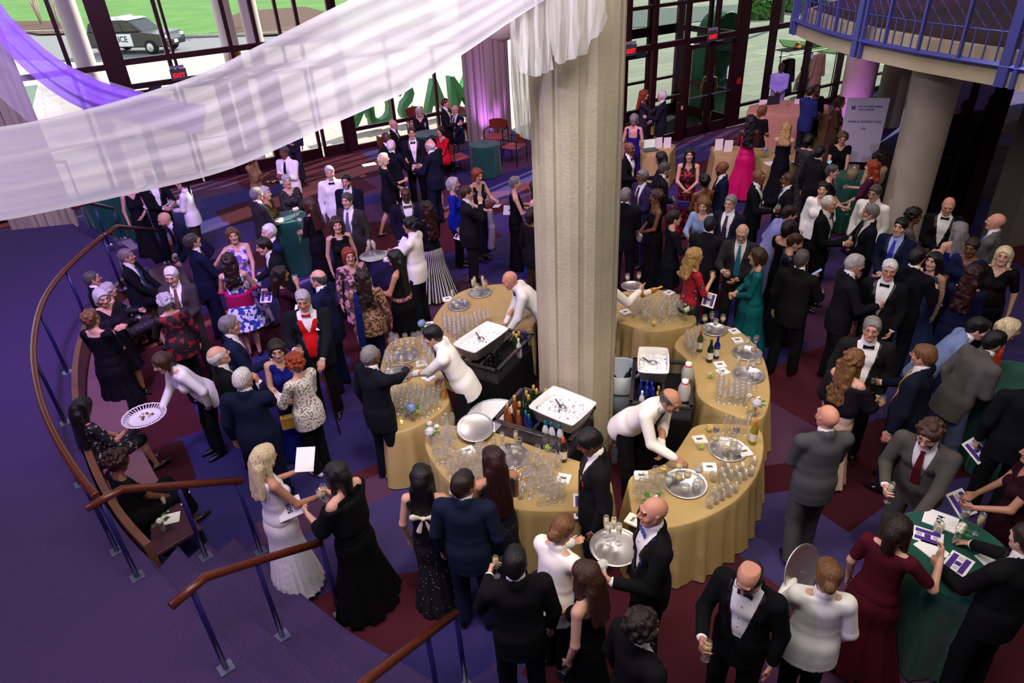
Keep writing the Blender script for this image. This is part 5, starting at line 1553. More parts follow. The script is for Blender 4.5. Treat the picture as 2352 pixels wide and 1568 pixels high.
def tray(loc, r, label, tilt=None, name='serving_tray', m=None, group=None):
    b = MB(); b.lathe([(.001, .004), (r * .80, .004), (r * .86, .010), (r, .020), (r * 1.03, .018), (r * 1.03, .012), (r * .88, .0), (.001, .0)], n=44)
    o = b.build(name, m or M_SILVER, None, True); o.location = loc
    if tilt: o.rotation_euler = tilt
    if loc[2] < 1: USED.append((loc[0], loc[1], r * 1.05))
    return tag(o, label, 'tray', group)
def tray_px(px, py, r, label): return tray(at(px, py, ZT + .001), r, label)
trays = [(1055, 703, .155, 'silver tray of upturned tumblers on the back left bar table'), (1103, 673, .165, 'silver tray of filled glasses before the bending bald bartender'),
         (932, 818, .175, 'silver tray under the reaching hand of the left bartender'), (914, 862, .185, 'silver tray near the man in the bright blue tie'),
         (1172, 1050, .185, 'silver tray with dark wine glasses on the front bar table'), (1640, 758, .165, 'topmost silver tray on the right bar table'),
         (1716, 812, .170, 'middle silver tray on the right bar table'), (1719, 862, .175, 'lowest silver tray on the right bar table'), (1672, 1033, .185, 'silver tray with a napkin stack lying on its rim'),
         (1574, 1112, .20, 'large silver tray under the hand of the bald bartender'), (1452, 658, .155, 'silver tray beside the great column on the back right table')]
TR = {}
for i, (x, y, r, lab) in enumerate(trays): TR[i] = tray_px(x, y, r, lab)
# the leaning empty tray on the front table
q = at(1093, 998, ZT); tray((q[0], q[1], ZT + .09), .19, 'large empty silver tray propped up behind the glasses', (math.radians(12), 0, .15))
USED.append((q[0], q[1] + .05, .2))

CH = '#D9C27A'; WH_ = '#D8CFA8'; RD = '#3A0610'; OR_ = '#C98A3A'; CL = '#C8CCC8'
TSH = ['tray of upturned tumblers', 'tray before the bending bald bartender', 'tray under the left bartender reach', 'tray near the bright blue tie', 'round tray on the front bar table', 'topmost tray on the right table',
       'middle tray on the right table', 'lowest tray on the right table', 'tray with napkins on its rim', 'tray under the bald bartender hand', 'tray beside the great column']
def on_tray(i, items):
    t = TR[i].location; r = trays[i][2]
    for k, (kind, fill, a, q) in enumerate(items):
        nm = {'wine': 'stemmed glass', 'flute': 'champagne flute', 'tumbler': 'tumbler'}[kind]
        what = {CH: 'pale gold', WH_: 'cloudy white', RD: 'dark red', OR_: 'amber', CL: 'clear', None: 'empty'}[fill]
        glassware(kind, (t.x + r * q * math.cos(a), t.y + r * q * math.sin(a), ZT + .006), fill, '%s %s on the %s' % (what, nm, TSH[i]), 'glasses on the ' + TSH[i])
on_tray(0, [('tumbler', CL, .3, .55), ('tumbler', CL, 1.6, .5), ('tumbler', CL, 3.0, .5), ('tumbler', CL, 4.4, .55), ('flute', WH_, 2.4, .8)])
on_tray(1, [('flute', CH, 2.2, .75), ('flute', CH, 1.2, .75), ('flute', CH, 2.9, .6), ('wine', CH, .2, .5), ('wine', CH, 4.2, .5), ('flute', CH, 5.4, .6)])
on_tray(2, [('wine', CH, 2.6, .75), ('wine', CH, 2.0, .6), ('wine', CH, 1.3, .7), ('wine', CH, .7, .75), ('wine', CH, 3.6, .4), ('wine', CH, 5.5, .5)])
on_tray(3, [('flute', CH, 2.2, .6), ('flute', CH, 1.0, .55), ('tumbler', CL, 4.0, .5), ('tumbler', CL, 5.3, .5), ('tumbler', CL, 3.2, .6)])
on_tray(4, [('flute', CH, 2.1, .75), ('flute', CH, 1.1, .8), ('flute', CH, 2.9, .85), ('wine', RD, 2.2, .15), ('wine', RD, .5, .6), ('tumbler', WH_, 4.0, .55), ('wine', WH_, 5.3, .5), ('tumbler', CL, 3.4, .7)])
on_tray(5, [('wine', CH, 2.6, .8), ('wine', RD, 1.6, .8), ('wine', WH_, .4, .75), ('wine', WH_, 4.6, .3), ('tumbler', CL, 3.6, .6)])
on_tray(6, [('tumbler', WH_, 2.6, .5), ('wine', WH_, 1.4, .4), ('wine', RD, .6, .85), ('wine', OR_, 4.9, .7)])
on_tray(7, [('flute', WH_, 2.6, .75), ('flute', WH_, 3.9, .35), ('wine', CH, .5, .8), ('wine', WH_, .2, .25), ('tumbler', CL, 5.2, .6)])
on_tray(8, [('wine', RD, 2.1, .95), ('wine', RD, .9, .95), ('wine', CH, 2.9, .7), ('tumbler', CH, 4.0, .3), ('tumbler', CL, 5.4, .55), ('wine', CL, 4.7, .75), ('tumbler', CH, .3, .3)])
on_tray(9, [('tumbler', CL, 2.6, .6), ('wine', CH, 1.9, .6), ('wine', CH, 3.6, .45), ('tumbler', CL, 4.4, .6), ('tumbler', CL, 5.5, .55), ('wine', CL, .3, .65), ('tumbler', CL, 3.1, .8), ('wine', CH, 5.0, .1)])
on_tray(10, [('wine', WH_, 2.6, .5), ('wine', CH, .5, .75), ('tumbler', OR_, 5.0, .4)])
# scattered bar goods: napkins, flowers, bottles, dishes
def napkin_stack(px, py, rz, n, label, z=ZT):
    q = at(px, py, z); root = empty('napkin_stack', (q[0], q[1], z), rz, label, 'napkins')
    b = MB(); rnd = random.Random(px)
    for k in range(n): b.box((rnd.uniform(-.004, .004), rnd.uniform(-.004, .004), .002 + k * .004), (.125, .125, .0032), rnd.uniform(-.06, .06))
    b.build('napkins', M_PAPER, root)
    b = MB(); b.box((0, .008, .0035 + n * .004), (.05, .010, .0008)); b.box((.0, -.006, .0035 + n * .004), (.06, .006, .0008)); b.box((-.028, .012, .0035 + n * .004), (.006, .018, .0008)); b.build('printed_logo', mat('print_ink', '#2A2430', .7), root)
    USED.append((q[0], q[1], .09)); return root
NS = [(1076, 1037, .5, 5, 'napkin stack left of the tray on the front bar table'), (1295, 1102, -.3, 6, 'napkin stack beside the dark suited man at the bar'), (885, 893, .3, 5, 'napkin stack before the man in the bright blue tie'),
      (985, 868, .9, 4, 'napkins spread behind the left bartender tray'), (967, 835, .2, 2, 'thin napkin pile beyond the spread napkins'), (1473, 1096, -.1, 7, 'napkin stack at the left end of the front right table'),
      (1630, 1076, -.1, 6, 'napkin stack right of the bald bartender hand'), (1710, 1040, .2, 6, 'napkin stack lying by the rim of a tray'), (1607, 1010, .1, 3, 'napkins behind the bowl of limes'),
      (1654, 840, .1, 6, 'upper napkin stack beside the lime bowl'), (1660, 855, .4, 5, 'lower napkin stack beside the lime bowl'), (1694, 783, .1, 5, 'napkin stack between the two upper trays'), (1686, 762, .3, 4, 'napkins at the top edge of the right bar table'),
      (1537, 674, .7, 5, 'napkin stack beyond the glasses on the back right table'), (1436, 718, .4, 4, 'napkin stack next to the great column'), (1455, 1196, .9, 5, 'napkin stack half hidden by the bald guest'),
      (1028, 688, .2, 4, 'napkins behind the tray of upturned tumblers'), (985, 745, .2, 2, 'napkins at the corner beside the hydrangea')]
for a in NS: napkin_stack(*a)
def petals(b, c, r, n, seed, s=.012):
    rnd = random.Random(seed)
    for _ in range(n):
        a = rnd.uniform(0, 6.28); z = rnd.uniform(-.5, 1); q = math.sqrt(1 - z * z)
        p = Vector((c[0] + r * q * math.cos(a), c[1] + r * q * math.sin(a), c[2] + r * z * .85)); nn = (p - Vector(c)).normalized()
        t = nn.cross(Vector((.3, .2, 1))).normalized() * s; w = nn.cross(t).normalized() * s
        b.add([p - t, p - w + nn * .004, p + t, p + w + nn * .004], [(0, 1, 2, 3)])
    b.lathe([(.001, r * .9), (r * .6, r * .65), (r * .9, .0), (r * .5, -r * .5), (.001, -r * .6)], c, 10)
def flowers(px, py, kind, label, z=ZT, s=1.0):
    q = at(px, py, z); root = empty('flower_vase', (q[0], q[1], z), 0, label, 'flowers')
    b = MB(); b.lathe([(.001, 0), (.026, 0), (.028, .04), (.022, .09), (.026, .11), (.024, .11), (.020, .09), (.025, .04), (.001, .005)], n=14); b.build('glass_vase', M_CLR, root, True)
    b = MB(); b.tube([(0, 0, .01), (.004, .004, .14)], .004, 5); b.tube([(.01, 0, .01), (-.02, .01, .15)], .003, 5); b.build('stem', mat('green_stem', '#3E6A2A', .6), root)
    rnd = random.Random(px)
    for k in range(5):
        a = rnd.uniform(0, 6.28); c = Vector((math.cos(a) * .07, math.sin(a) * .07, .15 + .03 * rnd.random())) * s
        b = MB(); d = Vector((math.cos(a), math.sin(a), .15)); w = Vector((-math.sin(a), math.cos(a), 0)) * .018
        b.add([c - d * .04, c - w + Vector((0, 0, .006)), c + d * .04, c + w + Vector((0, 0, .006))], [(0, 1, 2, 3)]); b.build('leaf', mat('rose_leaf', '#2F6A22', .5), root)
    if kind == 'h':
        b = MB(); petals(b, (0, 0, .17), .052 * s, 170, px); b.build('hydrangea_head', mat('hydrangea', '#8FA6D8', .7, vary=.2, vscale=60), root)
    elif kind == 'w':
        b = MB(); petals(b, (0, 0, .17), .052 * s, 170, px); b.build('hydrangea_head', mat('pale_hydrangea', '#D8D6DC', .7), root)
        for dx, dy in ((.06, .10), (-.02, .16)):
            b = MB(); petals(b, (dx, dy, .15), .026, 40, px + 1, .014); b.build('rose', mat('white_rose', '#F2EEDC', .6), root)
    else:
        for dx, dy in ((0, 0), (.035, .03)):
            b = MB(); petals(b, (dx, dy, .155), .028, 45, px, .015); b.build('rose', mat('white_rose', '#F2EEDC', .6), root)
    USED.append((q[0], q[1], .06)); return root
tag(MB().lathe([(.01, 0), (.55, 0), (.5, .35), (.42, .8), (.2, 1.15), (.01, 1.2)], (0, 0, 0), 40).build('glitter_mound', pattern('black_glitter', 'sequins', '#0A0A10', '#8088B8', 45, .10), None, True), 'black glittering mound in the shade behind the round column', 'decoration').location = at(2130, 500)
flowers(948, 965, 'h', 'blue hydrangea in a glass vase on the left bar table'); flowers(992, 1020, 'w', 'pale hydrangea in a vase at the left end of the front table')
flowers(972, 768, 'h', 'blue hydrangea with a rose beyond the left bartender'); flowers(1573, 735, 'r', 'white roses in a vase on the back right table')
flowers(1733, 955, 'w', 'hydrangea and white roses trailing at the right table end'); flowers(1497, 1178, 'r', 'white rose with leaves on the front right table, behind the bald guest')
def bottle(loc, c, label, cap='#C9A24A', labc='#E8E2D0', rot=None, s=1.0, group=None, parent=None, cat='bottle', lab=True):
    root = empty('bottle', loc, 0, label, cat, group)
    if rot: root.rotation_euler = rot
    b = MB(); b.lathe([(r * s, z * s) for r, z in [(.001, 0), (.036, 0), (.038, .01), (.038, .17), (.030, .205), (.015, .235), (.0135, .29), (.001, .29)]], n=14); b.build('glass_body', mat('bottle_glass', c, .08, spec=.8), root, True)
    b = MB(); b.lathe([(r * s, z * s) for r, z in [(.0145, .235), (.0155, .245), (.0155, .30), (.001, .302)]], n=10); b.build('foil', mat('foil', cap, .35, .4), root, True)
    if lab: b = MB(); b.lathe([(.0388 * s, .05 * s), (.0388 * s, .14 * s)], n=14); b.build('paper_label', mat('paper_label', labc, .7), root, True)
    return root
for x, y, c, cap, lab in ((1606, 806, '#3E4A12', '#D8621E', 'green wine bottle with orange cap on the right bar table'), (1629, 830, '#16261A', '#1A2A1E', 'dark green sparkling wine bottle with a cream label'),
                          (1644, 822, '#101C78', '#1A2488', 'tall cobalt blue bottle beside the dark green one'), (1728, 1018, '#8A7A1E', '#D8821E', 'olive wine bottle with orange cap at the right table end'),
                          (1294, 1058, '#1E1210', '#D8621E', 'red wine bottle with orange foil on the front table')):
    q = at(x, y, ZT); bottle((q[0], q[1], ZT), c, lab, cap); USED.append((q[0], q[1], .05))
def dish(px, py, m, label):
    q = at(px, py, ZT); root = empty('garnish_bowl', (q[0], q[1], ZT), 0, label, 'bowl')
    b = MB(); b.lathe([(.001, 0), (.03, 0), (.045, .03), (.052, .055), (.049, .055), (.042, .03), (.001, .006)], n=16); b.build('glass_bowl', M_CLR, root, True)
    rnd = random.Random(px)
    for k in range(9):
        b = MB(); b.box((0, 0, 0), (.03, .014, .012), 0); o = b.build('citrus_wedge', m, root, bevel=.004); o.location = (rnd.uniform(-.022, .022), rnd.uniform(-.022, .022), .028 + .004 * k); o.rotation_euler = (rnd.random(), rnd.random(), rnd.uniform(0, 6))
    USED.append((q[0], q[1], .07))
LIME = mat('lime', '#A9C24A', .5); LEM = mat('lemon', '#E0C23A', .5)
dish(1632, 868, LIME, 'glass bowl of lime wedges by the right napkin stacks'); dish(1610, 1030, LIME, 'bowl of limes beside the bald bartender'); dish(1258, 1035, LIME, 'bowl of lime wedges on the front bar table')
dish(1524, 1085, LEM, 'bowl of lemon slices on the front right table'); dish(1502, 748, LEM, 'bowl of lemons on the back right table'); dish(1630, 990, LEM, 'bowl of lemon wedges behind the dark wine glasses')
q = at(923, 972, ZT); b = MB(); b.lathe([(.001, 0), (.024, 0), (.026, .045), (.024, .045), (.022, .006), (.001, .005)], n=14); o = b.build('candle_holder', M_CLR, None, True); o.location = q; tag(o, 'small lit candle on the left bar table', 'candle')
b = MB(); b.lathe([(.001, .03), (.018, .03), (.019, .006), (.001, .006)], n=10); b.build('wax', mat('wax', '#F4E2B0', .5, emis='#FFC878', estr=2.0), o)

# rows of clean glasses
n_w = 0
for kind, pxs, n, sp, rot, lab, grp in (
  ('wine', [(985, 1010), (1000, 990), (1050, 1010), (1130, 1040), (1140, 1075), (1120, 1110), (1080, 1125), (1040, 1100), (1000, 1060)], 62, .066, .3, 'clean stemmed glass standing at the left of the front bar table', 'clean glasses at the left of the front table'),
  ('wine', [(1215, 1045), (1290, 1075), (1300, 1160), (1220, 1160), (1205, 1090)], 40, .068, .2, 'clean stemmed glass in rows at the right of the front bar table', 'clean glasses at the right of the front table'),
  ('tumbler', [(1140, 1090), (1210, 1080), (1215, 1155), (1150, 1150), (1120, 1130)], 22, .084, .2, 'clean tumbler beside the tray on the front bar table', 'tumblers on the front table'),
  ('flute', [(1010, 990), (1050, 983), (1060, 1000), (1015, 1008)], 7, .06, 0, 'empty flute behind the pale hydrangea', 'flutes behind the pale hydrangea'),
  ('wine', [(885, 900), (950, 885), (1000, 890), (1020, 930), (970, 965), (900, 950)], 46, .064, .5, 'clean stemmed glass on the near half of the left bar table', 'clean glasses on the near left table'),
  ('wine', [(895, 790), (960, 782), (985, 800), (1000, 840), (975, 860), (880, 850)], 24, .066, .5, 'stemmed glass on the far half of the left bar table', 'glasses on the far left table'),
  ('wine', [(1010, 730), (1060, 725), (1150, 690), (1130, 740), (1060, 785), (1020, 770)], 38, .066, .6, 'clean stemmed glass on the back left bar table', 'clean glasses on the back left table'),
  ('wine', [(1200, 665), (1228, 665), (1228, 740), (1205, 720)], 8, .066, .6, 'stemmed glass between the bald bartender and the column', 'glasses beside the column'),
  ('wine', [(1440, 690), (1480, 672), (1555, 680), (1575, 735), (1510, 745), (1450, 735)], 44, .066, 0, 'clean stemmed glass on the back right bar table', 'clean glasses on the back right table'),
  ('wine', [(1566, 790), (1590, 765), (1625, 775), (1620, 800), (1590, 830)], 16, .064, .4, 'clean stemmed glass left of the green wine bottle', 'clean glasses by the green bottle'),
  ('wine', [(1650, 880), (1700, 890), (1740, 900), (1720, 935), (1640, 925)], 30, .066, .2, 'clean stemmed glass at the near end of the right bar table', 'clean glasses at the right table end'),
  ('flute', [(1600, 985), (1720, 985), (1725, 1000), (1600, 1000)], 12, .062, 0, 'empty flute along the back of the front right table', 'flutes along the front right table'),
  ('tumbler', [(1610, 1080), (1700, 1065), (1740, 1040), (1740, 1080), (1690, 1130), (1620, 1175), (1610, 1140)], 44, .082, .55, 'clean tumbler in rows at the right of the front right table', 'tumblers on the front right table'),
  ('wine', [(1455, 1100), (1520, 1090), (1530, 1130), (1500, 1165), (1460, 1160)], 26, .066, 0, 'clean stemmed glass at the left of the front right table', 'clean glasses at the left of the front right table'),
  ('tumbler', [(1475, 1068), (1530, 1070), (1520, 1086), (1480, 1088)], 4, .08, 0, 'tumbler behind the napkins at the table corner', 'tumblers at the table corner')):
    k_ = rows(kind, pxs, n, sp, rot, lab, grp)
    if kind == 'wine': n_w += k_
print('STEMMED', n_w)

# bottle coolers
def cooler(rim, zt, label, tub, tubz, bottles, tub_label, seed):
    P_ = [np.array(at(x, y, zt)[:2]) for x, y in rim]
    # square the rim up: centre, two axes
    c = sum(P_) / 4; ax = ((P_[1] - P_[0]) + (P_[2] - P_[3])) / 2; ay = ((P_[3] - P_[0]) + (P_[2] - P_[1])) / 2
    la, lb = np.linalg.norm(ax), np.linalg.norm(ay); ax = ax / la; ay = np.array([-ax[1], ax[0]]) * (1 if (ay @ np.array([-ax[1], ax[0]])) > 0 else -1)
    rz = math.atan2(ax[1], ax[0]); root = empty('bottle_cooler', (c[0], c[1], 0), rz, label, 'cooler')
    hx, hy = la / 2, lb / 2
    me = draped([(-hx, -hy), (hx, -hy), (hx, hy), (-hx, hy)], zt - .16, seed=seed, fold=.02, flare=.02, wl=.14); link('skirting', me, root, [M_BLACKC])
    b = MB()
    for (cx, cy, sx, sy) in ((0, -hy, la, .045), (0, hy, la, .045), (-hx, 0, .045, lb), (hx, 0, .045, lb), (0.02, 0, .03, lb)): b.box((cx, cy, zt - .01), (sx + (.045 if sy == .045 else 0), sy + (.045 if sx == .045 else 0), .03))
    b.build('rim', M_CHROME, root, bevel=.006)
    b = MB()
    for (cx, cy, sx, sy) in ((0, -hy, la, .012), (0, hy, la, .012), (-hx, 0, .012, lb), (hx, 0, .012, lb)): b.box((cx, cy, zt - .10), (sx, sy, .18))
    b.build('acrylic_wall', clear_mat('smoked_acrylic', '#8A8290', .10, .05, solid=.12), root)
    rnd = random.Random(seed); n = 0
    w = lambda x, y: (c[0] + ax[0] * x + (-math.sin(rz)) * y, c[1] + ax[1] * x + math.cos(rz) * y)
    for (x, y, col_, cap, s_) in bottles:
        q = w(x * hx, y * hy)
        bottle((q[0], q[1], zt - .155), col_, 'bottle with %s neck in the %s' % ({'#C9A24A': 'gold foil', '#2238B0': 'blue foil', '#C87A50': 'copper foil', '#12708A': 'teal cap', '#101018': 'black cap', '#EDEDED': 'white cap'}[cap], label), cap, s=s_, group='bottles in the ' + label[:60], rot=(rnd.uniform(-.06, .06), rnd.uniform(-.06, .06), 0), lab=False)
    # the ice tub
    tp_ = [np.array(at(x, y, tubz)) for x, y in tub]; tc = sum(tp_) / 4; tx = tp_[1] - tp_[0]; tl = np.linalg.norm(tx[:2]); ty_ = tp_[3] - tp_[0]; tw = np.linalg.norm(ty_[:2])
    t = empty('ice_tub', (tc[0], tc[1], zt + .012), math.atan2(tx[1], tx[0]), tub_label, 'tub')
    h_ = .15; hx2, hy2 = tl / 2, tw / 2; b = MB()
    def rr(hx_, hy_, z):
        c_ = .035; return [(x, y, z) for x, y in chaikin([(-hx_ + c_, -hy_), (hx_ - c_, -hy_), (hx_, -hy_ + c_), (hx_, hy_ - c_), (hx_ - c_, hy_), (-hx_ + c_, hy_), (-hx_, hy_ - c_), (-hx_, -hy_ + c_)], 1)]
    R_ = [rr(hx2 * .86, hy2 * .86, 0), rr(hx2, hy2, h_), rr(hx2 * 1.04, hy2 * 1.04, h_ - .01), rr(hx2 * 1.06, hy2 * 1.06, h_ + .012), rr(hx2 * .98, hy2 * .97, h_ + .012), rr(hx2 * .90, hy2 * .88, .07)]
    V = [p for r_ in R_ for p in r_]; n = len(R_[0]); F_ = [(i * n + k, i * n + (k + 1) % n, (i + 1) * n + (k + 1) % n, (i + 1) * n + k) for i in range(5) for k in range(n)]
    F_.append(tuple(range(n - 1, -1, -1))); b.add(V, F_); b.build('cloth_liner', mat('white_linen', '#ECE8EA', .8, bump=.4, bscale=25), t, True)
    b = MB(); rnd = random.Random(seed + 5)
    for _ in range(420):
        x, y = rnd.uniform(-1, 1) * hx2 * .82, rnd.uniform(-1, 1) * hy2 * .80; z = .07 + rnd.random() * .025
        M_ = Matrix.Rotation(rnd.random() * 3, 3, (rnd.random(), rnd.random(), 1)); b.box((x, y, z), (.026, .026, .022), M=M_)
    o = b.build('ice_cubes', mat('ice', '#F2F4FA', .3, spec=.6), t); o['kind'] = 'stuff'
    sc_ = empty('ice_scoop', (tc[0], tc[1], zt + .012 + .10), math.atan2(tx[1], tx[0]) + 1.2, 'metal scoop lying in the %s' % tub_label, 'scoop')
    b = MB(); b.tube([(0, .02, .01), (0, .13, .05)], .009, 8); b.build('handle', mat('scoop_handle', '#5A5054', .4), sc_, True)
    b = MB(); b.lathe([(.001, 0), (.028, .004), (.034, .018), (.036, .03)], (0, 0, 0), 12, 1, 1.5); b.build('bowl', M_SILVER, sc_, True)
    return root
g, bl, co, te, bk, wt = '#C9A24A', '#2238B0', '#C87A50', '#12708A', '#101018', '#EDEDED'
GB, OB, BB, KB, WB = '#1E2A18', '#7A3C1A', '#101C60', '#0E1012', '#C8CCD0'
cooler([(1071, 830), (1139, 850), (1222, 768), (1125, 746)], .92, 'black skirted cooler left of the great column', [(1060, 812), (1112, 832), (1158, 770), (1095, 750)], .98,
       [(.75, .35, GB, g, 1), (.78, .55, GB, g, 1), (.6, .7, BB, bl, .9), (.9, .7, BB, bl, .9), (.62, .45, GB, g, 1), (.95, .3, WB, wt, .9), (.3, -.5, KB, bk, .8), (.5, -.6, KB, bk, .8), (.15, -.75, KB, bk, .8), (.55, -.8, KB, bk, .8), (.7, -.5, KB, bk, .8), (.35, -.82, KB, bk, .8)], 'white lined ice tub on the left cooler', 1)
cooler([(1135, 963), (1298, 1011), (1371, 938), (1201, 890)], .92, 'black skirted cooler in front of the great column', [(1222, 955), (1322, 998), (1360, 945), (1268, 902)], .98,
       [(-.85, -.55, OB, g, 1), (-.75, -.1, OB, g, 1), (-.65, .35, GB, g, 1), (-.55, -.3, GB, g, 1), (-.5, .15, GB, g, 1), (-.4, .6, GB, g, 1), (-.45, -.65, OB, co, .9), (-.3, -.1, GB, g, 1), (-.25, .35, BB, bl, .9), (-.28, -.55, BB, te, .9), (-.12, -.7, BB, te, .9), (-.12, -.2, BB, te, .9), (-.7, -.75, OB, co, .9), (.3, -.75, WB, te, .9), (.5, -.75, WB, te, .9), (.7, -.72, WB, te, .9), (-.6, .7, GB, g, 1), (-.2, .75, GB, g, 1)],
       'white lined ice tub on the front cooler', 2)
cooler([(1443, 919), (1578, 934), (1594, 831), (1464, 826)], .92, 'black skirted cooler right of the great column', [(1460, 868), (1530, 872), (1540, 822), (1468, 812)], .99,
       [(-.7, -.3, BB, bl, .8), (-.5, -.3, BB, bl, .8), (-.3, -.35, BB, bl, .8), (-.5, -.6, BB, bl, .8), (-.25, -.6, BB, bl, .8), (-.65, -.75, WB, wt, .8), (-.1, -.5, GB, g, .8), (-.1, -.75, GB, g, .8), (-.3, .0, KB, bk, .7), (-.1, .0, KB, bk, .7)], 'white draped ice tub on the right cooler', 3)
def jug(px, py, z, label):
    q = at(px, py, z); root = empty('water_jug', (q[0], q[1], z - .12), .3, label, 'jug')
    b = MB(); b.lathe([(.001, 0), (.062, 0), (.068, .02), (.068, .14), (.045, .20), (.03, .22), (.001, .22)], n=16); b.build('plastic_body', clear_mat('cloudy_plastic', '#D8D2C8', .2, .3, solid=.55), root, True)
    b = MB(); b.lathe([(.034, .215), (.036, .25), (.001, .252)], n=14); b.build('cap', mat('white_cap', '#F2F0EE', .5), root, True)
    b = MB(); b.lathe([(.040, .205), (.040, .222), (.032, .222)], n=14); b.build('red_ring', mat('red_ring', '#C4241E', .5), root, True)
jug(1580, 855, .98, 'cloudy plastic jug with red ring cap, farther of the two'); jug(1572, 895, .98, 'cloudy plastic jug with red ring cap, nearer of the two')
# bins
def bin_(px, py, zt, r0, r1, m, label, name='waste_bin'):
    q = at(px, py, zt); root = empty(name, (q[0], q[1], 0), 0, label, 'bin')
    b = MB(); b.lathe([(.001, .0), (r0, .0), (r1, zt), (r1 * .96, zt), (r0 * .95, .03), (.001, .03)], n=28); b.build('tub_body', m, root, True)
    b = MB(); b.lathe([(r1 * .95, zt - .15), (r1 * .98, zt + .01), (r1 * 1.05, zt + .012), (r1 * 1.05, zt - .22)], n=28); b.build('liner', mat('bin_liner', '#B8C4D8', .5), root, True)
    return root
bin_(1428, 846, .78, .17, .22, mat('bin_plastic', '#9AA6BC', .5), 'tall pale lined bin of empty bottles right of the great column')
for dx, dy, l_ in ((-.06, .02, 'left'), (.05, .06, 'middle'), (.06, -.06, 'right')):
    q = at(1428, 846, .78); bottle((q[0] + dx, q[1] + dy, .50), '#101A14', 'dark empty bottle in the pale bin, %s one' % l_, '#181818', rot=(.25, .2 * (1 if dx > 0 else -1), 0), labc='#C87A5A')
bin_(1137, 955, .62, .24, .30, mat('tub_plastic', '#E4E2E8', .45), 'round white plastic tub behind the propped up tray', 'round_tub')
# water bottles in a clear bag
root = empty('bagged_water_bottles', at(1428, 1066, 0), 0, 'clear plastic bag of water bottles at the foot of the great column', 'bag')
b = MB(); b.lathe([(.001, 0), (.16, .0), (.22, .10), (.20, .26), (.10, .36), (.05, .42), (.08, .46)], n=18, sy=1.2); b.build('clear_bag', clear_mat('film', '#FFFFFF', .10, .12), root, True)
for k_, (x, y) in enumerate(((.06, .06), (-.08, .04), (.02, -.10), (.1, -.04))):
    b = MB(); b.lathe([(.001, .01), (.04, .01), (.042, .05), (.038, .10), (.042, .16), (.03, .21), (.014, .24), (.014, .26), (.001, .26)], (x, y, 0), 12); b.build('water_bottle', clear_mat('water_plastic', '#BFD4F0', .12, .05, solid=.25), root, True)

# ---- the other tables
def high_top(px, py, r, label, zt=1.05, seed=1, m=None):
    q = at(px, py, zt); P_ = [(q[0] + r * math.cos(t), q[1] + r * math.sin(t)) for t in np.linspace(0, 2 * PI, 40)[:-1]]
    return table(None, zt, m or M_TEAL, label, seed, 'table', 'green velvet cocktail tables', fold=.05, smooth=0, world_pts=P_, flare=-.02, wl=.20), q
_, HT1 = high_top(2182, 1268, .44, 'green velvet cocktail table at the lower right with cards and drinks', seed=21)
_, HT2 = high_top(660, 497, .33, 'green velvet cocktail table between the pearl necklace woman and friends', seed=22)
_, HT3 = high_top(1112, 330, .36, 'empty green velvet table beside the two wooden chairs', .78, seed=23)
_, HT4 = high_top(982, 306, .40, 'green velvet table of the group seated by the window', .75, seed=24)
_, HT5 = high_top(1968, 402, .36, 'green velvet table beside the tall white sign', 1.05, seed=25)
_, HT6 = high_top(232, 448, .42, 'dark green velvet table half hidden by the sheer cloth', 1.0, seed=26)
_, HT7 = high_top(2352, 878, .42, 'green velvet table cut by the right edge of the frame', 1.05, seed=27)
table([(1405, 335), (1470, 320), (1552, 332), (1538, 354), (1465, 354), (1402, 352)], .76, M_GOLD, 'gold draped reception table left of the entrance post', 31, smooth=0, wl=.3)
table([(1634, 336), (1700, 334), (1880, 346), (1878, 374), (1760, 366), (1643, 359)], .76, M_GOLD, 'long gold draped reception table before the magenta gown', 32, smooth=0, wl=.3)
table([(1722, 242), (1790, 228), (1902, 240), (1905, 262), (1812, 262), (1715, 258)], .92, M_PINK, 'tall rose coloured reception counter by the coat rack', 33, smooth=0, fold=.006, wl=.4, flare=.01)
# low side tables at the stairs
def low_table(pxs, z, label, name='low_table'):
    P_ = [at(x, y, z)[:2] for x, y in pxs]; c = np.mean(P_, 0); root = empty(name, (c[0], c[1], 0), 0, label, 'table')
    L_ = [(p[0] - c[0], p[1] - c[1]) for p in P_]
    MB().prism(L_, z - .04, z).build('tabletop', mat('dark_wood', '#4A2E38', .25, spec=.6, vary=.2), root, bevel=.006)
    for p in L_: MB().box((p[0] * .88, p[1] * .88, (z - .04) / 2), (.05, .05, z - .04)).build('leg', mat('dark_leg', '#140E12', .4), root)
low_table([(348, 1280), (463, 1212), (410, 1152), (345, 1205)], .42, 'low dark wooden table at the foot of the stairs')
low_table([(365, 680), (440, 655), (410, 600), (340, 620)], .45, 'low dark table between the seated and the stooping men')
flowers(378, 1222, 'r', 'white rose in a small vase on the low dark table', .42); glassware('flute', at(385, 1172, .42), CH, 'filled flute on the low dark table by the stairs')
flowers(388, 650, 'r', 'white rose vase beside the seated ponytailed man', .45)
q = at(395, 1190, .422); b = MB(); b.box((q[0], q[1], .424), (.15, .15, .004), .3); tag(b.build('napkin', M_PAPER), 'white napkin under the flute on the low dark table', 'napkin')

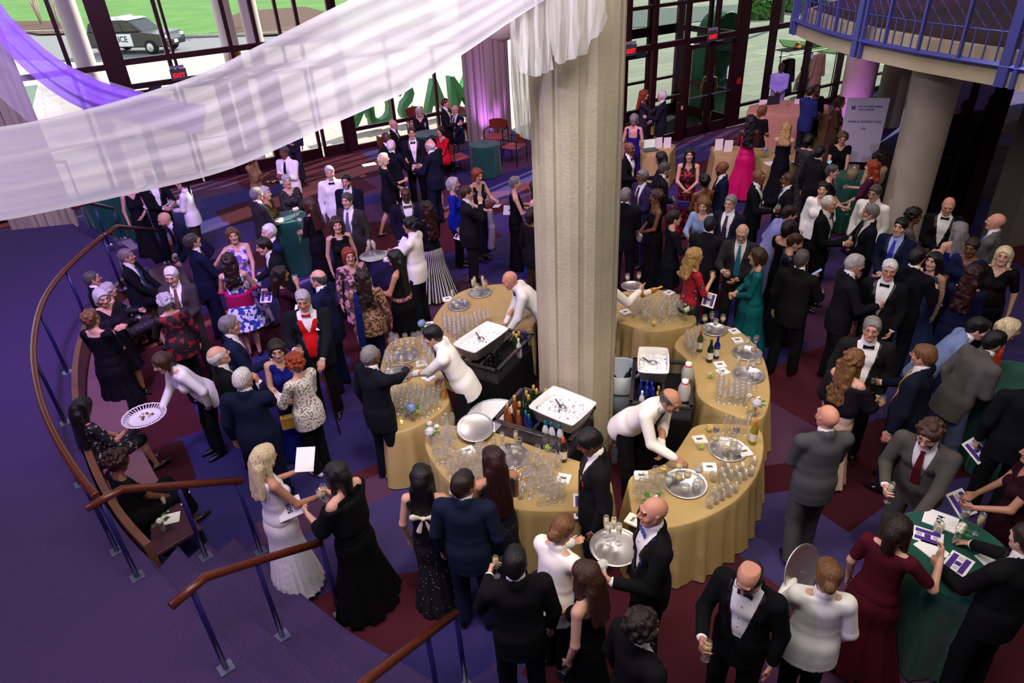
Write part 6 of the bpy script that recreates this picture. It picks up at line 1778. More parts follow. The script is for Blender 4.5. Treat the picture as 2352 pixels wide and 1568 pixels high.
# chairs
def chair(px, py, face, label):
    q = at(px, py, 0); root = empty('armchair', q, -math.radians(face) - math.atan2(q[0], q[1]), label, 'chair', 'wooden armchairs by the window')
    Wd = mat('chair_wood', '#6E3320', .35, spec=.5); St = mat('chair_steel', '#15131A', .35, .6); Sf = mat('chair_seat', '#9C4A4A', .7)
    MB().box((0, 0, .45), (.50, .48, .05)).build('seat', Sf, root, bevel=.02)
    b = MB(); V = []; F_ = []
    for i in range(9):
        t = (i - 4) / 4; x = t * .26; y = -.24 - .05 * (1 - t * t)
        for (yy, z) in ((0, .58), (0, .86), (.02, .86), (.02, .58)): V.append((x, y + yy, z - .03 * t * t * (1 if z > .7 else -1)))
    for i in range(8):
        for k in range(4): F_.append((i * 4 + k, i * 4 + (k + 1) % 4, i * 4 + 4 + (k + 1) % 4, i * 4 + 4 + k))
    b.add(V, F_ + [(3, 2, 1, 0), (32, 33, 34, 35)]); b.build('backrest', Wd, root)
    for sx in (-1, 1):
        for sy in (-1, 1): MB().tube([(sx * .26, sy * .22, 0), (sx * .26, sy * .22, .66)], .012, 6).build('leg', St, root)
        MB().tube([(sx * .26, -.24, .66), (sx * .26, .24, .66)], .014, 6).build('armrest', St, root)
for a in ((1142, 352, 200, 'wooden armchair just behind the empty green table'), (1182, 376, 300, 'wooden armchair beside the hanging sheer tail'), (1053, 402, 60, 'empty armchair nearer the camera than the empty green table'),
          (1010, 400, 270, 'armchair under the seated woman in red'), (905, 385, 60, 'armchair under the bald man by the window'), (962, 318, 170, 'armchair under the grey haired woman by the window'), (1048, 318, 240, 'armchair under the suited man by the window')): chair(*a)
glassware('tumbler', at(1107, 322, .785), WH_, 'small candle glass on the empty green table')
glassware('flute', at(978, 300, .755), CH, 'flute of champagne on the window group table')
# things on the right cocktail table
def card(loc, rz, label, w=.16, h=.22, logo=True, rot=None, name='program_card', parent=None, txt=None):
    root = empty(name, loc, rz, label, 'card')
    if rot: root.rotation_euler = rot
    MB().box((0, 0, .003), (w, h, .006)).build('paper', M_PAPER, root)
    if logo:
        b = MB(); z = .0068; t = .0012
        for sx in (-1, 1): b.box((sx * w * .27, 0, z), (w * .24, h * .80, t))
        b.box((0, -.0, z), (w * .26, h * .20, t))
        b.box((0, -h * .26, z - .0002), (w * .012, h * .2, t)); 
        for k in (-2, -1, 0, 1, 2):
            b.box((k * w * .045, h * .27, z), (w * .014, h * .18, t)); b.box((k * w * .045, -h * .25, z), (w * .014, h * .16, t))
        b.build('emblem', M_PURP, root)
    if txt:
        o = link('lettering', text_mesh(txt, w * .36, .0006, .002), root, [mat('print_ink', '#1A161E', .7)]); o.location = (0, 0, .0072); o.rotation_euler = (0, 0, 0)
    return root
def on_ht(px, py, z=1.052): return at(px, py, z)
card(on_ht(2200, 1295), -.9, 'purple H program card at the near edge of the green table'); card(on_ht(2130, 1232), 1.0, 'purple H program card under the raised hand of the maroon woman')
card(on_ht(2160, 1195), .9, 'white paddle card with small print on the green table', .19, .24, False, txt='474'); card(on_ht(2140, 1262), .4, 'plain white card on the green table beside the maroon woman', .16, .2, False)
b = MB(); q = on_ht(2275, 1290); b.box((q[0], q[1], 1.056), (.14, .16, .008), .2); tag(b.build('napkin', M_PAPER), 'white napkin at the right of the green table', 'napkin')
flowers(2192, 1248, 'r', 'white rose with leaves in a vase on the green table', 1.05, .8)
glassware('tumbler', on_ht(2152, 1222), WH_, 'tumbler standing on the white paddle card'); glassware('wine', on_ht(2205, 1210), RD, 'glass of red wine at the back of the green table')
glassware('flute', on_ht(2240, 1225), CH, 'champagne flute between the rose and the program holder'); 
card(at(640, 506, 1.052), .3, 'paper with snacks on the left green table', .16, .2, False); glassware('flute', at(667, 474, 1.05), WH_, 'flute beside the rose on the left green table')
flowers(680, 500, 'r', 'white rose on the left green table', 1.05, .8); glassware('tumbler', at(690, 512, 1.05), CL, 'tumbler beside the white rose on the left green table')
# jar of corks and laptop etc
q = at(1955, 412, 1.05); root = empty('cork_jar', q, 0, 'glass jar full of corks on the green table by the sign', 'jar')
MB().lathe([(.001, 0), (.09, 0), (.095, .03), (.095, .24), (.085, .26), (.08, .26), (.088, .03), (.001, .01)], n=20).build('glass_jar', M_CLR, root, True); MB().lathe([(.001, .01), (.085, .01), (.085, .18), (.001, .19)], n=18).build('corks', mat('corks', '#9A7A4A', .9, vary=.5, vscale=60, bump=.6), root, True)
def sheet(px, py, z, w, h, label, rz=0, name='tent_card', up=True):
    q = at(px, py, z); b = MB()
    if up: b.box((q[0], q[1], z + h / 2), (w, .01, h), rz)
    else: b.box((q[0], q[1], z + .004), (w, h, .006), rz)
    tag(b.build(name, M_PAPER), label, 'card')
sheet(1512, 340, .76, .17, .24, 'white tent card on the left reception table, left one', .2); sheet(1532, 340, .76, .17, .24, 'white tent card on the left reception table, right one', .1)
sheet(1650, 345, .76, .18, .25, 'lilac lit tent card on the long reception table, left one', .1); sheet(1672, 348, .76, .18, .25, 'tent card on the long reception table, right one', -.05)
sheet(1752, 240, .92, .2, .12, 'white box of papers on the rose counter, left one', 0); sheet(1835, 238, .92, .24, .12, 'white box of papers on the rose counter, right one', 0)
sheet(1780, 375, .76, .4, .25, 'clear sheets lying on the long reception table', .1, 'paper_sheet', False); sheet(1838, 372, .76, .3, .22, 'papers at the right end of the long reception table', .3, 'paper_sheet', False)
def laptop(px, py, z, face, label):
    q = at(px, py, z); root = empty('laptop', (q[0], q[1], z), face, label, 'laptop')
    MB().box((0, 0, .01), (.34, .24, .018)).build('base', mat('laptop_shell', '#3A3A42', .4, .4), root); o = MB().box((0, .12, .12), (.34, .012, .22)).build('lid', mat('laptop_shell', '#3A3A42', .4, .4), root)
    MB().box((0, .112, .12), (.31, .004, .19)).build('screen', mat('laptop_screen', '#C8D0C8', .3, emis='#C8D0C0', estr=.6), root)
laptop(1493, 345, .76, .2, 'open laptop on the left reception table'); laptop(1770, 238, .92, 3.3, 'grey laptop on the rose counter before the lavender sweater')
flowers(1755, 362, 'h', 'blue hydrangea on the long reception table', .76); flowers(1808, 243, 'r', 'flowers and green leaves on the rose counter', .92)
# sign on easel
s0 = at(1948, 425, 0); root = empty('sign_board', s0, 0, 'tall white event sign with small purple heading', 'sign')
T0 = at(1955, 400, .55); sx_ = np.array(at(1992, 288, 1.95)) - np.array(at(1938, 268, 1.95)); w_ = .78; rz_ = -.28
o = MB().box((0, 0, 1.30), (w_, .02, 1.30)).build('panel', mat('sign_panel', '#E4DCF0', .5), root); root.rotation_euler = (0, 0, rz_); root.location = at(1950, 440, 0)
for txt, sz, z, x_ in (('HYLTON PERFORMING', .045, 1.78, .06), ('ARTS CENTER', .045, 1.72, .0), ('WINE & WHISKEY PULL', .062, 1.48, .02), ('$50', .05, 1.34, .02)):
    o = link('lettering', text_mesh(txt, sz, .001, .001), root, [M_PURP]); o.location = (x_, -.013, z); o.rotation_euler = (PI / 2, 0, 0)
b = MB()
for sx in (-1, 1): b.box((-.25 + sx * .022, -.012, 1.76), (.022, .004, .08))
b.box((-.25, -.012, 1.76), (.03, .004, .02)); b.build('emblem', M_PURP, root)
b = MB()
for sx in (-.3, .3): b.tube([(sx, 0, 0), (sx * .4, .03, 1.5)], .014, 6)
b.tube([(0, .5, 0), (0, .03, 1.5)], .014, 6); b.build('easel', M_DARK, root)
# exit signs
def exit_sign(O, D, s_, z, label):
    q = fp(O, D, s_, z, -.10); root = empty('exit_sign', q, math.atan2(D.y, D.x), label, 'sign')
    MB().box((0, 0, 0), (.36, .04, .26)).build('panel', mat('exit_panel', '#4A4650', .4), root, bevel=.01)
    o = link('lettering', text_mesh('EXIT', .135, .004, .003), root, [mat('exit_red', '#FF2A2A', .4, emis='#FF1810', estr=1.3)]); o.location = (0, -.026, -.02); o.rotation_euler = (PI / 2, 0, 0)
    MB().box((0, 0, .17), (.30, .05, .06)).build('bracket', mat('exit_bracket', '#8A8494', .4), root)
exit_sign(OL, DL, -7.97, 2.60, 'red lit exit sign over the left entrance doors'); exit_sign(OR, DR, .80, 2.52, 'red lit exit sign over the right entrance doors'); exit_sign(OR, DR, -1.92, 2.50, 'red lit exit sign partly hidden by the great column')
for O, D, s_, lab in ((OL, DL, -4.05, 'red fire alarm pull on the post left of the glass bay'), (OR, DR, 1.95, 'red fire alarm pull on the post right of the doors')):
    q = fp(O, D, s_, 1.25, -.12); b = MB(); b.box((0, 0, 0), (.11, .05, .15)); o = b.build('fire_alarm_pull', mat('alarm_red', '#C41420', .4)); o.location = q; o.rotation_euler = (0, 0, math.atan2(D.y, D.x)); tag(o, lab, 'alarm')
# short entrance post with its plate
q = at(1557, 322, 0); root = empty('entrance_post', q, .5, 'short maroon post with a small control plate by the doors', 'post'); MB().box((0, 0, .5), (.18, .16, 1.0)).build('post_body', M_FRAME, root); MB().box((-.02, -.085, .88), (.07, .01, .1)).build('control_plate', mat('ivory', '#D8C890', .5), root)
# coat rack with coats
c0 = np.array(at(1828, 252, 0)); root = empty('coat_rack', tuple(c0), .45, 'long black rolling coat rack with a wire shelf by the windows', 'rack')
b = MB()
for y in np.linspace(-.22, .22, 7): b.tube([(-1.0, y, 1.78), (1.4, y, 1.78)], .012, 6)
b.build('shelf', M_DARK, root); MB().tube([(-1.0, 0, 1.62), (1.4, 0, 1.62)], .018, 8).build('hanging_rail', M_CHROME, root)
for x in (-.95, 1.35):
    MB().tube([(x, 0, .08), (x, 0, 1.80)], .018, 8).build('upright', M_CHROME, root); MB().box((x, 0, .08), (.05, .6, .04)).build('foot', M_DARK, root)
def coat(x, m, label, w=.26, ln=1.15):
    M_ = Matrix.Translation(Vector(tuple(c0))) @ Matrix.Rotation(.45, 4, 'Z'); q = M_ @ Vector((x, -.0, 0))
    root = empty('hanging_coat', tuple(q), .45, label, 'coat')
    F = Field(axis(-.42, .42, [], .02, .02), axis(-.22, .22, [], .02, .02), axis(.2, 1.65, [], .02, .02))
    W_ = np.diag([.55, 1, 1.0])
    F.cone((0, 0, 1.42), (0, 0, 1.05), .10, .10, .05, W_); F.cone((0, 0, 1.05), (0, 0, 1.55 - ln), .10, .15, .05, W_); F.cone((-.16, 0, 1.47), (.16, 0, 1.47), .055, .055, .04)
    for sg in (1, -1): F.cone((sg * .18, 0, 1.45), (sg * .27, -.02, .9), .065, .05, .02)
    V, Q = F.mesh(); me = fast_mesh('coat', V, Q); me.materials.append(m); o = bpy.data.objects.new('coat_cloth', me); COL.objects.link(o); o.parent = root
    MB().tube([(-.18, 0, 1.50), (0, 0, 1.56), (.18, 0, 1.50)], .008, 6).build('hanger', M_DARK, root)
coat(-.62, mat('dark_coat', '#14141A', .9), 'dark coat on the coat rack beside the lavender sweater', ln=.95); coat(.62, mat('beige_coat', '#B08A74', .9, vary=.1), 'long beige belted coat at the right of the coat rack', ln=1.3)
F = Field(axis(-.2, .2, [], .015, .015), axis(-.2, .2, [], .015, .015), axis(-.1, .2, [], .015, .015)); F.cone((0, 0, .0), (0, 0, .02), .11, .09, .02); F.cone((.0, -.1, -.02), (.0, -.16, -.03), .07, .05, .02, np.diag([1, 1, 2.0])); F.clip(lambda a, b_, c: -.05 - c)
V, Q = F.mesh(); me = fast_mesh('cap', V, Q); o = link('hard_hat', me, None, [mat('hat_yellow', '#E0A024', .4)]); M_ = Matrix.Translation(Vector(tuple(c0))) @ Matrix.Rotation(.45, 4, 'Z'); o.location = M_ @ Vector((-.35, 0, 1.845)); tag(o, 'yellow hat lying on the coat rack shelf', 'hat')
b = MB(); q = at(848, 378, .0); b.box((q[0], q[1], .004), (.36, .24, .006), .4); tag(b.build('floor_sticker', mat('sticker', '#C8D8DC', .5)), 'small pale notice lying on the carpet before the doors', 'notice')
b = MB(); b.lathe([(.001, 0), (.28, 0), (.32, .1), (.3, .9), (.22, 1.05), (.001, 1.1)], n=20); o = b.build('litter_bin', mat('bin_green', '#2A3A34', .4), None, True); o.location = fp(OR, DR, .3, -.05, 3.4); tag(o, 'dark round litter bin on the plaza outside the doors', 'bin')
# ------------------------------------------------------------------ what people hold
def held_items():
    seen = {}
    for (it, g, yw, fd, n, who) in HELD:
        k = it.split(':'); kind = k[0]; arg = k[1] if len(k) > 1 else ''
        pre = {'pr': 6, 'pd': 5, 'bot': 3, 'tray': 6, 'plat': 5, 'traypanel': 6}.get(kind, 4)
        ws = who.split()[:13 - pre]
        while ws[-1] in ('a', 'the', 'in', 'and', 'with', 'of', 'to', 'at', 'on', 'his', 'left', 'by', 'from', 'over', 'into', 'behind', 'beside', 'head', 'its', 'seen', 'black', 'white', 'dark', 'long', 'short') or ws[-1].endswith(','): ws.pop()
        w_ = 'held by the ' + ' '.join(ws)
        if kind == 'bot' and (w_ in seen): w_ = 'in the other hand of the ' + ' '.join(ws[:8])
        seen[w_] = 1
        if kind in ('fl', 'wi', 'tu'):
            kk = {'fl': 'flute', 'wi': 'wine', 'tu': 'tumbler'}[kind]; col_ = {'c': CH, 'w': WH_, 'r': RD, 'o': OR_, 'l': CL, 'k': '#2A1A10'}[arg or 'c']
            nm = {'fl': 'champagne flute', 'wi': 'stemmed glass', 'tu': 'tumbler'}[kind]
            dz = .10 if kk != 'tumbler' else .045
            glassware(kk, (g.x, g.y, g.z - dz), col_, nm + ' ' + w_, None)
        elif kind in ('pr', 'pd', 'pl'):
            f = Vector((math.sin(yw), math.cos(yw), 0)); c = g + f * (.02 if kind != 'pd' else .13) + Vector((0, 0, -.09 if arg != 'up' else .12) if kind != 'pd' else (-.06, 0, -.05))
            # the card hangs facing up and outward
            root = card(tuple(c), 0, {'pr': 'purple H program card ', 'pd': 'paddle card numbered %s ' % arg, 'pl': 'plain white card '}[kind] + w_, .17, .23, kind == 'pr', txt=arg if kind == 'pd' else None)
            face_ = Vector((0, -.55, .8)) if kind != 'pd' else Vector((-.1, -.7, .6))
            q = face_.to_track_quat('Z', 'Y'); root.rotation_mode = 'QUATERNION'; root.rotation_quaternion = q @ Matrix.Rotation(random.Random(len(who)).uniform(-.5, .5) + (PI / 2 if kind == 'pd' else 0), 3, 'Z').to_quaternion()
        elif kind == 'ph':
            o = MB().box((0, 0, 0), (.074, .15, .009)).build('phone', mat('phone_shell', '#16161C', .2), None, bevel=.003); o.location = g + Vector((0, 0, .04)); o.rotation_euler = (.7, 0, -yw + PI * 0)
            tag(o, 'smartphone ' + w_, 'phone'); MB().box((0, 0, .0052), (.066, .138, .001)).build('screen', mat('phone_screen', '#6A8AA8', .1, emis='#7AA0C8', estr=.8), o)
        elif kind == 'na':
            o = MB().box((0, 0, 0), (.12, .12, .004)).build('napkin', M_PAPER); o.location = g + Vector((0, 0, -.055)); o.rotation_euler = (.15, .1, .4 - yw); tag(o, 'white napkin ' + w_, 'napkin')
        elif kind == 'bag':
            root = empty('handbag', tuple(g + Vector((0, 0, -.34))), -yw, 'small handbag ' + w_, 'bag')
            cc = {'t': '#B08A6A', 'b': '#121014', 's': '#B8B4B0', 'c': '#E8DCC0', 'p': '#3A2A6A', 'y': '#C8A03A'}[arg or 'b']
            MB().box((0, 0, .09), (.22, .08, .16)).build('bag_body', mat('bag_leather', cc, .4, spec=.5), root, bevel=.012)
            if arg == 't': MB().box((0, 0, .155), (.222, .084, .045)).build('bag_flap', mat('bag_cream', '#E8E2D0', .4), root, bevel=.01)
            MB().tube([(-.07, 0, .17), (-.06, 0, .28), (0, 0, .33), (.06, 0, .28), (.07, 0, .17)], .006, 6).build('bag_handle', mat('bag_strap', '#17120F', .4), root, True)
        elif kind == 'clutch':
            o = MB().box((0, 0, 0), (.22, .05, .12)).build('clutch_bag', mat('clutch', {'p': '#A8646A', 's': '#C8C4C0', 'b': '#141014'}.get(arg, '#141014'), .35, .3), None, bevel=.012); o.location = g + Vector((0, 0, -.04)); o.rotation_euler = (.3, 0, -yw); tag(o, 'clutch bag ' + w_, 'bag')
        elif kind == 'tray':
            t = tray((g.x + .10 * math.sin(yw), g.y + .10 * math.cos(yw), g.z + .02), .20 if arg != 'x' else .17, 'round silver tray ' + w_)
            if arg != 'x':
                for a, q in ((2.4, .35), (1.6, .5), (.9, .25), (2.0, .7)):
                    glassware('flute', (t.location.x + .2 * q * math.cos(a), t.location.y + .2 * q * math.sin(a), t.location.z + .006), CH, 'filled flute on the tray ' + w_, 'flutes on the tray ' + w_)
        elif kind == 'traypanel':
            tray((g.x, g.y, g.z + .05), .20, 'silver tray on edge ' + w_, (math.radians(70), 0, -yw + .9))
        elif kind == 'plat':
            c = (g.x + .15 * math.sin(yw), g.y + .15 * math.cos(yw), g.z + .02)
            root = empty('serving_platter', c, 0, 'white lattice rimmed platter ' + w_, 'platter')
            b = MB(); b.lathe([(.001, .003), (.15, .003), (.17, .012), (.15, -.004), (.001, -.004)], n=40)
            b.build('platter_dish', mat('porcelain', '#F0ECF2', .25, spec=.5), root, True)
            b = MB()
            for i in range(40):
                a = 2 * PI * i / 40; b.tube([(.165 * math.cos(a), .165 * math.sin(a), .01), (.225 * math.cos(a), .225 * math.sin(a), .028)], .006, 4)
            b.tube([(.228 * math.cos(t), .228 * math.sin(t), .03 + .003 * math.cos(20 * t)) for t in np.linspace(0, 2 * PI, 61)], .008, 5); b.build('lattice_rim', mat('porcelain', '#F0ECF2', .25, spec=.5), root, True)
            for i, (x, y) in enumerate(((-.04, .05), (.0, .06), (.04, .03), (.07, .04), (-.05, .0), (-.01, -.01), (.05, .0), (.0, -.05))):
                b = MB(); b.lathe([(.001, .02), (.012, .018), (.016, .008), (.012, .0), (.001, .0)], (0, 0, 0), 8); o = b.build('canape', mat('canape', '#6A4228' if i % 2 else '#C8B08A', .7), None, True)
                o.location = (c[0] + x, c[1] + y, c[2] + .005); tag(o, 'small canape on the platter ' + w_, 'canape', 'canapes on the platter ' + w_)
        elif kind == 'cane':
            q = (g.x, g.y); b = MB(); b.tube([(g.x + .05, g.y - .02, g.z), (g.x, g.y, g.z + .02), (g.x, g.y, g.z - .05), (g.x + .06, g.y - .05, .01)], [.012, .014, .012, .010], 8); tag(b.build('walking_cane', mat('cane_wood', '#6E3A1A', .3, vary=.4, vscale=40), None, True), 'brown walking cane ' + w_, 'cane')
        elif kind == 'bot':
            o = bottle((g.x, g.y, g.z - .12), {'o': '#D08A3A', 'g': '#2A7A2E', 'd': '#14180F', 'a': '#A8642A'}[arg or 'g'], 'wine bottle ' + w_, rot=(0, 0, 0) if arg == 'o' else (math.radians(-70), 0, -yw - .3))
            if arg == 'o': o.rotation_euler = (.1, .25, 0); o.location.z = max(.05, g.z - .30)
        elif kind == 'scarf':
            F = Field(axis(-.12, .12, [], .014, .014), axis(-.12, .12, [], .014, .014), axis(-.75, .12, [], .014, .014))
            F.cone((0, 0, .04), (0, 0, -.25), .05, .06, .03); F.cone((.0, .02, -.25), (.03, .0, -.62), .06, .07, .03)
            V, Q = F.mesh(); me = fast_mesh('scarf', V, Q); o = link('folded_wrap', me, None, [mat('white_wrap', '#F0ECE6', .9, bump=.8, bscale=18)] if arg != 's' else [mat('silver_wrap', '#A8A4B4', .6, bump=.6, bscale=18)]); o.location = g + Vector((0, 0, -.05)); o.rotation_euler = (0, 0, -yw); tag(o, 'wrap over the arm ' + w_, 'wrap')

P_FLOR = lambda: pattern('floral_lavender', 'noise', '#6A4AA0', '#D8C8E8', 14, .48)
FB = lambda: pattern('blue_floral', 'noise', '#2A3A98', '#E8E8F4', 16, .50)
REDJ = lambda: pattern('red_brocade', 'noise', '#1A0A10', '#8A1218', 13, .56)
POLKA = lambda: pattern('polka_black', 'dots', '#0B0B10', '#C8BFA8', 26, .13)
TINY = lambda: pattern('tiny_dots', 'dots', '#0A0C18', '#C8CCDC', 42, .12)
LACE = lambda: pattern('white_lace', 'noise', '#8A8078', '#EDE4DC', 48, .46)
TAN = lambda: pattern('tan_lace', 'noise', '#4A3428', '#B48A68', 34, .50)
REDF = lambda: pattern('red_floral', 'noise', '#B01028', '#181C38', 13, .58, cc='#E8E0E0')
DARKF = lambda: pattern('dark_floral', 'noise', '#14161E', '#5A6078', 12, .60, cc='#C8C8D0')
STR = lambda: pattern('striped_skirt', 'stripes', '#0C0C10', '#D8D4D8', 34, .5)
SHEERP = lambda: pattern('floral_sheer', 'noise', '#4A3040', '#C89098', 16, .50)
REDBK = lambda: pattern('red_black_lace', 'noise', '#100608', '#B01020', 18, .52)
SEQ = lambda: pattern('dark_sequins', 'sequins', '#2A2A38', '#8A88A0', 70, .10)
SASH = lambda: pattern('printed_sash', 'noise', '#7A2A6A', '#C8A03A', 22, .52)
BFLO = lambda: pattern('black_floral', 'noise', '#0C0A12', '#A89088', 22, .62)
BLD = lambda: pattern('black_lace', 'noise', '#0A080C', '#3A2E36', 40, .55)
GBT = lambda: pattern('gold_check', 'dots', '#2A2410', '#D8B43A', 60, .25)
WJ = '#F4F0EA'; BLK = '#121216'; NV = '#141B34'; CHAR = '#2E2B2E'; GRY = '#55534F'

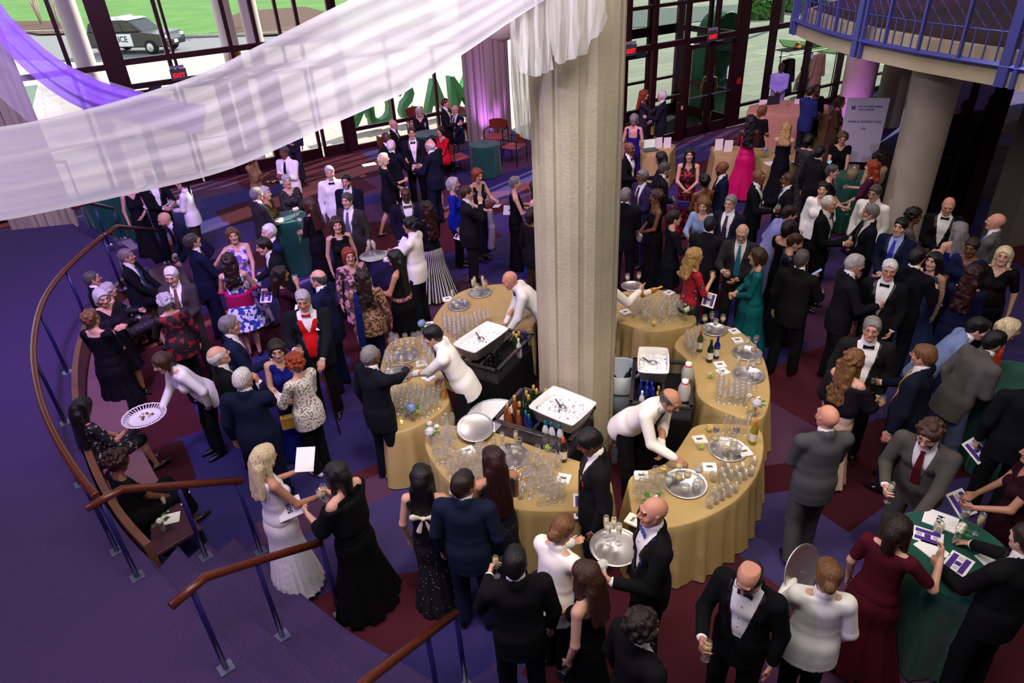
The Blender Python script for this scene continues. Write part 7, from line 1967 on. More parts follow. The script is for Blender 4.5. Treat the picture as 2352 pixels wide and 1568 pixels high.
PEOPLE = [
 # px, py, h, face, sex, out, colour, hair, hc, skin, arms, kwargs, label
 (290, 412, 1.68, 175, 'f', 'dress', BLK, 'longbob', 'bl', 'p', 'dc', dict(extra=dict(hr=.26)), 'person in a black sleeveless gown, head behind the sheer cloth'),
 (338, 393, 1.80, 160, 'm', 'tux', BLK, 'bald', 'gy', 'p', 'eg', dict(held='1wi:l'), 'bald person in a tuxedo reaching for the snack plate, head behind the sheer'),
 (412, 408, 1.66, 290, 'f', 'chef', WJ, 'pony', 'bk', 'p', 'te', dict(held='0plat', extra=dict(sl=1, hl=.22, pc='#3A3026')), 'server with a black braid in a sunlit white jacket holding a snack platter'),
 (572, 346, 1.70, 120, 'f', 'dress', '#8A6A48', 'longbob', 'bk', 'b', 'xx', dict(acc='glass', extra=dict(sl=.55, rough=.35)), 'person in a bronze satin dress with folded arms near the doors'),
 (650, 338, 1.76, 215, 'm', 'waiter', WJ, 'short', 'dg', 'b', 'ff', dict(held='0bot:d,1bot:d', acc='tie'), 'waiter in a white jacket clasping dark wine bottles near the doors'),
 (688, 418, 1.78, 185, 'm', 'suit', '#2A2636', 'short', 'db', 'p', 'cd', dict(foot=True, acc='tie'), 'person in a dark waistcoat standing at the doors behind the sheer'),
 (1022, 226, 1.78, 110, 'm', 'tux', '#17171C', 'crop', 'br', 'r', 'gd', dict(held='0wi:w'), 'standing person in a dark suit at the window group'),
 (1044, 243, 1.76, 225, 'm', 'suit', NV, 'fringe', 'sv', 'p', 'Gd', dict(sit=1, acc='glass,tie', held='0fl:c', fat=.4), 'seated person in a dark suit raising a flute by the window'),
 (962, 248, 1.66, 175, 'f', 'kdress', BLK, 'longbob', 'sv', 'p', 'bb', dict(sit=1, acc='glass', extra=dict(sl=1)), 'seated person with long silver hair and black top by the window'),
 (902, 276, 1.76, 100, 'm', 'tux', BLK, 'bald', 'wh', 'p', 'bb', dict(sit=1, acc='glass'), 'bald seated person in black by the big window'),
 (886, 305, 1.76, 120, 'm', 'tux', BLK, 'bald', 'bk', 'd', 'dc', dict(), 'dark skinned bald person in black at the left of the standing trio'),
 (944, 293, 1.84, 180, 'm', 'tux', BLK, 'short', 'br', 'p', 'cc', dict(acc='glass,bow'), 'tall young person with brown hair and black bow tie, hands clasped'),
 (990, 312, 1.66, 200, 'f', 'kdress', BLK, 'bob', 'bk', 'p', 'cc', dict(extra=dict(sl=1)), 'dark haired person mostly hidden behind the bald navy suited guest'),
 (897, 323, 1.76, 30, 'm', 'suit', '#12141E', 'short', 'wh', 'p', 'gd', dict(held='0fl:c', acc='glass'), 'white haired person seen from behind with a raised flute, left of the trio'),
 (1012, 291, 1.68, 235, 'f', 'dress', '#C4122A', 'bob', 'db', 'p', 'bb', dict(sit=1, fat=.5, extra=dict(sl=.5, hem=.25)), 'seated person in a bright red dress'),
 (986, 322, 1.78, 300, 'm', 'suit', '#14182C', 'fringe', 'wh', 'p', 'gg', dict(acc='glass', held='1wi:w', fat=.3), 'bald person in a navy suit facing the tall young one'),
 (880, 353, 1.70, 75, 'f', 'kdress', '#0F0F1A', 'bob', 'pb', 'p', 'gb', dict(held='1pr,0tu:w', extra=dict(sl=.6, hem=.55, st=.5, hose=1)), 'blonde person in a black dress walking with a program card'),
 (930, 432, 1.80, 178, 'm', 'tux', '#1A1428', 'bald', 'bk', 'd', 'kc', dict(fat=.6, acc='glass,bow', extra=dict(bw=1.3), tm='GBT', held='1pd:425'), 'smiling dark skinned person with a gold patterned bow tie'),
 (978, 465, 1.70, 330, 'f', 'dress', BLK, 'curlylong', 'dr', 'b', 'cc', dict(skm='STR', extra=dict(sl=1, hl=.34, hr=.38, fo=.12, nf=12)), 'person with dark red curls and a long black and white striped skirt'),
 (940, 502, 1.78, 295, 'm', 'waiter', WJ, 'curly', 'bk', 't', 'tt', dict(held='1tray', acc='tie', extra=dict()), 'young waiter with dark curly hair in a white jacket carrying flutes'),
 (905, 576, 1.66, 290, 'f', 'dress', '#0C0C10', 'long', 'bk', 't', 'cg', dict(acc='glass', belt='SASH', fat=.4, extra=dict(hl=.42, hem=.35, hr=.27)), 'person with very long black hair and a colourful printed sash'),
 (755, 383, 1.78, 185, 'm', 'tux', WJ, 'short', 'sv', 'p', 'dd', dict(acc='bow,stache', extra=dict(vw=1.3, lap='#F8F4EE')), 'silver haired person in a white dinner jacket and black bow tie'),
 (793, 402, 1.78, 200, 'm', 'suit', '#0F1222', 'short', 'db', 'p', 'cc', dict(acc='glass,beard', extra=dict(gc='#2A4A90')), 'bearded person with blue glasses in a dark suit'),
 (795, 445, 1.82, 215, 'm', 'suit', '#34302E', 'short', 'dg', 'p', 'dd', dict(acc='tie', extra=dict(tc='#5A5A78', zb=.05, vw=1.15), held='0pl'), 'tall person in an open charcoal suit with a grey striped tie'),
 (656, 403, 1.66, 170, 'f', 'kdress', BLK, 'short', 'sv', 'p', 'ce', dict(acc='pearls', m='BLD', extra=dict(sl=1)), 'person in black lace with layered pearl necklaces at the green table'),
 (606, 431, 1.64, 115, 'f', 'kdress', '#4A3C1C', 'curly', 'sv', 'p', 'ec', dict(extra=dict(sl=1, rough=.4)), 'grey haired person in a gold brown top at the green table'),
 (586, 432, 1.78, 65, 'm', 'suit', '#2E2A2C', 'short', 'gy', 'p', 'cc', dict(), 'grey haired person in a dark brown suit left of the green table'),
 (706, 456, 1.68, 310, 'f', 'dress', '#120E12', 'long', 'br', 'p', 'ec', dict(extra=dict(sl=1, hl=.28, hr=.3)), 'person with long brown hair in a sheer black top, back to camera'),
 (770, 502, 1.68, 170, 'f', 'dress', '#0E0C10', 'curlylong', 'br', 'p', 'dd', dict(acc='pearls', extra=dict(hl=.14, nd=.44, hr=.26)), 'person with wavy brown hair in a black sleeveless dress, sparkling necklace'),
 (614, 517, 1.76, 255, 'm', 'tux', '#131B3A', 'short', 'wh', 'p', 'dc', dict(), 'white haired person in a navy jacket behind the dark haired one'),
 (600, 550, 1.78, 262, 'm', 'suit', '#15151C', 'short', 'db', 'p', 'gc', dict(held='1pr', lean=14), 'dark haired person leaning forward in a dark suit with a card'),
 (531, 526, 1.68, 178, 'f', 'dress', '#B8A8D8', 'bob', 'lb', 'p', 'ub', dict(m='P_FLOR', extra=dict(hl=.2, nd=.40), held='1clutch:s'), 'blonde person in a lavender floral dress pointing upward'),
 (522, 584, 1.66, 10, 'f', 'kdress', '#FFFFFF', 'curlylong', 'db', 'p', 'gg', dict(m='FB', extra=dict(hl=.18, hem=.5, hr=.30, shawl='#A01450', sht=.20, shz=.12), held='1pl'), 'person in a blue and white floral dress with a magenta shawl'),
 (432, 541, 1.80, 72, 'm', 'suit', '#10142A', 'short', 'dg', 'p', 'gg', dict(acc='tie', hp=-15, extra=dict(tc='#8A1420'), held='1pr'), 'grey haired person in navy looking up and clasping hands'),
 (368, 492, 1.80, 265, 'm', 'suit', '#12162C', 'bald', 'br', 'p', 'GG', dict(acc='beard,tie', lean=34, held='0wi:r', extra=dict(tc='#5A1840', bc='br')), 'bald bearded person in navy stooping over the low table'),
 (286, 574, 1.80, 110, 'm', 'suit', '#14151E', 'pony', 'gy', 'r', 'bb', dict(sit=1, fat=.5, acc='tie', extra=dict(tc='#2A4A68', hl=.12, zb=.05, vw=1.1)), 'heavy seated person with a grey ponytail and blue tie'),
 (206, 625, 1.76, 90, 'm', 'suit', '#101420', 'crop', 'dg', 'r', 'bb', dict(sit=1, acc='glass'), 'seated person with rectangular glasses beside the bench end'),
 (243, 652, 1.66, 80, 'f', 'kdress', '#121014', 'updo', 'sv', 'p', 'cG', dict(sit=1, m='BLD', held='0tu:l', extra=dict(sl=1, top=.50)), 'seated person with a pinned silver updo holding a tumbler'),
 (230, 668, 1.66, 165, 'f', 'kdress', '#17121A', 'bob', 'sv', 'p', 'ff', dict(hp=15, extra=dict(sl=1, nw=.06, hem=.42)), 'silver haired person in a black coat dress clasping hands'),
 (203, 715, 1.64, 40, 'f', 'dress', '#0C0A12', 'curly', 'lb', 'p', 'fc', dict(fat=.3, extra=dict(sl=1, hem=.3, back=.46)), 'person with short sandy curls in a loose black outfit by the bench'),
 (388, 618, 1.76, 205, 'm', 'suit', '#3A3234', 'short', 'wh', 'p', 'gc', dict(acc='glass,tie', hp=8, extra=dict(tc='#6A4A3A'), held='0wi:r'), 'white haired person with glasses in a brown grey suit'),
 (374, 676, 1.64, 350, 'f', 'blouse', '#3A1010', 'curly', 'sv', 'p', 'dG', dict(m='REDJ', fat=.4, extra=dict(sl=1)), 'person with lilac grey curls in a red and black brocade jacket'),
 (360, 818, 1.66, 255, 'f', 'chef', WJ, 'bob', 'br', 'p', 'tk', dict(lean=30, held='0plat', acc='tie', extra=dict(sl=1)), 'stooping server with brown bobbed hair offering a lattice rimmed platter'),
 (522, 728, 1.80, 95, 'm', 'suit', '#141C38', 'short', 'gy', 'r', 'gd', dict(acc='tie', held='0wi:w', extra=dict(tc='#7A3A5A')), 'grey haired person in a navy suit with a pink tie holding wine'),
 (490, 800, 1.76, 80, 'm', 'tux', '#0E0E12', 'fringe', 'wh', 'p', 'dd', dict(hp=-12, acc='glass,bow', extra=dict(gc='#8A2030', tc='#12204A')), 'white haired person in a tuxedo with red glasses looking up'),
 (552, 850, 1.76, 25, 'm', 'suit', '#131A33', 'short', 'wh', 'r', 'md', dict(hy=18, acc='glass', fat=.5), 'broad white haired person in navy, hand raised to his glasses'),
 (632, 787, 1.62, 185, 'f', 'dress', '#121C70', 'bob', 'db', 'p', 'cc', dict(hp=10, acc='neck', held='1bag:y'), 'slim dark haired person in a royal blue sleeveless dress'),
 (672, 815, 1.64, 325, 'f', 'blouse', '#EFE8E0', 'curly', 'or', 'p', 'cg', dict(m='LACE', held='1na', fat=.3, extra=dict(sl=.9, shc='#C8C0C8')), 'person with short auburn hair in a long white lace tunic'),
 (692, 672, 1.84, 192, 'm', 'tux', '#16181E', 'short', 'sv', 'r', 'gl', dict(fat=.7, acc='bow,vest,square', hp=10, held='0wi:o,1cane', extra=dict(tc='#C4161A', zb=-.15, vw=1.5, lap='#16181E')), 'heavy elderly person in a bright red waistcoat leaning on a cane'),
 (640, 614, 1.64, 85, 'f', 'kdress', '#3A1024', 'long', 'db', 't', 'md', dict(held='0tu:l', extra=dict(sl=.4, hl=.14)), 'person in a maroon lace dress drinking from a tumbler'),
 (727, 622, 1.80, 300, 'm', 'suit', '#121838', 'fringe', 'dg', 'p', 'gd', dict(acc='glass', fat=.5, held='0pl'), 'balding person in a navy suit standing behind the red waistcoat'),
 (799, 572, 1.62, 168, 'f', 'kdress', '#3A6A90', 'bob', 'or', 'p', 'dd', dict(m='SHEERP', acc='glass', fat=.5, extra=dict(sl=1)), 'person with short red hair and glasses in a sheer floral top'),
 (830, 622, 1.66, 5, 'f', 'blouse', '#B89A78', 'curlylong', 'db', 'p', 'dc', dict(m='TAN', fat=.8, extra=dict(scarf='#141C58', sl=1, hl=.22, pc='#141A3A')), 'person with long dark curls in a tan lace tunic and navy scarf'),
 (848, 796, 1.80, 55, 'm', 'suit', '#0F121C', 'crop', 'gy', 'b', 'Rd', dict(acc='tie', extra=dict(tc='#1A4AC0', R=(-.05, .52, .26))), 'dark suited person with a bright blue tie reaching over the left bar table'),
 (190, 915, 1.66, 72, 'f', 'kdress', '#14101A', 'long', 'bk', 't', 'gb', dict(sit=1, m='BFLO', held='0ph', hp=18, extra=dict(sl=.5, hl=.32, hem=.3)), 'seated person with long black hair in a black floral dress using a phone'),
 (272, 1036, 1.66, 70, 'f', 'dress', '#0A080C', 'afro', 'dr', 'b', 'bb', dict(sit=1, held='0pl', hp=20, extra=dict(sl=.3, hem=.2)), 'seated person with short dark red hair in a sheer black top at bench end'),
 (606, 1026, 1.72, 72, 'f', 'dress', '#ECE8E8', 'long', 'pb', 't', 'Gg', dict(hp=10, held='0wi:c,1pl:up', extra=dict(hl=.20, hr=.30, nf=22, fo=.05, hem=.06, sl=0, nd=.48)), 'blonde person in a long white pleated dress by the stair rail'),
 (770, 1068, 1.70, 318, 'f', 'dress', '#08080A', 'longbob', 'bk', 'p', 'gg', dict(held='1pd:505,0tu:w', fat=.3, extra=dict(shawl='#0B0B0D', hr=.36, hem=.04)), 'person in a black gown and fur shawl holding a numbered paddle'),
 (966, 1075, 1.68, 15, 'f', 'dress', '#0B0B10', 'long', 'bk', 'p', 'Gd', dict(m='POLKA', held='0wi:w', extra=dict(bowc='#D8CFB8', hl=.42, hr=.24, strap=1)), 'person with waist length black hair and a cream bow on a speckled black dress'),
 (1062, 1088, 1.80, 15, 'm', 'suit', '#141C32', 'short', 'db', 't', 'dd', dict(hy=30), 'dark haired person in a navy suit with his back to the camera'),
 (1132, 1033, 1.72, 345, 'f', 'dress', '#0B0D1A', 'long', 'dr', 't', 'cc', dict(m='TINY', held='0bag:c', extra=dict(hl=.36, hr=.24, hem=.25)), 'person with long dark red hair in a dotted black dress at the bar'),
 (1183, 1266, 1.80, 352, 'm', 'tux', '#121216', 'short', 'bk', 'p', 'dg', dict(hy=25, held='1fl:c'), 'black haired person in a black suit at the bottom, back to camera'),
 (1300, 1187, 1.68, 40, 'f', 'chef', WJ, 'bun', 'lb', 'p', 'tt', dict(held='0tray', hp=15, lean=8, extra=dict(sl=1, bz=-.03)), 'server with blonde tied hair and white jacket carrying a tray of flutes'),
 (1342, 994, 1.84, 262, 'm', 'suit', '#131316', 'short', 'bk', 'b', 'dd', dict(hp=22, acc='tie,square', extra=dict(qc='#B01A2A', tc='#2A1420'), held='0pr'), 'tall dark haired person in a black suit looking down at the bar'),
 (1346, 1298, 1.68, 300, 'f', 'dress', '#0A0A0C', 'long', 'br', 'p', 'cd', dict(extra=dict(top=.38, hl=.22, hr=.26), held='1clutch:b'), 'brown haired person in a strapless black dress beside the server'),
 (1478, 1413, 1.78, 50, 'm', 'tux', '#121214', 'curly', 'db', 'p', 'dd', dict(extra=dict(hv=1.1)), 'person with bushy dark curly hair at the bottom edge'),
 (1502, 1150, 1.84, 248, 'm', 'tux', '#111113', 'bald', 'br', 'r', 'dg', dict(acc='bow,square', held='1tu:l,1na', extra=dict(tc='#1E4AA8', qc='#2A3A78', vw=1.1)), 'bald person in a tuxedo with a blue bow tie holding a lime drink'),
 (1716, 1318, 1.80, 195, 'm', 'tux', '#0F0F11', 'fringe', 'db', 'r', 'gd', dict(hp=32, acc='bow,glass', held='0wi:c', extra=dict(vw=1.3, zb=.0, tc='#2A2A2E')), 'balding person in a tuxedo looking down into a champagne glass'),
 (1908, 1297, 1.68, 345, 'f', 'chef', WJ, 'bun', 'lb', 'p', 'kg', dict(held='1traypanel', fat=.2, extra=dict(sl=1)), 'server with a brown bun in a white jacket seen from behind'),
 (2070, 1194, 1.66, 15, 'f', 'dress', '#4A0E1C', 'longbob', 'db', 'p', 'Hd', dict(fat=.3, extra=dict(sl=.35, hr=.36, hem=.12, H=(.26, .30, .40))), 'person in a burgundy dress raising one hand at the green table'),
 (2137, 980, 1.80, 192, 'm', 'suit', '#4C4844', 'curly', 'br', 'p', 'gr', dict(lean=16, hp=12, fat=.3, acc='tie,glass,beard', held='0fl:w', extra=dict(tc='#5A1018', vw=1.1, hv=.8)), 'smiling bearded person in a taupe suit with a dark red tie'),
 (2372, 1215, 1.80, 300, 'm', 'tux', '#101012', 'short', 'db', 'p', 'rG', dict(held='1fl:c'), 'person in a black tuxedo cut by the lower right edge'),
 (2392, 1018, 1.68, 250, 'f', 'dress', '#2A0A14', 'long', 'db', 't', 'bG', dict(held='0pr', extra=dict(sl=.2)), 'person in a sparkling dark maroon dress cut by the right edge, holding a card'),
 (1906, 935, 1.80, 330, 'm', 'suit', '#4A4A4E', 'bald', 'wh', 'r', 'cc', dict(extra=dict(st=.2), hy=-10), 'bald person in a grey suit walking away right of the bar'),
 (1966, 808, 1.68, 35, 'f', 'dress', '#C8A898', 'curlylong', 'lb', 'p', 'Gd', dict(held='0wi:c', extra=dict(hl=.30, shawl='#1A141C', hr=.24)), 'person with long wavy light brown hair and a dark shawl over a blush dress'),
 (2008, 733, 1.80, 170, 'm', 'tux', '#1C1A1A', 'short', 'gy', 'r', 'dk', dict(fat=.4, hy=10, acc='glass,bow', extra=dict(vw=1.35, zb=.0)), 'grey haired person in a tuxedo facing the long haired one'),
 (2128, 795, 1.80, 282, 'm', 'suit', '#131726', 'short', 'lb', 'r', 'Gd', dict(acc='beard,glass,tie', held='0wi:r', fat=.4, extra=dict(tc='#C89A3A', bc='gy')), 'bearded person with glasses in a navy suit and yellow tie'),
 (2262, 735, 1.76, 80, 'm', 'suit', '#7484A8', 'short', 'bk', 'p', 'ee', dict(lean=30, extra=dict(pc='#16205A')), 'person in a pale blue jacket leaning over the right edge table'),
 (2297, 763, 1.80, 45, 'm', 'suit', '#55504E', 'short', 'bk', 't', 'ek', dict(lean=18, extra=dict(pc='#5A6488')), 'black haired person in a grey jacket and blue grey trousers, back to camera'),
 (2328, 736, 1.66, 75, 'f', 'kdress', '#D8401A', 'bob', 'pb', 'p', 'ee', dict(lean=15, extra=dict(sl=.3)), 'blonde person in a vivid orange dress at the right edge'),
 (2392, 842, 1.82, 335, 'm', 'suit', '#101216', 'short', 'bk', 'p', 'dd', dict(held='1pr'), 'person in a black jacket at the right edge with a card lowered'),
 (2312, 570, 1.68, 185, 'f', 'dress', '#0C0A0E', 'longbob', 'pb', 'p', 'dd', dict(acc='glass', fat=.6, held='0pr', extra=dict(sl=.4)), 'blonde person with glasses in a black beaded dress near the right edge'),
 (2240, 613, 1.68, 10, 'f', 'dress', '#0E1230', 'curlylong', 'dr', 'p', 'cc', dict(fat=.4, extra=dict(hl=.3, sl=.5, hr=.34)), 'person with long dark auburn curls in a navy sequin gown'),
 (2236, 552, 1.68, 195, 'f', 'kdress', '#121A40', 'short', 'db', 'b', 'bc', dict(held='1pr', hp=12, extra=dict(sl=.4)), 'smiling dark skinned person in a navy dress with a card'),
 (2293, 492, 1.80, 278, 'm', 'suit', '#5A5856', 'bald', 'wh', 'r', 'xx', dict(extra=dict(tc='#2A3AA0'), acc='tie'), 'bald person in a grey suit with folded arms beside the pier'),
 (2183, 458, 1.80, 175, 'm', 'tux', '#0E0E12', 'bald', 'wh', 'r', 'cc', dict(hp=15, acc='bow', extra=dict(vw=1.2)), 'bald smiling person in a tuxedo under the balcony'),
 (2208, 512, 1.66, 325, 'f', 'dress', '#101A60', 'long', 'gy', 'p', 'Gd', dict(held='0wi:w', extra=dict(top=.38, hl=.22)), 'person with long grey hair and a strapless royal blue gown'),
 (2103, 480, 1.66, 80, 'f', 'kdress', '#5A5458', 'curly', 'bk', 'b', 'ee', dict(held='0na', extra=dict(sl=.5)), 'dark skinned person in a grey jacket next to the round column'),
 (2073, 503, 1.80, 200, 'm', 'suit', '#111830', 'short', 'bk', 'p', 'cc', dict(acc='tie', held='0tu:k', extra=dict(tc='#2A2AA8', sc='#A8B8E8')), 'young dark haired person in a navy suit and bright blue tie'),
 (2113, 571, 1.88, 25, 'm', 'suit', '#0E0E14', 'short', 'bk', 'p', 'gd', dict(), 'black haired person in black facing away beside the blue striped gown'),
 (2150, 583, 1.58, 210, 'f', 'dress', '#3A4A78', 'long', 'bk', 'p', 'gd', dict(fat=.3, extra=dict(sl=0, hl=.25, rough=.3, hr=.40)), 'person in a shiny blue striped gown behind the black haired one'),
 (2048, 600, 1.78, 185, 'm', 'tux', '#111114', 'short', 'wh', 'r', 'dk', dict(acc='glass,bow', hy=-8, extra=dict(vw=1.2)), 'white haired person with glasses and bow tie facing the camera'),
 (1972, 587, 1.84, 70, 'm', 'tux', '#14141A', 'short', 'sv', 'r', 'gG', dict(hp=10, held='0wi:l'), 'white haired person in a long black jacket leaning to listen'),
 (2012, 428, 1.78, 205, 'm', 'waiter', WJ, 'short', 'dg', 'p', 'dk', dict(acc='glass', hp=8), 'waiter with glasses in a white jacket beside the round column'),
 (2003, 471, 1.82, 255, 'm', 'tux', '#10121C', 'short', 'gy', 'r', 'Gd', dict(acc='tie,beard', held='0tu:w', extra=dict(bc='wh', zb=.05)), 'person with a white goatee and black tie talking left'),
 (1908, 451, 1.84, 105, 'm', 'tux', '#0C0C10', 'thin', 'wh', 'r', 'gd', dict(held='0fl:c', acc='bow'), 'tall white haired person in a tuxedo holding a flute'),
 (1893, 420, 1.68, 185, 'f', 'chef', WJ, 'bun', 'bk', 'p', 'dd', dict(acc='tie', extra=dict(sl=1)), 'black haired server in a white jacket under the crowd at the sign'),
 (1914, 380, 1.66, 95, 'f', 'kdress', '#0C0C10', 'short', 'dg', 'p', 'Gb', dict(held='0fl:w', extra=dict(sl=.4)), 'short haired person in black and green drinking beside the velvet table'),
 (2006, 370, 1.66, 275, 'f', 'dress', '#4A1838', 'curlylong', 'or', 'p', 'gb', dict(extra=dict(sl=.6, hl=.26), fat=.2), 'person with long red blond hair in a plum lace dress'),
 (2020, 350, 1.60, 330, 'f', 'dress', '#C8A88A', 'afro', 'bk', 't', 'cd', dict(extra=dict(sl=.5)), 'person with a cloud of dark curls in a beige dress'),
 (1938, 307, 1.66, 172, 'f', 'kdress', '#0B0A0E', 'curly', 'lb', 'p', 'bl', dict(acc='glass,neck', hp=18, extra=dict(sl=.2, nd=.42)), 'curly blonde person with glasses in black before the tall sign'),
 (1886, 336, 1.74, 30, 'm', 'suit', '#17141C', 'short', 'bk', 't', 'Hd', dict(held='0ph'), 'dark haired person in black taking a picture with a phone'),
 (1860, 310, 1.68, 20, 'f', 'dress', '#1A121A', 'bob', 'bk', 'p', 'cc', dict(m='BLD', extra=dict(sl=1)), 'person with a wavy black bob in dark lace, back to camera'),
 (1808, 284, 1.70, 5, 'f', 'dress', '#0B0B14', 'curlylong', 'bl', 'p', 'cc', dict(extra=dict(top=.36, strap=1, hl=.14, hr=.34)), 'person with curly blonde hair in a thin strapped black gown'),
 (1725, 266, 1.76, 355, 'f', 'dress', '#C0105C', 'curlylong', 'bk', 'd', 'cc', dict(extra=dict(top=.40, hl=.34, hr=.42, fo=.08, rough=.35)), 'person in a full magenta satin ball gown with long dark curls'),
 (1753, 243, 1.66, 45, 'f', 'kdress', '#121016', 'bob', 'lb', 't', 'cc', dict(extra=dict(sl=.4)), 'person in black just beyond the magenta gown'),
 (1796, 146, 1.74, 180, 'm', 'open', '#A8A4E8', 'crop', 'bk', 'd', 'cc', dict(fz=0, acc='plain', extra=dict(pc='#20202A', sc='#B8B4F0', zb=.48)), 'young person in a lavender sweater behind the rose counter'),
 (1865, 200, 1.78, 40, 'm', 'suit', '#2E3A78', 'short', 'br', 'p', 'cc', dict(extra=dict(pc='#2A2838')), 'person in a royal blue jacket at the end of the rose counter'),
 (1878, 195, 1.74, 160, 'f', 'kdress', '#0C0C12', 'short', 'bk', 'b', 'cb', dict(extra=dict(sl=.6)), 'person in black facing the royal blue jacket'),
 (1998, 226, 1.68, 285, 'f', 'dress', '#0E0E16', 'bob', 'br', 'p', 'gd', dict(held='1clutch:b', extra=dict(hr=.24, hem=.25)), 'distant person with a brown bob and black dress behind the tall sign'),
 (1932, 224, 1.70, 100, 'f', 'dress', '#5A4030', 'bob', 'br', 't', 'cc', dict(extra=dict(sl=.6)), 'person in a brown dress partly hidden by the violet lit column'),
 (1480, 208, 1.70, 95, 'f', 'kdress', '#2A2636', 'curlylong', 'or', 'p', 'sc', dict(extra=dict(sl=1, hl=.2), held='1bag:y'), 'long haired redhead in a grey dress greeting the white haired one'),
 (1521, 210, 1.76, 275, 'm', 'suit', '#1E1C2A', 'short', 'wh', 'p', 'cg', dict(), 'white haired person in a dark suit embraced by the redhead'),
 (1457, 262, 1.70, 10, 'f', 'dress', '#1C1270', 'bob', 'gy', 'p', 'dd', dict(extra=dict(top=.50, nd=.5, back=.3)), 'grey bobbed person in a royal blue halter gown by the left reception table'),
 (1447, 328, 1.80, 120, 'm', 'tux', '#0E0C10', 'bald', 'bk', 'b', 'gd', dict(acc='bow', extra=dict(tc='#3A1418')), 'dark skinned bald person in a tuxedo next to the great column'),
 (1518, 350, 1.68, 280, 'f', 'kdress', '#141018', 'long', 'bk', 't', 'gg', dict(held='0wi:w', extra=dict(sl=1, hl=.2)), 'black haired person in black before the left reception table'),
 (1585, 343, 1.72, 180, 'f', 'dress', '#1A0A0E', 'long', 'bk', 'p', 'cc', dict(m='REDBK', acc='neck', extra=dict(hl=.26, hr=.22, nd=.40, top=.46, strap=1, front=1), held='1bag:p'), 'person with long black hair in a red and black lace dress'),
 (1660, 372, 1.80, 262, 'm', 'suit', '#10142E', 'bald', 'bk', 'b', 'dd', dict(acc='tie,square,beard', extra=dict(tc='#10102A', bc='bk')), 'smiling dark skinned bald person in a navy suit with a pocket square'),
 (1530, 374, 1.76, 70, 'm', 'suit', '#16161C', 'short', 'dg', 't', 'ed', dict(lean=12, held='0wi:r'), 'person in a dark suit bending toward the red lace dress'),
 (1476, 391, 1.76, 230, 'm', 'suit', '#2A2140', 'short', 'gy', 'b', 'cc', dict(acc='glass,beard,tie', extra=dict(tc='#3A1838', bc='gy')), 'grey bearded person with glasses in a plum suit'),
 (1508, 438, 1.68, 255, 'f', 'dress', '#0B0A0E', 'curly', 'br', 'b', 'cc', dict(acc='earring', held='0clutch:s', extra=dict(top=.42, sl=.0, hr=.26)), 'person with cropped brown curls and bare shoulders in black'),
 (1618, 402, 1.68, 330, 'f', 'dress', '#A8742A', 'updo', 'bk', 'b', 'cc', dict(extra=dict(top=.34, strap=1, hr=.26)), 'dark skinned person in a bare backed dress with gold straps'),
 (1438, 433, 1.80, 15, 'm', 'suit', '#0F0F16', 'short', 'gy', 'p', 'cd', dict(), 'grey haired person in black facing away, touching the column edge'),
 (1550, 486, 1.66, 75, 'f', 'kdress', '#0F1018', 'pony', 'db', 'p', 'gc', dict(acc='glass', held='1bag:b', extra=dict(sl=.7, hl=.1, hem=.45)), 'person with a dark ponytail, glasses and a black bag on a chain'),
 (1616, 458, 1.66, 190, 'f', 'blouse', '#8AA0C8', 'curlylong', 'lb', 'p', 'ge', dict(hp=15, extra=dict(sl=1, hl=.08)), 'light brown haired person in a pale blue jacket'),
 (1680, 450, 1.80, 205, 'm', 'suit', '#101424', 'short', 'gy', 'p', 'dc', dict(acc='glass,tie', held='0pr', extra=dict(tc='#2A1040', zb=.0, vw=1.2)), 'grey haired person with glasses in navy holding a small card'),
 (1632, 498, 1.76, 10, 'm', 'suit', '#17161A', 'crop', 'bk', 'b', 'cc', dict(fat=.4), 'broad person in a black suit seen from behind in the centre right crowd'),
 (1706, 521, 1.78, 185, 'm', 'suit', '#2C2A2C', 'fringe', 'wh', 'p', 'gc', dict(hp=18, acc='glass,tie', held='0tu:l', extra=dict(tc='#1E6A88')), 'bald person with glasses and teal tie looking down'),
 (1598, 573, 1.66, 60, 'f', 'dress', '#B01028', 'curlylong', 'bl', 'p', 'Hb', dict(m='REDF', skm='DARKF', held='0tu:k,1pr', extra=dict(sl=.5, hl=.12)), 'blonde person in a red floral top and dark floral skirt'),
 (1742, 572, 1.68, 265, 'f', 'dress', '#14606A', 'bob', 'br', 'p', 'cc', dict(fat=.3, acc='', extra=dict(sl=.85, hr=.34, hem=.20, rough=.4)), 'person with a brown bob in a teal dress with sheer sleeves'),
 (1745, 391, 1.80, 100, 'm', 'tux', '#0C0C10', 'bald', 'wh', 'b', 'gd', dict(held='0wi:o', extra=dict(vw=1.3, zb=.0)), 'bald dark skinned person in a long tuxedo, white shirt open to view'),
 (1812, 397, 1.74, 262, 'm', 'tux', '#141018', 'crop', 'br', 'b', 'gd', dict(fat=.6, acc='glass,beard,square,bow', held='0fl:c', extra=dict(qc='#3A3AA0', tc='#3A2A90', bc='wh')), 'grey bearded person with purple tie laughing to the left'),
 (1820, 475, 1.78, 70, 'm', 'open', '#8A8CC8', 'short', 'db', 'p', 'ek', dict(lean=22, acc='plain', extra=dict(pc='#8A8CC8', sc='#8A8CC8', zb=.48)), 'person in a lavender shirt bending down in the right crowd'),
 (1814, 507, 1.66, 30, 'f', 'dress', '#0B0A10', 'bob', 'db', 'p', 'cc', dict(extra=dict(top=.44, sl=.2)), 'dark bobbed person in a low backed black dress'),
 (1836, 541, 1.66, 80, 'f', 'dress', '#2A2838', 'short', 'br', 'p', 'gc', dict(m='SEQ', held='0ph', hp=20, extra=dict(sl=1)), 'short brown haired person in a glittering dark top checking a phone'),
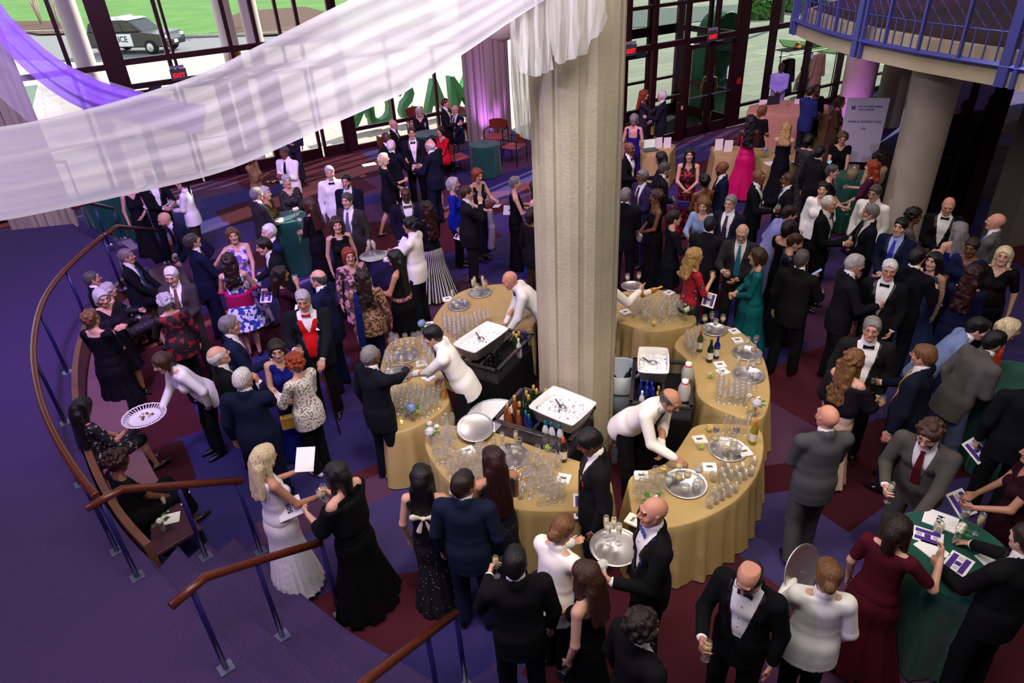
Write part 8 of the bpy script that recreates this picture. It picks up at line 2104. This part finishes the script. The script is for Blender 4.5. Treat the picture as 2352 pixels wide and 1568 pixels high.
 (1845, 576, 1.82, 20, 'm', 'tux', '#121113', 'short', 'dg', 'p', 'Gd', dict(held='0wi:w', extra=dict(st=.15)), 'tall grey haired person in black striding away near the teal dress'),
 (1162, 628, 1.76, 268, 'm', 'waiter', WJ, 'bald', 'gy', 'r', 'GR', dict(lean=42, held='0bot:g', extra=dict(G=(-.02, .46, .30))), 'bald bartender in a white jacket bending over the back left table'),
 (985, 752, 1.78, 275, 'm', 'waiter', WJ, 'short', 'bk', 'p', 'gR', dict(lean=24, acc='tie', held='1bot:o' if 0 else '0bot:o', hy=0, extra=dict(g=(.10, .22, .12), R=(.12, .55, .30))), 'bartender with black hair in a white jacket holding an amber bottle'),
 (1553, 906, 1.74, 122, 'm', 'waiter', WJ, 'fringe', 'dg', 't', 'rG', dict(lean=42, hp=5, acc='tie', extra=dict(r=(.14, .48, .44), G=(.10, .36, .30))), 'bald bartender in a white jacket reaching over the front right table'),
 (1395, 600, 1.76, 60, 'm', 'waiter', WJ, 'short', 'dg', 'p', 'uG', dict(held='0bot:a', extra=dict(u=(.12, .42, .34))), 'bartender mostly hidden behind the great column, pouring'),
 (1040, 409, 1.68, 95, 'f', 'blouse', '#1422A0', 'bob', 'sv', 'p', 'dc', dict(held='0pr', extra=dict(sl=1, flr=.02)), 'silver bobbed person in a royal blue satin jacket'),
 (1072, 428, 1.80, 85, 'm', 'suit', '#1B191E', 'crop', 'br', 'p', 'md', dict(acc='glass', fat=.6, held='0wi:w'), 'stocky person with glasses in a dark suit taking a drink'),
 (1098, 390, 1.76, 140, 'f', 'dress', '#141022', 'bob', 'or', 'p', 'cg', dict(acc='neck', hp=15, held='1na,0scarf:s', extra=dict(nd=.30, nw=.06, hem=.2)), 'red haired person in a plunging halter dress checking a wristwatch'),
 (1183, 407, 1.72, 85, 'f', 'dress', '#0C0A12', 'short', 'gy', 'p', 'gg', dict(held='0fl:w', extra=dict(hr=.20, nd=.40, strap=1)), 'slim short haired person in a long plain black dress left of the column'),
 (1228, 418, 1.70, 300, 'f', 'dress', '#1430C0', 'long', 'db', 'p', 'gd', dict(held='0pd:9'), 'person in a bright blue dress almost hidden by the great column'),
 (1222, 478, 1.70, 40, 'f', 'blouse', '#141018', 'bob', 'db', 'b', 'dd', dict(extra=dict(sl=.8, pc='#3A2A20')), 'person in a dark jacket almost hidden by the great column'),
 (2222, 232, 1.70, 250, 'f', 'dress', '#1A161C', 'long', 'br', 'p', 'gg', dict(extra=dict(sl=1)), 'person in dark clothes behind the smoked glass partition'),
 (2290, 215, 1.68, 60, 'f', 'kdress', '#121018', 'bob', 'bl', 'p', 'bb', dict(extra=dict(sl=.5)), 'blonde person beyond the maroon glass door post'),
 (1634, 152, 1.68, 10, 'f', 'kdress', '#12161C', 'long', 'bl', 'p', 'cd', dict(held='0bag:b', extra=dict(hl=.16, hem=.5)), 'blonde person in a dark fringed dress outside the right doors'),
 (1862, 92, 1.70, 240, 'f', 'dress', '#3A4A68', 'bob', 'br', 'p', 'dd', dict(extra=dict(st=.6)), 'person in a blue dress walking past outside the right windows'),
]
FABS = dict(GBT=GBT, STR=STR, SASH=SASH, BLD=BLD, P_FLOR=P_FLOR, FB=FB, REDJ=REDJ, LACE=LACE, SHEERP=SHEERP, TAN=TAN, BFLO=BFLO, POLKA=POLKA, TINY=TINY, REDF=REDF, DARKF=DARKF, REDBK=REDBK, SEQ=SEQ)
for (px, py, h, face, sex, out, colr, hair, hc, skin, arms, kw, lab) in PEOPLE:
    kw = dict(kw); ex = dict(kw.pop('extra', {}))
    for key, dst in (('m', 'm'), ('skm', 'skm'), ('tm', 'tm'), ('belt', 'belt')):
        if key in kw: ex[dst] = FABS[kw.pop(key)]()
    person(px, py, h, face, sex, out, colr, hair, hc, skin, arms, extra=ex, label=lab, **kw)
held_items()
